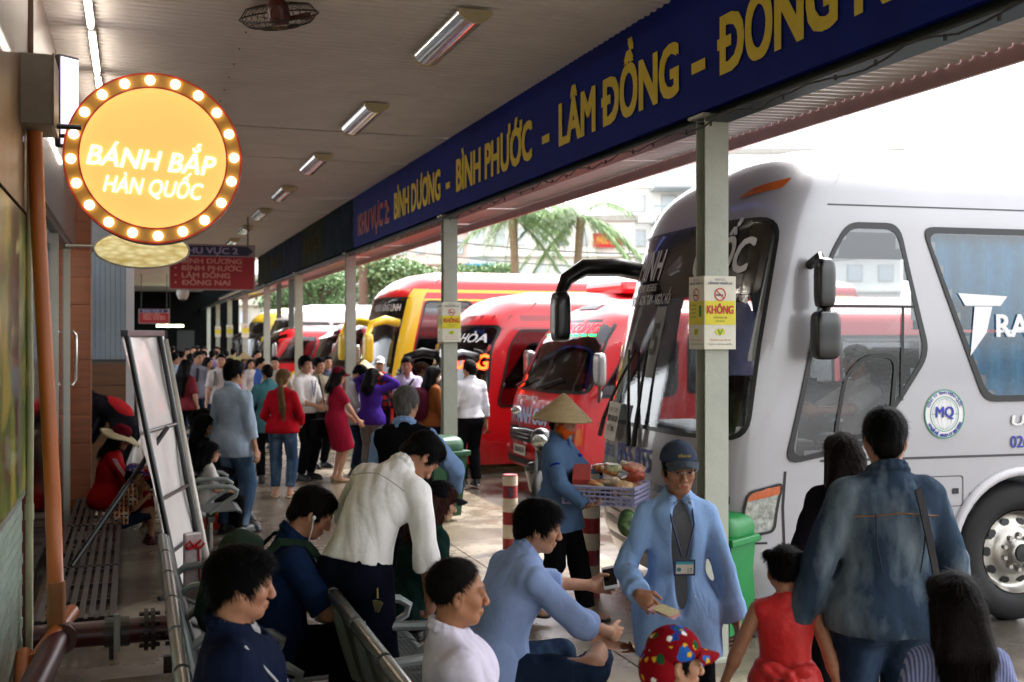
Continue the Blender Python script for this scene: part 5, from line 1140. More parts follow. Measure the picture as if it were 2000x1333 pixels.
# ---- the silver coach
def silver_extra(A):
    sh,root,patch,rim,band,word=A['sh'],A['root'],A['patch'],A['rim'],A['band'],A['word']; sx=sh.sx
    ink=mat('coach_blue','27339a',.4,var=0); wht=mat('letter_white','d8d6d6',.5,var=0); grn=mat('logo_green','2a8a6a',.4,var=0)
    # dark header band behind the name on the windscreen
    patch('header_band',roundpoly(rp(-1.22,1.22,2.36,2.88),.06,.12),mat('header_black','08080a',.15,var=0,coat=.6),.010,6)
    word('MINH',-.42,2.64,.62,.24,wht,.016,.03,.3); word('QUỐC',.80,2.64,.66,.24,wht,.016,.03,.3); word('ĐT: 0260.3855855',-.45,2.46,.55,.06,wht,.016,.01); word('GIA LAI - KON TUM - NGỌC HỒI',-.3,2.36,.95,.08,wht,.016,.02)
    patch('number_card',rp(-.06,.14,1.75,2.3),mat('card_grey','8c8c88',.5,var=0),.011,2); word('5',.04,2.05,.12,.24,M_INK,.016,.03)
    patch('route_card',rp(-.62,-.30,1.22,1.52),M_PLATE,.06,2); word('KON TUM',-.46,1.46,.24,.035,M_INK,.063,.0); word('TP.HCM - KON TUM',-.46,1.39,.28,.05,M_INK,.063,.02); word('TỪ 20h',-.46,1.31,.2,.04,M_INK,.063,.01)
    word('02603.',-.62,1.13,.36,.10,ink,.008,.015); word('855.855',.0,1.135,.72,.17,ink,.008,.02)
    b=band('chrome_strip',-1.25,1.25,.93,.985,M_CHR,.012); band('bumper_groove',-1.5,1.5,.66,.675,M_BLK,.004); band('grille',-.7,.7,.42,.6,mat('grille_black','101010',.4),.008)
    for s in (1,-1):
        P=roundpoly([(s*1.30,.70),(s*1.56,.74),(s*1.62,1.08),(s*1.36,1.02)],.05,.08); patch('headlight',P,M_LENS,.008,5); rim('headlight_frame',P,.02,M_BLK,.014); patch('turn_signal',roundpoly([(s*1.36,.95),(s*1.6,1.0),(s*1.6,1.06),(s*1.37,1.02)],.02,.08),M_AMB,.014,3)
        patch('marker_light',roundpoly([(s*.85,3.05),(s*1.2,3.10),(s*1.24,3.18),(s*.95,3.12)],.02,.08),M_AMB,.012,4)
        band('belt_groove',sx(-.9) if s>0 else -sh.send+.2,sh.send-.2 if s>0 else -sx(-.9),1.205,1.222,mat('groove','3a393a',.5),.003,.3)
    band('roof_groove',sx(-.6),sh.send-.2,2.985,2.995,mat('groove','3a393a',.5),.003,.3)
    for x in (-1.06,-4.2): band('panel_joint',sx(x),sx(x)+.012,.3,1.2,mat('groove','3a393a',.5),.003,.012)
    band('front_joint',sx(-.62),sx(-.62)+.02,.3,1.15,M_BLK,.003,.02)
    # flap, lettering and round emblem on the side
    fx=sx(-1.75); rim('fuel_flap',roundpoly(rp(fx-.0,fx+.30,.86,1.08),.03,.06),.006,mat('groove','3a393a',.5),.004); patch('flap_lock',rp(fx+.21,fx+.26,.95,.99),M_BLK,.006,2)
    cxs=sx(.66-2.55); C2=lambda r,n=40: np.array([(cxs+r*math.cos(2*math.pi*k/n),1.52+r*1.06*math.sin(2*math.pi*k/n)) for k in range(n)])
    patch('emblem',C2(.165),wht,.005,4); rim('emblem_ring',C2(.165),.008,grn,.008); rim('emblem_ring',C2(.118),.005,grn,.008)
    for k in range(3): rim('globe_line',np.array([(cxs+(.03+.035*k)*math.cos(t),1.52+.11*math.sin(t)) for t in np.linspace(0,6.28,30,endpoint=False)]),.002,grn,.0075)
    band('globe_line',cxs-.11,cxs+.11,1.518,1.521,grn,.0075,.05); word('MQ',cxs,1.535,.15,.075,ink,.011,.03)
    for t,a0,a1,rr in (('CÔNG TY TNHH MINH QUỐC',2.75,.4,.143),('147 NGUYỄN HUỆ - KON TUM - ĐT: 0260 3855855',3.6,5.85,.143)):
        n=len(t)
        for k,ch in enumerate(t):
            if ch==' ': continue
            a=a0+(a1-a0)*k/(n-1); v,f=text_geo(ch,.030,.02,1,'CENTER'); up=1 if rr and a0<3 else -1; q=[]
            for p in v: rad=rr+(p[1]-.01)*up; an=a-p[0]/rr*up; q.append((cxs+rad*math.cos(an),1.52+rad*1.06*math.sin(an),p[2]))
            q=np.array(q); X=sh.pos(q[:,0],q[:,1])+sh.nor(q[:,0],q[:,1])*(.009+q[:,2])[:,None]; mesh_obj('lettering',X,f,ink,root)
    x0=sx(-2.4); word('UNIVERSE',x0+.42,1.465,.75,.07,M_CHR,.012,.03,.1); word('02603.',x0+.19,1.31,.30,.085,ink,.008,.012); word('855.855',x0+.70,1.315,.66,.14,ink,.008,.03)
    word('RACO',sx(-2.30)+.33,2.15,.62,.16,wht,.016,.03); X=sx(-2.12); patch('logo_wing',np.array([(X-.12,2.38),(X+.30,2.36),(X+.24,2.29),(X-.06,2.29)]),wht,.016,2); patch('logo_wing',np.array([(X+.02,2.285),(X+.17,2.285),(X+.12,2.1),(X-.02,1.93)]),wht,.016,2)
    # driver's opening window and frame
    wy=sx(.95-2.55); rim('window_frame',roundpoly([(sx(-.98),1.36),(sx(-1.45),1.36),(sx(-1.5),1.95),(sx(-1.22),1.95),(sx(-1.05),1.82)],.1,.1),.03,M_BLK,.016)
    band('window_bar',sx(-.86),sx(-1.64),2.27,2.29,M_BLK,.014); band('window_bar',sx(-1.52),sx(-1.52)+.025,1.62,2.28,M_BLK,.014,.025)
    wipers(A,((-.95,-.22),(.0,-.38),(.1,.02)),1.22,1.95)
    # mirrors
    p0=sh.pos(np.array(-1.28),np.array(2.62)); mirror_arm(A,[tuple(p0),tuple(p0+V3(.28,-.02,.06)),tuple(p0+V3(.62,-.02,.05)),tuple(p0+V3(.78,-.02,-.05)),tuple(p0+V3(.84,-.02,-.2))],[.075,.085,.08,.065,.05],tuple(p0+V3(.84,-.0,-.38)),(.15,.22,.44))
    q0=sh.pos(np.array(sx(-.55)),np.array(2.55)); mirror_arm(A,[tuple(q0+V3(0,-.05,0)),tuple(q0+V3(.02,.14,.06)),tuple(q0+V3(.02,.2,-.1))],.035,tuple(q0+V3(.0,.18,-.12)),(.13,.11,.34)); mirror_arm(A,[tuple(q0+V3(.0,.2,-.28)),tuple(q0+V3(.0,.2,-.34))],.03,tuple(q0+V3(.0,.19,-.47)),(.19,.13,.33))
    # curtains
    cm=cloth('curtain_blue','45aee0',var=.2)
    for (xa,xb,z0,z1) in ((-2.0,-4.6,1.58,2.1),(-1.75,-4.8,2.12,2.82),(-4.9,-7.2,1.62,2.8)):
        n=int(abs(xb-xa)/.025); v=[(xa+(xb-xa)*k/n,1.08+.03*math.sin(k*.9)+.012*math.sin(k*.37),z) for k in range(n+1) for z in (z0,z1)]; mesh_obj('curtain',v,[(2*k,2*k+2,2*k+3,2*k+1) for k in range(n)],cm,root,True)
    MB().tube([(-.98,.62,1.35),(-.88,.62,1.42)],.02,8).build('steering_column',M_BLK,root); MB().tube([(-.95+.08*math.sin(a),.62+.22*math.cos(a),1.42+.2*math.sin(a)) for a in np.linspace(0,2*math.pi,25)],.016,6).build('steering_wheel',M_BLK,root)
    st=MB(); st.box((-1.62,.62,1.1),(.5,.5,.15),bev=.05); st.box((-1.88,.62,1.55),(.14,.5,.85),bev=.06); st.build('driver_seat',mat('bus_seat','2a2c38',.8,var=.2),root)
SIL=dict(name='coach',L=11.5,hw=1.24,Rx=.56,n=3.1,zbot=.28,zsh=3.0,zcor=3.42,ztop=3.58,rw=.36,wr=.5,wheels=(-2.55,-8.6),fine=.07,dash=1.2,paint=P_SIL,glass=glass('coach_glass',(.85,.88,.9),.22),rows=8,arch=mat('arch_silver','b9b7b9',.3,var=.03),
 prof=[(.28,-.10,.97),(.5,-.02,1),(.9,0,1),(1.25,-.03,1),(1.4,-.06,1),(2.0,-.18,.99),(2.9,-.40,.965),(3.05,-.46,.95),(3.2,-.56,.9),(3.38,-.8,.8),(3.5,-1.15,.6),(3.58,-1.7,.5)],extra=silver_extra)
_s=Shell(SIL['L'],SIL['hw'],SIL['prof'],SIL['Rx'],SIL['n'],0,0,0,0); sx=_s.sx
SIL['wins']=[dict(kind='front',p=[(-1.33,1.36),(1.33,1.36),(1.27,2.90),(-1.27,2.90)],r=.16,m=G_CLR,rim=.03),
 dict(kind='side',p=[(sx(-.62),1.19),(sx(-1.25),1.30),(sx(-1.52),1.60),(sx(-1.77),1.95),(sx(-1.5),2.87),(sx(-.98),2.87),(sx(-.78),2.62)],r=.12),
 dict(kind='side',p=[(sx(-2.22),1.60),(sx(-5.0),1.60),(sx(-5.0),2.85),(sx(-1.70),2.85)],r=.1), dict(kind='side',p=rp(sx(-5.1),sx(-7.9),1.6,2.85),r=.08), dict(kind='side',p=rp(sx(-8.0),sx(-10.9),1.6,2.85),r=.08)]
# wheel centre seen at picture column 1985, depth 8.0; nose points to the platform
rz_s=math.atan2(.08,-.996); wc=np.array(cw(3.67,8.12)); fw=np.array([math.cos(rz_s),math.sin(rz_s)]); lf2=np.array([-fw[1],fw[0]]); org=wc+fw*2.55-lf2*1.10
silver=bus('silver white coach with its name across the windscreen, nose by the column',SIL,org,rz_s)
# ---- red minibus
def mini_extra(name_txt,led,plate,paintc):
    def fn(A):
        sh,root,patch,rim,band,word=A['sh'],A['root'],A['patch'],A['rim'],A['band'],A['word']; sx=sh.sx; hw=A['cfg']['hw']; wht=mat('letter_white','d8d6d6',.5,var=0); blu=mat('hood_blue','9fb4d4',.4,var=0)
        if led:
            sg=empty('x'); bpy.data.objects.remove(sg)
            band('led_board',-.72,.72,2.08,2.26,M_BLK,-.02); word(led,.25,2.17,1.3,.12,mat('led_red','ff1a20',.5,var=0,emit=2.2),.012,.03)
            for k in range(9): band('led_dash',-.45+.16*k,-.35+.16*k,2.065,2.08,mat('led_green','10ff50',.5,var=0,emit=1.6),.012,.1)
        if name_txt: word(name_txt,.2,1.02,1.5,.2,blu,.010,.04); word('CÔNG TY TNHH VẬN TẢI',-.05,1.24,.75,.06,wht,.010,.01)
        P=roundpoly(rp(-.72,.72,.66,.86),.05,.1); patch('grille',P,mat('grille_black','101010',.4),.006,4)
        for z in (.71,.76,.81): band('grille_bar',-.68,.68,z,z+.016,M_CHR,.014)
        for s in (1,-1):
            P=roundpoly([(s*.78,.64),(s*1.08,.66),(s*1.1,.9),(s*.8,.86)],.06,.08); patch('headlight',P,M_LENS,.010,4); rim('headlight_frame',P,.015,M_BLK,.014)
            patch('turn_signal',roundpoly([(s*1.10,.68),(s*1.2,.7),(s*1.2,.9),(s*1.12,.9)],.02,.08),M_AMB,.012,3)
            q0=sh.pos(np.array(s*sx(-.55)),np.array(1.35)); mirror_arm(A,[tuple(q0),tuple(q0+V3(.1,s*.16,-.1)),tuple(q0+V3(.12,s*.22,.1))],.022,tuple(q0+V3(.12,s*.22,.3)),(.12,.2,.42),mat('mirror_chrome','8c8a88',.25,metal=.6))
            band('side_groove',sx(-.6) if s>0 else -sh.send+.1,sh.send-.1 if s>0 else -sx(-.6),.95,.962,mat('groove','3a393a',.5),.004,.3)
        band('bumper',-1.15,1.15,.34,.55,paintc,.05); patch('lower_intake',roundpoly(rp(-.6,.6,.38,.47),.03,.08),M_BLK,.056,3)
        patch('number_plate',rp(-.22,.22,.5,.62),M_PLATE,.06,2); word(plate,0,.56,.36,.07,M_INK,.064,.02)
        cx=sx(-1.25); patch('emblem',np.array([(cx+.26*math.cos(t),.82+.26*math.sin(t)) for t in np.linspace(0,6.28,30,endpoint=False)]),mat('emblem_yellow','c9b53a',.4,var=.05),.006,3); patch('emblem_inner',np.array([(cx+.19*math.cos(t),.82+.19*math.sin(t)) for t in np.linspace(0,6.28,30,endpoint=False)]),wht,.010,3); word('Tc',cx,.84,.2,.14,M_RED,.014,.03); patch('emblem_ribbon',roundpoly([(cx-.24,.56),(cx+.24,.56),(cx+.3,.62),(cx-.3,.62)],.02,.1),mat('ribbon_blue','3a5aa0',.4,var=0),.011,2)
        wipers(A,((-.55,.0),(.25,.75)),1.36,1.5)
        v=roundpoly(rp(-.45,.45,2.42,2.5),.03,.1); patch('roof_vent',v,M_BLK,.012,3)
    return fn
def mini_cfg(paintc,led,name_txt,plate,g=G_DARK,H=2.55):
    d=dict(name='minibus',L=7.0,hw=1.02,Rx=.5,n=3.0,zbot=.34,zsh=H-.36,zcor=H-.08,ztop=H,rw=.3,wr=.4,wheels=(-1.55,-5.3),fine=.085,dash=1.15,paint=paintc,glass=g,rows=4,
     prof=[(.34,-.04,.98),(.5,0,1),(.95,-.02,1),(1.25,-.08,1),(1.4,-.16,1),(2.0,-.45,.97),(H-.36,-.62,.93),(H-.2,-.78,.85),(H-.08,-1.0,.7),(H,-1.5,.4)],extra=mini_extra(name_txt,led,plate,paintc))
    s=Shell(d['L'],d['hw'],d['prof'],d['Rx'],d['n'],0,0,0,0); sx=s.sx
    d['wins']=[dict(kind='front',p=[(-s.sf+.1,1.33),(s.sf-.1,1.33),(s.sf-.2,2.28),(-s.sf+.2,2.28)],r=.12,m=G_CLR if 0 else g,rim=.035),dict(kind='side',p=[(sx(-.48),1.28),(sx(-1.75),1.28),(sx(-1.75),2.08),(sx(-.92),2.08)],r=.14),dict(kind='side',p=rp(sx(-1.9),sx(-4.2),1.32,2.08),r=.08),dict(kind='side',p=rp(sx(-4.3),sx(-6.6),1.32,2.08),r=.08)]
    return d
RZ_B=math.pi+.017
bus('red minibus with a lit route sign and its company name across the nose',mini_cfg(P_RED,'THÀNH CÔNG','THÀNH CÔNG','50B-018.76'),cw(.15,14.69),RZ_B)
# ---- mid and large buses behind
def big_extra(title,led,roofc,mirrorc,lowc):
    def fn(A):
        sh,root,patch,rim,band,word=A['sh'],A['root'],A['patch'],A['rim'],A['band'],A['word']; sx=sh.sx; H=A['cfg']['ztop']; hw=A['cfg']['hw']; wht=mat('letter_white','d8d6d6',.5,var=0); zt=A['cfg']['wins'][0]['p'][2][1]
        patch('header_band',roundpoly(rp(-sh.sf+.26,sh.sf-.26,zt-.42,zt-.02),.06,.12),mat('header_black','08080a',.15,var=0,coat=.6),.010,5)
        if title: word(title,.55,zt-.2,1.2,.13,wht,.016,.02)
        if led: word(led,.75,zt-.55,1.0,.22,mat('led_orange','ff3a10',.5,var=0,emit=2.0),.012,.03)
        if roofc: band('roof_band',-sh.send+.1,sh.send-.1,H-.62,A['cfg']['zsh']-.0,roofc,.004,.25)
        for s in (1,-1):
            P=roundpoly([(s*1.0,.62),(s*1.28,.66),(s*1.32,1.0),(s*1.04,.94)],.05,.08); patch('headlight',P,M_LENS,.008,4); rim('headlight_frame',P,.018,M_BLK,.012)
            p0=sh.pos(np.array(s*hw*.98),np.array(zt-.5)); up=.05; mirror_arm(A,[tuple(p0),tuple(p0+V3(.28,s*.06,.06)),tuple(p0+V3(.55,s*.1,-.02)),tuple(p0+V3(.62,s*.12,-.22))],[.08,.085,.07,.05],tuple(p0+V3(.62,s*.12,-.48)),(.18,.24,.55),mirrorc)
        band('bumper_groove',-1.4,1.4,.62,.64,M_BLK,.004); patch('number_plate',rp(-.24,.24,.48,.6),M_PLATE,.02,2); wipers(A,((-.8,-.1),(.1,.7)),1.2,1.6)
        if lowc:
            band('skirt_band',-sh.send+.1,sh.send-.1,A['cfg']['zbot'],1.08,lowc,.004,.25)
            for s in (1,-1): band('pillar_band',min(s*(sh.sf-.30),s*(sh.sf+.03)),max(s*(sh.sf-.30),s*(sh.sf+.03)),1.0,H-.4,lowc,.016,.04)
        if A['cfg'].get('ac'):
            b=MB().box((-4.2,0,H+.07),(2.6,1.5,.22),bev=.08); b.build('air_conditioner',A['cfg']['paint'],root); g=MB(); 0
            for k in range(16): MB().box((-5.3+.14*k,.752,H+.08),(.05,.01,.1)).build('vent_slot',M_BLK,root)
    return fn
def big_cfg(paintc,H,L=10.5,hw=1.2,title=None,led=None,roofc=None,mirrorc=None,lowc=None,zbot=.28,g=G_DARK,ac=False,fine=.11):
    zw=H-.55; d=dict(name='bus',L=L,hw=hw,Rx=.6,n=3.0,zbot=zbot,zsh=H-.4,zcor=H-.1,ztop=H,rw=.3,wr=.48,wheels=(-2.4,-L+2.8),fine=fine,dash=1.15,paint=paintc,glass=g,rows=5,ac=ac,
     prof=[(zbot,-.06,.98),(.5,0,1),(.9,0,1),(1.2,-.04,1),(1.9,-.16,.99),(zw,-.38,.97),(H-.4,-.5,.94),(H-.2,-.75,.85),(H-.1,-1.0,.7),(H,-1.6,.4)],extra=big_extra(title,led,roofc,mirrorc,lowc))
    s=Shell(d['L'],d['hw'],d['prof'],d['Rx'],d['n'],0,0,0,0); sx=s.sx
    d['wins']=[dict(kind='front',p=[(-s.sf+.12,1.15),(s.sf-.12,1.15),(s.sf-.2,zw),(-s.sf+.2,zw)],r=.14,rim=.04),dict(kind='side',p=[(sx(-.62),.98),(sx(-1.95),1.05),(sx(-1.95),zw-.06),(sx(-.74),zw-.06)],r=.14)]+[dict(kind='side',p=rp(sx(-2.05-2.6*k),sx(-4.55-2.6*k),1.5,zw-.08),r=.08) for k in range(3)]
    return d
def at_cam(X,Z): return cw(X,Z)
bus('red bus with orange lit sign beside the column, emblem on its door',big_cfg(P_RED,2.78,9,1.1,'BIÊN HÒA','T.CÔNG',P_DKRED,None,None,.14,G_BLK,True,.1),cw(-1.21,17.33),RZ_B)
bus('yellow and red coach with red roof and a curved yellow mirror arm',big_cfg(P_RED,3.36,11,1.2,'PHƯƠNG HỒNG LINH',None,P_YEL,P_YEL,P_YEL,.28,G_DARK),cw(-3.02,21.9),RZ_B)
bus('burgundy minibus squeezed next to the yellow bus',mini_cfg(P_BUR,None,None,'51B-204.18',H=2.45),cw(-4.45,25.85),RZ_B)
bus('plain red minibus parked between the burgundy one and the red van',mini_cfg(P_RED,None,None,'60B-033.27',H=2.45),cw(-5.48,29.15),RZ_B)
bus('small red van with a white ring logo on its side',mini_cfg(P_RED,None,None,'61B-019.44',H=2.36),cw(-7.7,32.3),RZ_B)
bus('white coach behind the red van',big_cfg(P_WHT,3.12,11,1.2,None,None,None,None,None,.28,G_BLK),cw(-8.3,37.0),RZ_B)
bus('far yellow bus past the white coach',big_cfg(P_YEL,3.1,10,1.2,None,None,None,None,None,.28,G_BLK),cw(-10.1,41),RZ_B)
bus('dark maroon bus at the dim end of the platform',big_cfg(P_BUR,3.0,10,1.2,None,None,None,None,None,.28,G_BLK),(4.4,46.5),RZ_B)
bus('white bus parked last at the dim end of the platform',big_cfg(P_WHT,3.0,10,1.2,None,None,None,None,None,.28,G_BLK),(4.4,50.5),RZ_B)
# ------------------------------------------------------------------ background: buildings, palms, trees, motorbike
def building(label,pxa,pxb,ytop,Z,c,storeys,cols,depth=14,ex=None):
    xa,ya=px(pxa,Z); xb,yb=px(pxb,Z); H=ZH(ytop,Z); W=math.hypot(xb-xa,yb-ya); ang=math.atan2(yb-ya,xb-xa)
    r=empty('building',(xa,ya,0),ang,label,'building'); m=mat('wall_'+c,c,.8,var=.06,scale=.6); MB().box((W/2,depth/2,H/2),(W,depth,H)).build('wall',m,r); MB().box((W/2,depth/2,H+.2),(W+.5,depth+.5,.4)).build('roof',mat('roof_slab','b0aca4',.8),r)
    sh=H/storeys; ww=W/cols
    for j in range(storeys):
        for i in range(cols):
            o=MB().box(((i+.5)*ww,-.03,(j+.55)*sh),(ww*.5,.1,sh*.5)).build('window',mat('far_frame','b9b9b4',.6,var=0),r); MB().box(((i+.5)*ww,-.09,(j+.55)*sh),(ww*.42,.04,sh*.42)).build('pane',mat('far_pane','c6ced2',.2,var=.1),o)
        MB().box((W/2,-.25,j*sh+.08),(W,.5,.16)).build('ledge',m,r)
    if ex: ex(r,W,H)
def ex_white(r,W,H):
    for k in range(3): MB().box((W*.35,-1.4,H*(.5+.16*k)),(W*.5,2.6,.18)).build('balcony',mat('balcony_grey','a9b0b4',.6),r); b=MB(); [b.tube([(W*(.1+.05*q),-2.6,H*(.5+.16*k)),(W*(.1+.05*q),-2.6,H*(.5+.16*k)+1.1)],.04,5) for q in range(11)]; b.tube([(W*.1,-2.6,H*(.5+.16*k)+1.1),(W*.6,-2.6,H*(.5+.16*k)+1.1)],.05,5); b.build('railing',mat('rail_blue','8fa6b4',.5),r)
def ex_shop(r,W,H):
    MB().box((W*.08,-.3,H*.62),(W*.2,.3,H*.16)).build('blue_panel',mat('panel_sky','4aa6cc',.5),r); MB().box((W*.83,-.5,H*.86),(W*.17,.3,1.0)).build('red_sign',mat('sign_scarlet','c0181c',.5),r); flat_text('lettering',text_fit('PHÚC LỘC',W*.13,.5,.03),frame((W*.83,-.67,H*.86),(1,0,0),(0,0,1)),mat('sign_gold','d8a830',.5,var=0),r)
building('white apartment building with balconies behind the silver coach',1215,1760,300,85,'efeeea',6,9,ex=ex_white); building('pale shop building with blue panel and red sign behind the palms',915,1240,432,78,'efece4',4,8,ex=ex_shop)
building('pale pink house behind the green trees',690,915,455,90,'e9d2c8',4,6); building('low cream building far behind the white coach',420,690,545,95,'cfc8b8',3,7)
def palm(label,p,Z,ytop,seed):
    rs=random.Random(seed); x,y=px(p,Z); H=ZH(ytop,Z); r=empty('palm_tree',(x,y,0),0,label,'tree'); pts=[(.25*math.sin(t*2+seed),.2*math.cos(t*1.5),H*t) for t in np.linspace(0,1,10)]; MB().tube(pts,[.26,.22,.2,.19,.18,.18,.17,.17,.18,.2],10).build('trunk',mat('palm_trunk','7a6a54',.8,var=.25,scale=4,stretch=(1,1,5)),r,True)
    top=Vector(pts[-1])
    for k in range(22):
        b=MB(); a=rs.random()*6.28; el=rs.uniform(-.5,1.1); Lf=rs.uniform(2.2,3.0); d=Vector((math.cos(a),math.sin(a),0)); mid=[]
        for t in np.linspace(0,1,12): mid.append(top+d*(Lf*t*math.cos(el*(1-t*.4)))+Vector((0,0,Lf*(math.sin(el)*t-.75*t*t))))
        b.tube(mid,[.035*(1-.8*t) for t in np.linspace(0,1,12)],5); s=Vector((-d.y,d.x,0))
        for i in range(2,12):
            for t in (0,.2,.4,.6,.8):
                if i==11 and t>0: continue
                p0=mid[i] if i==11 else mid[i]*(1-t)+mid[i+1]*t
                for sg in (-1,1):
                    ln=.75*(1-.5*abs(i/11-.45))*rs.uniform(.8,1.1); e=p0+s*sg*ln*.75+d*ln*.4-Vector((0,0,ln*rs.uniform(.35,1.1))); w_=d*.024; b.add([p0-w_,p0+w_,e],[(0,1,2)])
        b.build('frond',mat('palm_leaf','6f8a58',.5,var=.3,scale=3),r)
palm('tall palm tree with spreading fronds in front of the blue panel',1000,46,428,1); palm('tall palm tree beside the red shop sign',1128,47,424,5)
def tree(label,p,Z,ymid,rx,rz,seed,c='6f8a5c',n=8000):
    rs=np.random.RandomState(seed); x,y=px(p,Z); zc=ZH(ymid,Z); r=empty('tree',(x,y,0),0,label,'tree'); b=MB(); b.tube([(0,0,0),(.1,0,zc*.5),(0,.1,zc)],[.3,.22,.12],8)
    for k in range(7): a=k*.9; b.tube([(0,0,zc*(.55+.05*k)),(rx*.6*math.cos(a),rx*.6*math.sin(a),zc+rz*.3*math.sin(k))],[.1,.03],6)
    b.build('trunk',mat('bark','5a4a3a',.9,var=.2),r,True)
    cl=rs.normal(size=(26,3)); cl=cl/np.linalg.norm(cl,axis=1)[:,None]*(rs.rand(26,1)**.4)*np.array([rx,rx,rz])*.85
    q=cl[rs.randint(0,26,n)]+rs.normal(size=(n,3))*np.array([rx,rx,rz])*.17; q[:,2]+=zc; u=rs.normal(size=(n,3)); u/=np.linalg.norm(u,axis=1)[:,None]; w_=np.cross(u,rs.normal(size=(n,3))); w_/=np.linalg.norm(w_,axis=1)[:,None]; s=(.085+.08*rs.rand(n,1))*rx/3
    V=np.stack([q-u*s,q+w_*s*.6,q+u*s,q-w_*s*.6],1).reshape(-1,3); F=np.arange(n*4).reshape(-1,4); o=np_obj('crown',V,F,mat('leaf_'+c,c,.6,var=.45,scale=1.5),r); o.data.polygons.foreach_set('use_smooth',np.zeros(n,bool))
tree('broad green tree behind the yellow bus roof',775,52,548,2.7,1.5,3); tree('green tree between two columns left of the pink house',628,56,555,1.6,1.7,4); tree('low leafy tree at the foot of the palms',930,55,540,2.2,.7,6,'6a8656'); tree('dark green tree far behind the white coach',585,58,580,2.4,1.2,8)
for (za,zb,off) in ((7.2,6.4,0),(6.8,6.0,1.2)):
    x0,y0=px(600,50+off*3); x1,y1=px(1900,46+off*3); o=MB().tube([(x0+(x1-x0)*t,y0+(y1-y0)*t,za+(zb-za)*t-1.2*math.sin(math.pi*t)) for t in np.linspace(0,1,24)],.035,5).build('power_line',mat('wire_grey','6a6a6a',.6,var=0)); tag(o,'sagging grey power line crossing above the buses' if off==0 else 'second grey power line strung a little lower','cable')
pl_=empty('utility_pole',(*px(710,50),0),0,'brown utility pole behind the yellow bus','pole'); MB().tube([(0,0,0),(0,0,8.4)],[.24,.19],12).build('post',mat('pole_brown','6f5a4c',.8),pl_); MB().box((0,0,7.6),(1.6,.1,.12)).build('cross_arm',mat('pole_brown','6f5a4c',.8),pl_)
def motorbike(x,y,rz,label):
    r=empty('motorbike',(x,y,0),rz,label,'motorbike'); bl=mat('bike_black','0d0d0e',.3,coat=.5); gr=mat('bike_grey','6a6d70',.35,metal=.4)
    for yy in (.62,-.6):
        w=MB().lathe([(.2,-.03),(.27,-.045),(.30,0),(.27,.045),(.2,.03)],28,Matrix.Translation((0,yy,.30))@Matrix.Rotation(math.pi/2,4,'Y')).build('wheel',mat('tyre','141313',.8),r,True); b=MB(); [b.tube([(0,yy,.30),(0,yy+.21*math.cos(a),.30+.21*math.sin(a))],.006,4) for a in np.linspace(0,6.28,14,endpoint=False)]; b.build('spokes',M_CHR,w)
    F=Field((-.25,-.75,.3),(.25,.75,1.05),.018); F.cone((0,.42,.85),(0,.5,.45),.09,.07,.05); F.cone((0,.35,.5),(0,-.2,.45),.12,.12,.06); F.ell((0,-.35,.68),(.13,.42,.12),None,.05); F.ell((0,.52,.93),(.12,.1,.12),None,.05); F.cone((-.12,.45,.6),(-.13,.2,.35),.07,.06,.04); F.cone((.12,.45,.6),(.13,.2,.35),.07,.06,.04); v,f=F.mesh(); np_obj('fairing',v,f,bl,r)
    MB().box((0,-.32,.8),(.24,.72,.07),bev=.03).build('saddle',M_BLK,r); MB().tube([(-.34,.38,1.02),(-.18,.47,1.02),(0,.48,.98),(.18,.47,1.02),(.34,.38,1.02)],.014,8).build('handlebar',gr,r,True)
    F=Field((-.12,.55,.84),(.12,.72,1.0),.012); F.ell((0,.61,.92),(.085,.05,.065)); v,f=F.mesh(); np_obj('headlight',v,f,M_LENS,r)
    for s in (-1,1): MB().tube([(s*.05,.48,.8),(s*.05,.62,.3)],.02,8).build('fork',gr,r); MB().tube([(s*.25,.42,1.03),(s*.3,.4,1.2)],.007,5).build('mirror_stem',M_BLK,r); F=Field((s*.3-.1,.3,1.1),(s*.3+.1,.5,1.32),.012); F.ell((s*.3,.4,1.23),(.06,.02,.045)); v,f=F.mesh(); np_obj('mirror',v,f,M_CHR,r)
    MB().tube([(.12,-.1,.28),(.13,-.75,.36)],.035,10).build('exhaust',gr,r)
x,y=px(1072,12.4); motorbike(x,y,R(150),'dark motorbike parked behind the woman carrying snacks')
# ------------------------------------------------------------------ people
def yw(d): return R(-19-d)          # d: 0 = back to the viewer, 90 = facing picture right, 180 = facing the viewer
def at(x,y,z=0): return (x,y,z)
def pz(p,Z,z=0): x=LX(p,Z); return (x,YA(x,Z),z)
BLK=cloth('trouser_black','121215'); NVY=cloth('trouser_navy','10131f'); JEAN=pattern('jeans_blue','denim','33475f','66809a'); JEAN2=pattern('jeans_dark','denim','1f2c40','3d5068')
WHT=cloth('shirt_white','dedad6'); 
seated=dict(pel=(0,0,.53),lf=(-.11,.43,.085),rf=(.11,.43,.085),lh=(-.13,.34,.66),rh=(.13,.34,.66))
def sit(**k): d=dict(seated); d.update(k); return d
def part_tube(J,name,pts,r,m,n=8): return MB().tube([Vector(p) for p in pts],r,n).build(name,m,J['root'],True)
def part_field(J,name,lo,hi,res,fill,m):
    F=Field(lo,hi,res); fill(F); v,f=F.mesh(); return np_obj(name,v,f,m,J['root'])
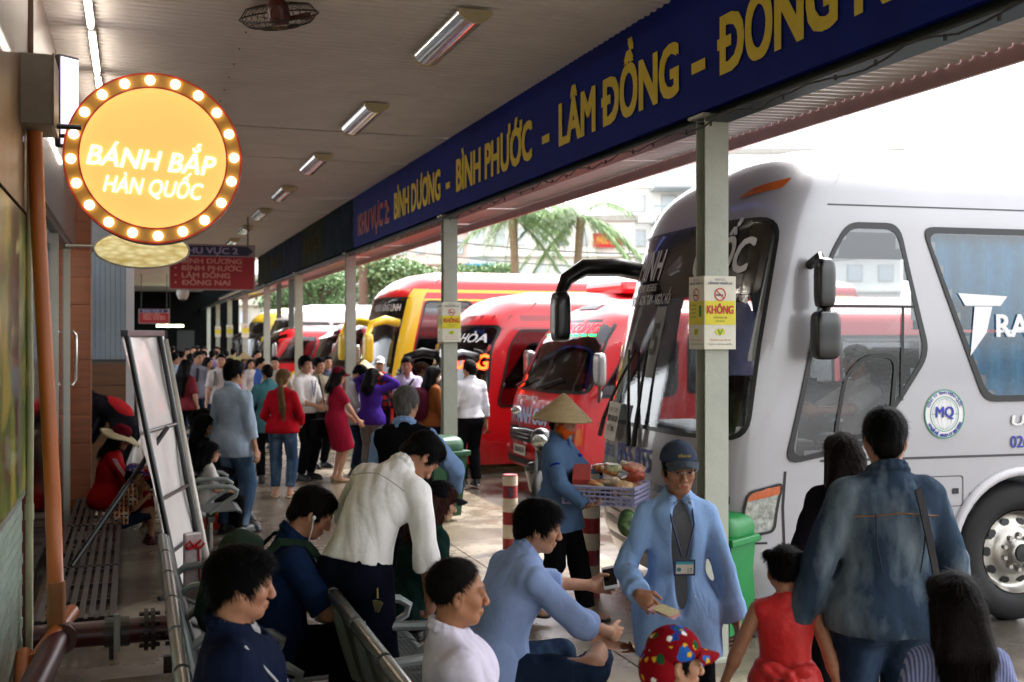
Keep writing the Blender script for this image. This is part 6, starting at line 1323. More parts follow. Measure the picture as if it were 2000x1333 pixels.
def strap(J,name,pts,w,m,parent=None):
    """flat band following points (each with outward normal guessed from the torso axis)"""
    P=[np.array(p,float) for p in pts]; v=[];f=[]
    ax=J['chest']
    for i,p in enumerate(P):
        t=nrm(P[min(i+1,len(P)-1)]-P[max(i-1,0)]); o=p-ax; o=nrm(o-(o@t)*t); s=np.cross(t,o)
        v+=[p-s*w/2,p+s*w/2,p+s*w/2+o*.006,p-s*w/2+o*.006]
    for i in range(len(P)-1):
        a=i*4
        for k in range(4): f.append((a+k,a+(k+1)%4,a+4+(k+1)%4,a+4+k))
    return mesh_obj(name,v,f,m,parent or J['root'])
def over_torso(J,pts,lift=.012):
    """drop points (x, z in the chest frame, side=+1 front / -1 back) on the torso surface"""
    out=[]
    for (x,z,s) in pts:
        y=.125*math.sqrt(max(.05,1-(x/.21)**2))+lift; out.append(J['chest']+J['Tc']@V3(x,s*y-.008,z))
    return out
# 1 navy jacket
J=person('seated man in navy track jacket with thick black hair, side on',pz(484,3.72),yw(78),1.72,lean=-6,head=(6,4,0),dist=3.5,skin='a9714f',hair=('thick','0b0a0a'),fat=1.12,under=dict(m=cloth('tee_grey','9c9a9a'),sleeve=.5,hem=.0,g=.008,collar=True,name='undershirt'),
  top=dict(m=cloth('jacket_navy','131a30',.7),sleeve=2.0,hem=.06,g=.026,vneck=.12,name='jacket'),bottom=('pants',BLK,1.95),**sit())
for s in (-1,1): part_tube(J,'piping',[J['sL' if s<0 else 'sR']+J['Tc']@V3(s*.02,.045,.07),J['chest']+J['Tc']@V3(s*.15,.12,.05),J['chest']+J['Tc']@V3(s*.14,.148,-.05)],.004,mat('piping_white','b9b9bc',.6,var=0),5)
# 2 backpack man
J=person('seated man in dark blue polo with white earphones and a green backpack',pz(540,5.35),yw(72),1.72,lean=14,head=(0,30,0),dist=5.2,skin='a86f4e',hair=('short','15110f'),top=dict(m=cloth('polo_blue','13233f',.7),sleeve=.9,hem=.08,g=.02),bottom=('pants',BLK,1.95),
  **sit(lh=(-.04,.40,.83),rh=(.06,.38,.80),le=(-.8,-.6,-.5),re=(.8,-.6,-.5)),curl=(60,60))
bp_m=cloth('backpack_green','24352b',.7)
part_field(J,'backpack',J['chest']-.45,J['chest']+.45,.014,lambda F:(F.ell(J['chest']+J['Tc']@V3(0,-.235,-.06),(.165,.115,.245),J['Tc'],.02,power=3.2),F.ell(J['chest']+J['Tc']@V3(0,-.325,-.13),(.125,.06,.14),J['Tc'],.02,power=3),F.ripple(.006,[(RNG.normal(size=3)*40,1) for _ in range(4)])),bp_m)
for s in (-1,1): strap(J,'strap',over_torso(J,[(s*.10,.02,1),(s*.115,.08,1),(s*.12,.14,1)],.03)+[J['chest']+J['Tc']@V3(s*.12,.03,.205),J['chest']+J['Tc']@V3(s*.12,-.09,.19),J['chest']+J['Tc']@V3(s*.11,-.15,.1)],.05,bp_m)
part_tube(J,'earphone_wire',[J['hh'](.088,.0,-.012),J['hh'](.09,.02,-.06),J['hh'](.075,.04,-.13),J['chest']+J['Tc']@V3(.07,.16,.06)],.0035,mat('wire_white','d0d0d0',.4,var=0),5); part_field(J,'earbud',J['hh'](.085,.0,-.01)-.04,J['hh'](.085,.0,-.01)+.04,.005,lambda F:F.ell(J['hh'](.087,.002,-.012),(.011,.011,.013)),mat('wire_white','d0d0d0',.4,var=0))
q=worldp(J,(J['wL']+J['wR'])/2+V3(0,.09,.045)); o=MB().box((0,0,0),(.075,.15,.01),rot=Matrix.Rotation(.5,3,'X'),bev=.003).build('phone',[mat('phone_black','0b0b0d',.15)],None,loc=q,rz=yw(72)); tag(o,'dark phone in the hands of the man with earphones','phone')
# 3 bending man
J=person('man in untidy white shirt and belted dark trousers bending forward between the seats',pz(704,5.3),yw(30),1.68,pel=(0,-.02,.95),lean=44,side=10,head=(-28,54,0),dist=4.8,skin='a06a4a',hair=('short','100d0c'),fat=.97,top=dict(m=cloth('shirt_cream','e6e3e0',.8),sleeve=1.35,hem=-.02,g=.022,cuff=1,amp=1.0),bottom=('pants',NVY,1.95,.02),extras=('belt',),
  lh=(-.42,.42,.98),le=(-1,-.3,-.1),rh=(.30,.16,.80),re=(.6,-.8,0),curl=(40,75))
part_tube(J,'yoke_seam',over_torso(J,[(x,.085-.03*abs(x)/.17,-1) for x in np.linspace(-.16,.16,9)],.018),.0022,mat('seam_cream','b5aea6',.9,var=0),5)
kz=J['pel']+J['Tl']@V3(.16,-.06,.02); kr=MB(); kr.tube([Vector(kz),Vector(kz+V3(.01,-.02,-.08)),Vector(kz+V3(.02,-.03,-.14))],.005,6); 
for a in (-.3,.1,.5): kr.box(Vector(kz+V3(.02+.03*math.sin(a),-.035,-.175)),(.018,.004,.055),rot=Matrix.Rotation(a,3,'Y'))
kr.build('keys',mat('key_brass','8a7a50',.35,metal=.8),J['root'])
# 4 older man in lilac shirt
J=person('older seated man in pale lilac shirt with thinning hair, looking aside',(1.11,YA(1.11,3.85),0),yw(76),1.64,lean=-8,head=(-4,2,0),dist=3.8,skin='a0683f',hair=('thin','1c1816'),top=dict(m=cloth('shirt_lilac','d2ccde',.75),sleeve=1.9,hem=.06,g=.024,amp=1.3),bottom=('pants',BLK,1.95),**sit())
# 5 young man in blue shirt, ankle on knee
J=person('young man in light blue shirt seated with bare foot across his knee and a phone',(1.56,YA(1.56,5.05),0),yw(66),1.70,lean=27,head=(-22,10,0),dist=5,skin='b27b58',hair=('thick','0d0b0b'),shoes=None,top=dict(m=cloth('shirt_sky','8fa4cf',.75),sleeve=1.28,hem=.07,g=.024,cuff=1,amp=1.4),bottom=('pants',JEAN2,1.9),
  pel=(0,0,.53),lf=(-.12,.42,.085),rf=(-.02,.60,.60),rk=(1,.55,.1),rtoe=(.15,1,-.12),lh=(-.22,.62,.80),rh=(.12,.54,.66),le=(-.8,-.4,-.5),re=(.9,-.5,-.3),curl=(45,30))
q=worldp(J,J['wL']+V3(.03,.10,.035)); o=empty('phone',q,yw(66),'white smartphone held by the young man in light blue shirt','phone'); o.rotation_euler=(R(35),R(-12),yw(66)+R(60)); MB().box((0,0,0),(.075,.148,.009),bev=.004).build('case',mat('phone_white','c9c9c9',.3),o); MB().box((0,0,.005),(.064,.11,.002)).build('screen',mat('phone_screen','060608',.08,var=0),o)
# 6 dark green jumper and black cap
J=person('seated person in dark green jumper and black cap, turned away',(1.52,YA(1.52,6.35),0),yw(60),1.56,lean=22,head=(-8,14,0),dist=6.3,female=True,skin='b98a68',hair=('long','3a1c14',.08),hat=cap_hat(cloth('cap_black','0e0e10',.7)),top=dict(m=cloth('jumper_green','132723'),sleeve=2.0,hem=.1,g=.03,collar=False),bottom=('pants',BLK,1.95),**sit())
# 7 man in blue shirt and cap
J=person('thin older man in open light blue shirt, glasses and navy cap holding banknotes',pz(1322,4.95),yw(176),1.545,lean=3,head=(2,4,0),dist=4.9,skin='a06a48',sw=.148,hair=('short','15120f'),fat=.86,hat=cap_hat(cloth('cap_navy','384050',.8),True,cloth('cap_brim','434a52',.8)),
  under=dict(m=cloth('polo_grey','5f6163'),sleeve=.3,hem=.05,g=.003,name='polo',amp=.4),top=dict(m=cloth('shirt_blue','86a6d2',.7),sleeve=1.92,hem=.24,g=.02,flare=.006,open=.055,cuff=1,amp=1.5,collar='open'),bottom=('pants',BLK,1.95),
  rh=(.24,.27,1.04),re=(.35,-.8,-.4),rhd=(-.35,.8,-.25),rhn=(-.6,-.1,-.8),lh=(-.30,.04,.80),le=(-1,-.5,0),curl=(40,65))
gl=MB()
for s in (-1,1):
    gl.tube([Vector(J['hh'](s*.032+.021*math.cos(a),.102,.0+.015*math.sin(a))) for a in np.linspace(0,6.28,17)],.0014,5); gl.tube([Vector(J['hh'](s*.053,.1,.004)),Vector(J['hh'](s*.075,.06,.004)),Vector(J['hh'](s*.082,-.01,.0))],.0015,5)
gl.tube([Vector(J['hh'](-.012,.104,.004)),Vector(J['hh'](.012,.104,.004))],.0014,5); gl.build('glasses',mat('glasses_metal','8a8780',.25,metal=.8),J['root'])
cf=J['chest']; Tc=J['Tc']; bd=cf+Tc@V3(.0,.168,-.10)
for s in (-1,1): part_tube(J,'lanyard',[J['neckb']+Tc@V3(s*.06,.03,.02),cf+Tc@V3(s*.052,.135,.1),cf+Tc@V3(s*.012,.162,-.05)],.005,mat('lanyard_blue','1c2450',.6,var=0),5)
Mb=frame(bd,tuple(Tc@V3(-1,0,0)),tuple(Tc@V3(0,0,1))); ba=MB().box((0,0,0),(.105,.078,.006),bev=.003); ba.v=[tuple(Mb@Vector(v)) for v in ba.v]; bo_=ba.build('badge_holder',mat('badge_navy','16234a',.4),J['root'])
putg(rect(.085,.045,0,-.006,.004),Mb,'badge_card',mat('badge_card','c4beb0',.5,var=.03),J['root']); putg(rect(.085,.013,0,.023,.0042),Mb,'badge_header',mat('badge_teal','2a94a0',.5,var=0),J['root']); flat_text('lettering',text_fit('17',.022,.022,.02),Mb@Matrix.Translation((.025,-.012,0)),mat('badge_ink','1f7a88',.5,var=0),J['root'],.005); putg(disc(.011,14,.005),Mb@Matrix.Translation((-.028,-.008,0)),'badge_photo',mat('badge_ink','1f7a88',.5,var=0),J['root'])
Mc=frame(J['hh'](0,.098,.082),tuple(J['Hd']@V3(-1,0,0)),tuple(J['Hd']@V3(0,-.35,1))); flat_text('lettering',text_fit('THIÊN TRƯỜNG' if 0 else 'ĐỒNG NAI',.06,.012,.02),Mc,mat('cap_gold','b09a2a',.6,var=0),J['root'],.004)
for zz in (-.17,-.25,-.33,-.41): part_field(J,'button',J['chest']+J['Tc']@V3(-.06,.15,zz)-.03,J['chest']+J['Tc']@V3(-.06,.15,zz)+.03,.004,lambda F:F.ell(J['chest']+J['Tc']@V3(-.058,.141,zz),(.006,.004,.006)),mat('button_white','c8d0dc',.4,var=0))
fr=nrm(V3(-.35,.8,-.25)); q=J['wR']+fr*.13
for i,(a,c) in enumerate(((.1,'b8888a'),(.45,'c0b48a'))):
    o=MB().box((0,.05,0),(.062,.13,.0008)).build('banknote',mat('note_%d'%i,c,.6,var=.25,scale=40),None,loc=worldp(J,q+V3(-.02*i,0,.004*i)),rz=yw(176)+.9-a); o.rotation_euler=(R(-10+8*i),R(12),yw(176)+.9-a); tag(o,('pinkish banknote in the hand of the man in blue shirt','cream banknote in the hand of the man in blue shirt')[i],'banknote')
# 8 child in floral hat
FLO=pattern('floral_red','floral','7a1018','1f3f86',8,'2a5aa8')
J=person('child in a red and blue flower print sun cap',pz(1312,3.55),yw(82),1.06,head=(0,4,0),dist=3.5,skin='b5805c',hscale=1.32,hair=('short','120e0d'),hat=cap_hat(FLO,True,None,.02),top=dict(m=cloth('child_red','8a1a20'),sleeve=.8,hem=.1,collar=False),bottom=('pants',JEAN2,1.9))
part_field(J,'neck_flap',J['hc']-.3,J['hc']+.3,.008,lambda F:F.ell(J['hh'](0,-.07,-.03),np.array((.1,.075,.1))*1.32,J['Hd'],.01,cut=[(J['hh'](0,-.02,0),J['Hd']@V3(0,1,.25))]),FLO)
# 9 girl in red dress
RDR=mat('satin_red','c40e10',.55,var=.12,scale=5,bump=.4,bscale=14,sheen=.2)
J=person('little girl in a red satin dress with a big bow, hair in tufts',pz(1534,4.55),yw(6),1.14,head=(-12,6,0),dist=4.5,skin='a9714f',hscale=1.3,fat=1.05,hair=('tufts','120e0d'),top=dict(m=RDR,sleeve=0,hem=-.02,g=.014,collar=False,amp=.6),bottom=('skirt',RDR,.98,.028),lh=(-.40,.02,.82),le=(-.5,-1,0),rh=(.34,.0,.84),shoes=('shoe','8a1a20'))
bw=J['waist']+V3(0,-.175,-.03)
part_field(J,'bow',bw-.3,bw+.3,.01,lambda F:(F.ell(bw+V3(-.08,-.01,.012),(.085,.025,.045),rot('y',15),.01),F.ell(bw+V3(.08,-.01,.012),(.085,.025,.045),rot('y',-15),.01),F.ell(bw+V3(0,-.02,0),(.03,.028,.028)),F.cone(bw,bw+V3(-.06,-.015,-.18),.02,.035,.01),F.cone(bw,bw+V3(.07,-.015,-.17),.02,.035,.01),F.ripple(.008,[(V3(50,10,60),0),(V3(-60,10,30),1)])),RDR)
# 10 denim jacket man
DEN=pattern('denim_jacket','denim','2f3d4e','76858f')
J=person('tall man in a faded denim jacket seen from behind, strap over his shoulder',pz(1730,4.5),yw(-4),1.73,head=(-14,6,0),dist=4.3,skin='a06c4c',hair=('short','0c0a0a'),fat=1.1,top=dict(m=DEN,sleeve=2.0,hem=.09,g=.026,amp=.8,name='denim_jacket',collar=True),bottom=('pants',JEAN2,1.95),lh=(-.36,.04,.82),rh=(.36,.06,.84),le=(-1,-.5,0),re=(1,-.5,0),shoes=('shoe','2a2622'))
SEAM=mat('seam_thread','6a4a30',.8,var=0); SEAM2=mat('seam_blue','16243a',.8,var=0)
part_tube(J,'yoke_seam',over_torso(J,[(x,.075-.02*abs(x)/.17,-1) for x in np.linspace(-.17,.17,9)],.026),.0035,SEAM,5)
for s in (-1,1): part_tube(J,'back_seam',over_torso(J,[(s*.10,.07,-1),(s*.095,-.05,-1),(s*.075,-.16,-1)],.027),.0035,SEAM2,5)
strap(J,'bag_strap',over_torso(J,[(.055,.17,-1),(.075,.10,-1),(.10,.0,-1),(.13,-.12,-1),(.155,-.24,-1)],.04),.042,cloth('strap_grey','2c2b2c',.7)); 
part_field(J,'shoulder_bag',J['pel']-.35,J['pel']+.35,.014,lambda F:F.ell(J['pel']+V3(.25,.0,-.02),(.06,.15,.12),None,.01,power=4),cloth('strap_grey','2c2b2c',.7))
# 11 long haired girl
J=person('girl with long dark hair and a blue striped top',pz(1870,3.4),yw(2),1.29,head=(5,4,0),dist=3.1,female=True,skin='a9744f',hair=('long','17100d',.46),hscale=1.08,top=dict(m=pattern('stripe_blue','stripe','8c93b4','4a5480',70),sleeve=.9,hem=.1,collar=False),bottom=('pants',JEAN2,1.9))
# 12 woman half hidden
J=person('dark haired woman half hidden behind the man in denim',pz(1652,5.4),yw(10),1.55,head=(10,12,0),dist=5.4,female=True,hair=('long','1a0f0d',.12),top=dict(m=cloth('top_black','18171a'),sleeve=1.5,hem=.1,collar=False),bottom=('pants',BLK,1.9))
# 13 snack seller
J=person('woman snack seller in conical hat and blue jacket carrying a tray',pz(1092,7.9),yw(112),1.53,lean=2,head=(-6,4,0),dist=8.5,female=True,skin='b0805e',hair=('short','15110f'),top=dict(m=cloth('jacket_blue','567194',.8),sleeve=2.0,hem=.2,g=.026,name='jacket',vneck=.1),under=dict(m=cloth('tee_royal','16308a'),sleeve=.5,hem=.0,g=.01,collar=False),bottom=('pants',BLK,1.95,.024),
  lf=(-.1,.2,.085),rf=(.1,-.22,.13),lh=(-.23,.36,.98),rh=(.24,.30,.97),le=(-.7,-1,-.3),re=(.7,-1,-.3),lhd=(0,.8,.1),rhd=(0,.8,.1),lhn=(0,0,1),rhn=(0,0,1),hat=lathe_hat(None,[(0,.215),(.02,.205),(.24,.012),(.245,0),(.235,.008),(.02,.19)],None,mat('straw_hat','b09a70',.7,var=.15,scale=12,bump=.3,bscale=60,stretch=(1,1,5)),0,('crown','conical_hat'),44,0,(0,-.01,.005)),shoes=('sandal','1a1817'))
part_field(J,'scarf',J['hc']-.25,J['hc']+.2,.01,lambda F:([F.cone(J['hh'](.08*math.cos(t)*(1),.012+.06*math.sin(t),-.02-.07*abs(math.sin(t/2+.8))),J['hh'](.08*math.cos(t+.4),.012+.06*math.sin(t+.4),-.02-.07*abs(math.sin((t+.4)/2+.8))),.018,.018,.015) for t in np.linspace(-.4,3.4,9)],F.cone(J['hh'](.07,.0,.0),J['hh'](.05,.05,-.12),.018,.025,.02)),cloth('scarf_orange','c2521c'))
tb=empty('snack_tray',worldp(J,V3(0.02,.40,.98)),yw(112),'lavender plastic basket tray held by the snack seller','tray'); LAV=mat('tray_lavender','a9a9d0',.45,var=.04); b=MB(); b.box((0,0,0),(.40,.52,.01))
for z in (.03,.06,.09,.115):
    for s in (-1,1): b.box((s*.2,0,z),(.006,.52,.012)); b.box((0,s*.26,z),(.40,.006,.012))
for k in range(14):
    for s in (-1,1): b.box((s*.2,-.25+.038*k,.06),(.006,.006,.12)); 
for k in range(11):
    for s in (-1,1): b.box((-.19+.038*k,s*.26,.06),(.006,.006,.12))
b.build('basket',LAV,tb); MB().tube([(.2*math.cos(a) if 0 else q[0],q[1],.122) for q in ((-.2,-.26),(.2,-.26),(.2,.26),(-.2,.26),(-.2,-.26))],.01,6).build('rim',LAV,tb)
part=[('c8a67a','b0503c'),('d2b28c','c08048'),('a4a47a','c59a70'),('c8907a','d4c0a0')]
rs=random.Random(3)
for k in range(26):
    x,y,z=rs.uniform(-.15,.15),rs.uniform(-.08,.23),rs.uniform(.08,.24); F=Field((-.08,-.08,-.06),(.08,.08,.06),.012); F.ell((0,0,0),(rs.uniform(.045,.06),rs.uniform(.055,.07),rs.uniform(.018,.03)),None,.01,power=2.6); F.ripple(.006,[(np.array([rs.gauss(0,60) for _ in range(3)]),1) for _ in range(3)]); v,f=F.mesh(); c=part[k%4][(k//4)%2]; o=np_obj('snack_packet',v,f,mat('packet_'+c,c,.45,var=.5,scale=38,coat=.1),None); wp=tb.matrix_basis@Vector((x,y,z)); o.location=wp; o.rotation_euler=(rs.uniform(-.5,.5),rs.uniform(-.5,.5),rs.random()*6); tag(o,'shiny wrapped snack packet heaped on the lavender tray','snack','snack packets on the tray')
for i,(x,y,c,lab) in enumerate(((-.12,-.18,'b9b2a4','grey and blue carton standing on the lavender tray'),(.06,-.16,'c9b06a','slanting yellow and red snack carton on the lavender tray'))):
    o=empty('carton',tb.matrix_basis@Vector((x,y,.13)),yw(82)+(.1,-.25)[i],lab,'carton'); o.rotation_euler.y=(0,.45)[i]; MB().box((0,0,0),(.2,.12,.17),bev=.004).build('box',mat('carton_'+c,c,.6,var=.1),o); MB().box((0,0,.07),(.203,.123,.04)).build('stripe',mat('carton_s%d'%i,('3a5a80','b04038')[i],.5),o)
q=worldp(J,V3(.02,.58,.82)); F=Field((-.1,-.1,-.12),(.1,.1,.1),.012); F.ell((0,0,0),(.07,.07,.09)); F.ripple(.02,[(RNG.normal(size=3)*50,1) for _ in range(4)]); v,f=F.mesh(); o=np_obj('snack_bag',v,f,mat('bag_green','6a8a5a',.2,var=.6,scale=25,coat=.5),None); o.location=q; tag(o,'clear bag of green snacks hanging under the tray','bag')
# 14 old man with black vest
J=person('old man with cropped grey hair in black vest over light blue shirt, from behind',pz(792,7.45),yw(6),1.68,head=(-4,4,0),dist=7.4,skin='b5805e',hair=('short','77736f'),fat=1.08,under=dict(m=cloth('shirt_pale','7f9cc8'),sleeve=1.95,hem=.05,g=.018,collar=True,amp=1.3),top=dict(m=cloth('vest_black','0f0f11'),sleeve=0,hem=.12,g=.03,collar=False,name='vest'),bottom=('pants',BLK,1.95),rh=(.30,.24,.98),re=(.9,-.3,-.4),lh=(-.26,.06,.80))
# 15 light shirt man
J=person('young man in pale blue shirt and jeans standing by the red box, from behind',pz(455,11.4),yw(28),1.76,head=(-12,2,0),dist=11.4,hair=('thick','0d0b0b'),top=dict(m=cloth('shirt_ice','9fb0c4'),sleeve=1.55,hem=.16,g=.02,amp=1.3),bottom=('pants',pattern('jeans_worn','denim','3a5068','7d93a8'),2.0,.03),lh=(-.3,.02,.80),rh=(.27,.04,.80))
o=empty('gift_box',(*pz(416,11.75)[:2],0),R(10),'bright red gift box with a gold disc printed on it','box'); MB().box((0,0,.25),(.36,.3,.5),bev=.01).build('carton',mat('gift_red','b3200f',.4,var=.2),o); putg(disc(.1,24,.002),frame((.05,-.151,.24),(1,0,0),(0,0,1)),'gold_disc',mat('gift_gold','c08a1c',.4),o); putg(disc(.1,24,.002),frame((.181,-.0,.24),(0,1,0),(0,0,1)),'gold_disc',MATS['gift_gold'],o)
o=empty('duffel_bag',(*pz(408,11.6)[:2],.5),R(15),'navy blue duffel bag with black handles on the red gift box','bag'); F=Field((-.32,-.2,-.05),(.32,.2,.3),.016); F.ell((0,0,.115),(.27,.13,.125),None,.02,power=3); F.ripple(.008,[(RNG.normal(size=3)*35,1) for _ in range(4)]); v,f=F.mesh(); np_obj('bag',v,f,cloth('duffel_blue','1c3468',.7),o); 
for s in (-.07,.07): MB().tube([(-.12,s,.22),(-.08,s,.36),(.0,s*.6,.42),(.08,s,.36),(.12,s,.22)],.014,6).build('handle',M_BLK,o,True)
# 16.. the middle group
J=person('woman with long fair ponytail in red jumper and jeans, from behind',pz(552,13.9),yw(4),1.6,head=(-6,2,0),dist=13.9,female=True,hair=('pony','7a5c3a'),top=dict(m=cloth('jumper_red','9c1420'),sleeve=1.9,hem=.06,g=.022,collar=False),bottom=('pants',JEAN,1.85),shoes=('sandal','a08a70'),lh=(-.2,.2,.98),rh=(.2,.2,.98))
person('man in teal shirt with dark trousers facing away past the fair ponytail',pz(524,15.3),yw(-20),1.62,dist=15,head=(10,12,0),hair=('short','15100e'),top=dict(m=cloth('shirt_teal','4a8088'),sleeve=.9,hem=.2,collar=True),bottom=('pants',BLK,1.95),lh=(-.25,.25,.95))
J=person('tall man in white shirt with blue lanyard holding a sheet of paper',pz(597,15.6),yw(118),1.73,dist=15.5,head=(-14,-4,0),hair=('thick','0d0b0b'),top=dict(m=WHT,sleeve=1.3,hem=.0,g=.022),bottom=('pants',BLK,1.95),lh=(-.12,.32,1.06),rh=(.14,.32,1.04),shoes=('shoe','0d0d0d'))
o=MB().box((0,0,.12),(.19,.004,.26)).build('paper_sheet',mat('paper_white','c9c9c6',.6,var=.02),None,loc=worldp(J,V3(.0,.4,1.06)),rz=yw(118)); o.rotation_euler.x=R(-20); tag(o,'white paper sheet held by the man with the lanyard','paper')
part_tube(J,'lanyard',over_torso(J,[(-.05,.14,1),(-.02,.0,1),(0,-.09,1),(.02,0,1),(.05,.14,1)],.03),.006,mat('lanyard_royal','2a4aa0',.6,var=0),5)
q=worldp(J,V3(-.02,.24,.72)); o=empty('shoulder_bag',q,yw(118),'black shoulder bag hanging in front of the man with the lanyard','bag'); MB().box((0,0,0),(.36,.1,.28),bev=.02).build('pouch',cloth('bag_black','101012',.6),o); MB().tube([(-.16,0,.13),(-.12,-.03,.4),(-.06,-.08,.75)],.012,6).build('strap',M_BLK,o)
person('man in khaki shirt standing close behind the man with the lanyard',pz(622,17),yw(130),1.68,dist=17,hair=('short','120e0d'),top=dict(m=cloth('shirt_khaki','8a8470'),sleeve=.9,hem=.05),bottom=('pants',BLK,1.95))
BUR=cloth('dress_burgundy','8a1a30')
J=person('woman in burgundy dress and burgundy cap with beige heels',pz(658,15.4),yw(62),1.58,dist=15.4,female=True,head=(-8,10,0),hair=('long','15100e',.04),hat=cap_hat(cloth('cap_burgundy','5a1220')),top=dict(m=BUR,sleeve=.75,hem=-.01,g=.02,collar=False),bottom=('skirt',BUR,1.0,.035),shoes=('heel','a98a6c'),lh=(-.16,.28,.95),rh=(.18,.28,.92))
person('slim young man in pale grey shirt looking down beside the woman in burgundy',pz(694,16.2),yw(95),1.62,dist=16,head=(0,38,0),hair=('thick','0d0b0b'),top=dict(m=cloth('shirt_pale_grey','aeb2b8'),sleeve=1.9,hem=.15),bottom=('pants',JEAN2,1.95),lh=(-.1,.3,1.0),rh=(.14,.3,.98))
PUR=cloth('hoodie_purple','3c2478')
person('woman in purple hoodie with both hands raised to her head',pz(725,15.9),yw(24),1.56,dist=16,female=True,head=(0,12,0),hair=('long','120e0d',.1),top=dict(m=PUR,sleeve=2.0,hem=.1,g=.032,hood=True,collar=False,name='hoodie'),bottom=('pants',pattern('stripe_pants','stripe','8c8a86','2c2b2a',45),1.9,.03),lh=(-.14,.10,1.58),rh=(.16,.10,1.58),le=(-1,.4,0),re=(1,.4,0),lhd=(.6,0,.6),rhd=(-.6,0,.6),shoes=('sandal','8a6a50'))
person('man in white cap and red check shirt behind the purple hoodie',pz(742,18.5),yw(170),1.66,dist=18,hat=cap_hat(cloth('cap_white','c4c4c4')),top=dict(m=pattern('check_red','check','8a1a1c','1c1c24',9),sleeve=1.9,hem=.1),bottom=('pants',BLK,1.95))
conical=lambda: lathe_hat(None,[(0,.2),(.02,.195),(.23,.012),(.235,0),(.225,.008),(.02,.18)],None,mat('straw_hat','b09a70',.7),0,('crown','conical_hat'),32,0,(0,-.01,.005))
person('woman in conical hat and grey top standing by the third column',pz(712,19.5),yw(100),1.52,dist=19,female=True,hat=conical(),top=dict(m=cloth('top_grey','6f7478'),sleeve=1.9,hem=.1),bottom=('pants',BLK,1.95))
J=person('man in lilac shirt with folded arms in front of the yellow bus',pz(795,16.3),yw(178),1.71,dist=16,head=(0,2,0),skin='9a6444',hair=('short','120e0d'),top=dict(m=cloth('shirt_mauve','a79cb4'),sleeve=1.9,hem=.0,vneck=.1),bottom=('pants',NVY,1.95),lh=(.10,.22,1.16),rh=(-.10,.25,1.13),le=(-1,.1,-.5),re=(1,.1,-.5))
strap(J,'bag_strap',over_torso(J,[(-.11,.15,1),(-.04,.05,1),(.05,-.07,1),(.13,-.2,1)],.03),.03,M_BLK)
person('woman with a hair bun and face mask behind the man with folded arms',pz(824,18.3),yw(80),1.58,dist=18,female=True,hair=('bun','4a2a18'),top=dict(m=cloth('top_steel','4a5a6a'),sleeve=1.5,hem=.1,collar=False),bottom=('pants',BLK,1.95))
J=person('woman in brown jacket with burgundy backpack and white mask beside the column',pz(846,15.2),yw(64),1.6,dist=15,female=True,hair=('long','0d0b0b',.12),top=dict(m=cloth('jacket_brown','6f3f20',.6),sleeve=2.0,hem=.08,g=.028,collar=False,name='jacket'),bottom=('pants',NVY,1.95),lh=(-.18,.28,.98),rh=(.2,.25,.95))
part_field(J,'backpack',J['chest']-.45,J['chest']+.45,.02,lambda F:F.ell(J['chest']+J['Tc']@V3(0,-.22,-.08),(.16,.12,.25),J['Tc'],.02,power=3.2),cloth('backpack_burgundy','3a0f1c',.7)); part_field(J,'mask',J['hc']-.2,J['hc']+.2,.012,lambda F:F.ell(J['hh'](0,.045,-.055),(.06,.065,.05),J['Hd'],.01,cut=[(J['hh'](0,.03,0),J['Hd']@V3(0,-1,0))]),mat('mask_white','bfc4c4',.7))
person('man in white shirt and black trousers standing at the door of the red bus',pz(918,14.9),yw(-28),1.69,dist=14.9,head=(8,0,0),hair=('short','15110f'),top=dict(m=cloth('shirt_bright','d0d0d4'),sleeve=1.9,hem=-.01,g=.028,amp=1.3),bottom=('pants',BLK,1.97,.022),lh=(-.2,.24,1.0),rh=(.27,.04,.82))
# left side, by the kiosk and the slatted bench
J=person('man in red and black jacket stooping with a face mask beside the kiosk',pz(238,13.2),yw(-86),1.68,pel=(0,-.05,.92),lean=62,head=(0,62,0),dist=13,hair=('short','120e0d'),top=dict(m=cloth('jacket_dark','17161a',.7),sleeve=2.0,hem=.02,g=.03,name='jacket'),bottom=('pants',BLK,1.95),lh=(-.15,.5,.72),rh=(.15,.5,.7))
part_field(J,'back_panel',J['chest']-.4,J['chest']+.4,.02,lambda F:F.ell(J['chest']+J['Tc']@V3(0,-.055,-.05),(.15,.105,.23),J['Tc'],.02),cloth('jacket_back_red','a8262a')); part_field(J,'mask',J['hc']-.2,J['hc']+.2,.012,lambda F:F.ell(J['hh'](0,.045,-.055),(.06,.065,.05),J['Hd'],.01,cut=[(J['hh'](0,.03,0),J['Hd']@V3(0,-1,0))]),mat('mask_teal','2f5a60',.7))
person('grey haired man in dark green jacket over a teal shirt by the kiosk post',pz(246,14.3),yw(150),1.7,dist=14,hair=('short','6a6662'),under=dict(m=cloth('shirt_cyan','5fa9b4'),sleeve=.5,hem=.1,g=.012,collar=True),top=dict(m=cloth('jacket_olive','1c261e'),sleeve=2.0,hem=.12,g=.032,open=.06,name='jacket'),bottom=('pants',BLK,1.95))
hatw=lathe_hat([(.1,.02),(.105,.05),(.095,.1),(.06,.13),(0,.14)],[(.095,.03),(.15,.018),(.21,-.005),(.235,-.02),(.21,-.008),(.15,.012),(.095,.02)],cloth('hat_burgundy','5a1020'),cloth('hat_cream','b5a888'),-8,('crown','brim'),36,.012,(0,-.01,.03))
low=lambda **k: sit(pel=(0,0,.40),lf=(-.1,.45,.085),rf=(.12,.45,.085),**k)
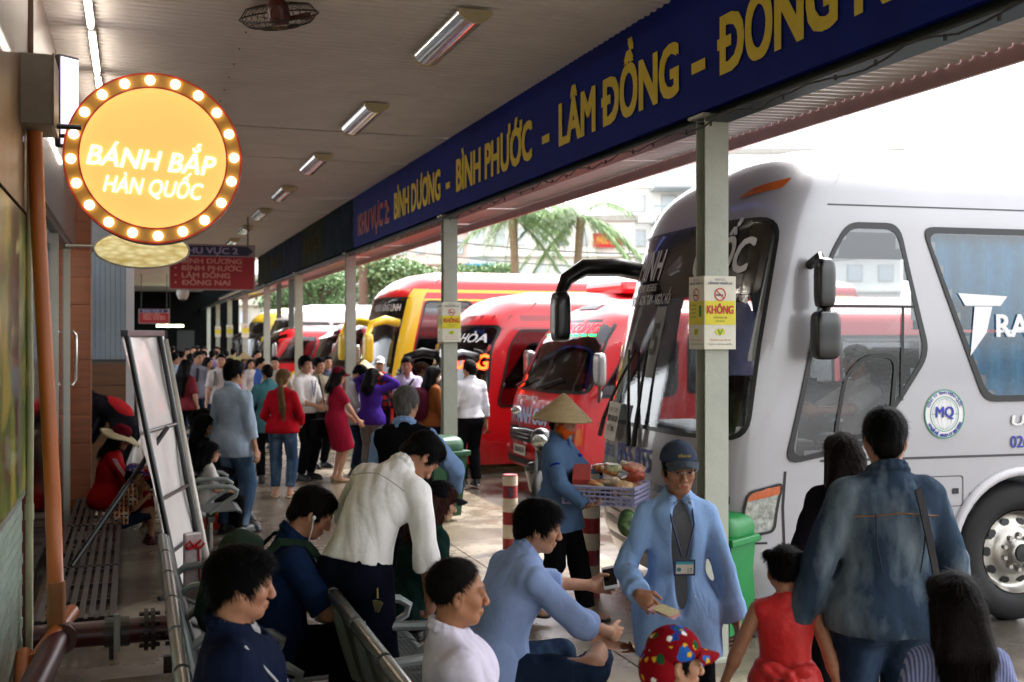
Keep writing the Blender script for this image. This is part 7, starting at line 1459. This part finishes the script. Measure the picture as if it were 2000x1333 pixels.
J=person('woman in red tracksuit top and wide cream and burgundy sun hat on the slatted bench',pz(208,11.35),yw(66),1.58,lean=14,head=(-14,16,0),dist=11.3,female=True,hair=('long','120e0d',.05),hat=hatw,top=dict(m=cloth('track_red','a3161c',.7),sleeve=2.0,hem=.1,g=.034,hood=True,collar=False,name='track_top'),bottom=('pants',cloth('track_pants','8c1a20'),1.9),shoes=('shoe','c0b8a8'),**{**low(),'lh':(-.1,.42,.68),'rh':(.14,.42,.66)})
for o_ in (-.014,0,.014): part_tube(J,'sleeve_stripe',[J['sR']+V3(.07,o_,.02),J['sR']*.5+J['eR']*.5+V3(.066,o_,.01),J['eR']+V3(.058,o_,.02)],.005,mat('stripe_white','c0bcbc',.7,var=0),5)
person('small boy in orange check shirt, denim shorts and blue flower cap eating on the bench',pz(243,10.75),yw(70),1.08,lean=16,head=(-8,12,0),dist=10.7,hscale=1.3,hat=cap_hat(pattern('cap_comic','floral','1c2c80','a02a20',22,'c9a020')),top=dict(m=pattern('check_orange','check','b0542a','c9bda8',14,'5a2a18'),sleeve=.85,hem=.08,g=.03),bottom=('shorts',JEAN2,.95,.03),shoes=('shoe','4a1018'),pel=(0,0,.42),lf=(-.1,.36,.085),rf=(.1,.4,.085),lh=(-.08,.26,.86),rh=(.12,.32,.72))
person('person in white shirt seated behind the woman in the sun hat',pz(276,12.6),yw(85),1.62,lean=12,head=(-10,14,0),dist=12.5,hair=('short','0d0b0b'),top=dict(m=WHT,sleeve=1.5,hem=.08),bottom=('pants',BLK,1.9),**low())
person('seated woman in dark green hooded jacket on the farther seats',(.70,12.55,0),yw(72),1.6,lean=4,head=(-6,4,0),dist=12.3,female=True,hair=('bun','120e0d'),top=dict(m=cloth('jacket_forest','24382a'),sleeve=2.0,hem=.08,g=.03,hood=True,collar=False,name='jacket'),bottom=('pants',JEAN2,1.9),**sit())
person('seated woman with black hair in dark top on the farther seats',(.70,11.9,0),yw(75),1.58,lean=0,dist=11.8,female=True,hair=('long','0c0a0a',.1),top=dict(m=cloth('top_ink','1a1b22'),sleeve=1.9,hem=.08,collar=False),bottom=('pants',BLK,1.9),**sit())
person('child in white top seated on the farther seats beside the stand',(.68,11.1,0),yw(60),1.2,lean=4,dist=11,hscale=1.22,female=True,hair=('long','0d0b0b',.08),top=dict(m=cloth('top_white','c6c2be'),sleeve=.9,hem=.1,collar=False),bottom=('pants',BLK,1.9),pel=(0,0,.62),lf=(-.1,.4,.2),rf=(.1,.4,.2),lh=(-.1,.3,.75),rh=(.1,.3,.75))
# far crowd
crowd=[(352,22,1.7,'c2bcb6',60,'short','young man in plain white tee far down the platform'),(386,21,1.72,'777a86',125,'thick','young man in grey shirt with a black bag strap in the far crowd'),(406,22.6,1.58,'4a3a20',100,'long','long haired woman in brown patterned top in the far crowd'),(432,19.6,1.7,'bdb4b0',165,'short','man in white tee with black backpack straps facing along the platform'),
 (415,27,1.66,'8f7cae',10,'short','man in lilac shirt walking away in the far crowd'),(441,28,1.64,'3f558f',0,'short','man in blue shirt and grey cap in the far crowd'),(348,27,1.64,'3f7fa0',40,'short','man in bright blue shirt behind the poster stand'),(366,31,1.66,'6a4a7a',150,'short','person in violet top far behind the crowd'),(372,26,1.6,'8a3a40',30,'long','woman in dusky red top among the far crowd'),(400,33,1.68,'b0aaa6',170,'short','distant man in pale shirt facing the waiting people'),
 (468,25,1.3,'3fa0b4',120,'short','child in turquoise shirt near the red van'),(489,24.5,1.5,'b5b0b0',140,'long','young woman in pale top near the red van'),(478,27,1.55,'5a4a7a',60,'hat','woman in conical hat in front of the far column'),(337,35,1.68,'2c3a5a',0,'short','distant man in navy shirt walking away'),(385,38,1.66,'7a7a80',20,'short','distant man in grey shirt walking away'),(425,36,1.65,'2a2a30',180,'short','distant person in black near the far columns'),(508,21,1.6,'3c5a9a',80,'short','man in royal blue shirt by the red and white bollard'),(356,24,1.6,'c47a4a',110,'long','woman with an orange scarf beside the poster stand')]
for (p,Z,H,c,d,h,lab) in crowd:
    J=person(lab,pz(p,Z),yw(d),H,dist=Z,female=(h=='long'),hair=('short' if h=='hat' else h,'100d0c'),hat=conical() if h=='hat' else None,top=dict(m=cloth('crowd_'+c,c),sleeve=random.choice((.9,1.9)),hem=.1,collar=h!='long'),bottom=('pants',random.choice((BLK,JEAN,JEAN2,NVY)),1.95),lh=(-.25,random.uniform(0,.2),.85),rh=(.25,random.uniform(0,.25),.85),lf=(-.1,random.uniform(-.1,.12),.085),rf=(.1,random.uniform(-.1,.12),.085))
    if 'strap' in lab:
        strap(J,'strap',over_torso(J,[(-.1,.16,1),(-.1,.05,1),(-.12,-.1,1)],.03),.05,M_BLK); strap(J,'strap',over_torso(J,[(.1,.16,1),(.1,.05,1),(.12,-.1,1)],.03),.05,M_BLK)
for k_,(p,Z,H,c,d,h,lab) in enumerate([(362,18.5,1.62,'7a3038',20,'long','woman in wine red blouse walking away behind the far seats'),(340,21,1.7,'8fa0b8',35,'short','man in pale blue shirt just past the poster stand'),(398,24.5,1.68,'3a4038',190,'short','man in charcoal green shirt coming towards the seats'),(448,23,1.55,'a8607a',140,'long','woman in rose top near the pale blue shirt man'),(456,31,1.66,'9a9a60',10,'short','man in mustard shirt near the far red van'),(420,31,1.6,'c0b8b8',50,'long','woman in off white blouse deep in the crowd'),(378,34,1.68,'40506a',160,'short','man in slate shirt deep in the crowd'),(502,27,1.66,'7c5a40',120,'short','man in tan shirt standing by the red van'),(538,20,1.64,'b8b0a4',175,'short','man in beige shirt facing the platform by the burgundy bus'),(640,20,1.66,'4a4a58',150,'short','man in dark grey shirt behind the burgundy dress')]):
    person(lab,pz(p,Z),yw(d),H,dist=Z,female=(h=='long'),hair=(h,'100d0c'),top=dict(m=cloth('crowd_'+c,c),sleeve=(.9,1.9)[k_%2],hem=.1,collar=h!='long'),bottom=('pants',(BLK,JEAN,JEAN2,NVY)[k_%4],1.95),lh=(-.27,.05+.04*(k_%4),.84+.06*(k_%3)),rh=(.27,.04*(k_%5),.84),lf=(-.1,.08*((k_%3)-1),.085),rf=(.1,-.08*((k_%3)-1),.085))
# people aboard the silver coach
def bus_pt(x,y,z): return silver['root'].matrix_basis@Vector((x,y,z))
person('coach driver in white shirt seated behind the side window',bus_pt(-1.62,.62,.68),rz_s-math.pi/2,1.7,dist=8.4,lean=4,hair=('short','100d0c'),top=dict(m=WHT,sleeve=.9,hem=.05),bottom=('pants',BLK,1.95),**sit(lh=(-.2,.5,.85),rh=(.2,.45,.8)))
person('man in lilac blue shirt standing inside the coach by the windscreen',bus_pt(-.95,.0,.86),rz_s-math.pi/2+R(-100),1.66,dist=9,lean=14,hair=('short','100d0c'),top=dict(m=cloth('shirt_mist','a9a9d4'),sleeve=.9,hem=.02),bottom=('pants',BLK,1.95),rh=(.3,.35,1.0))
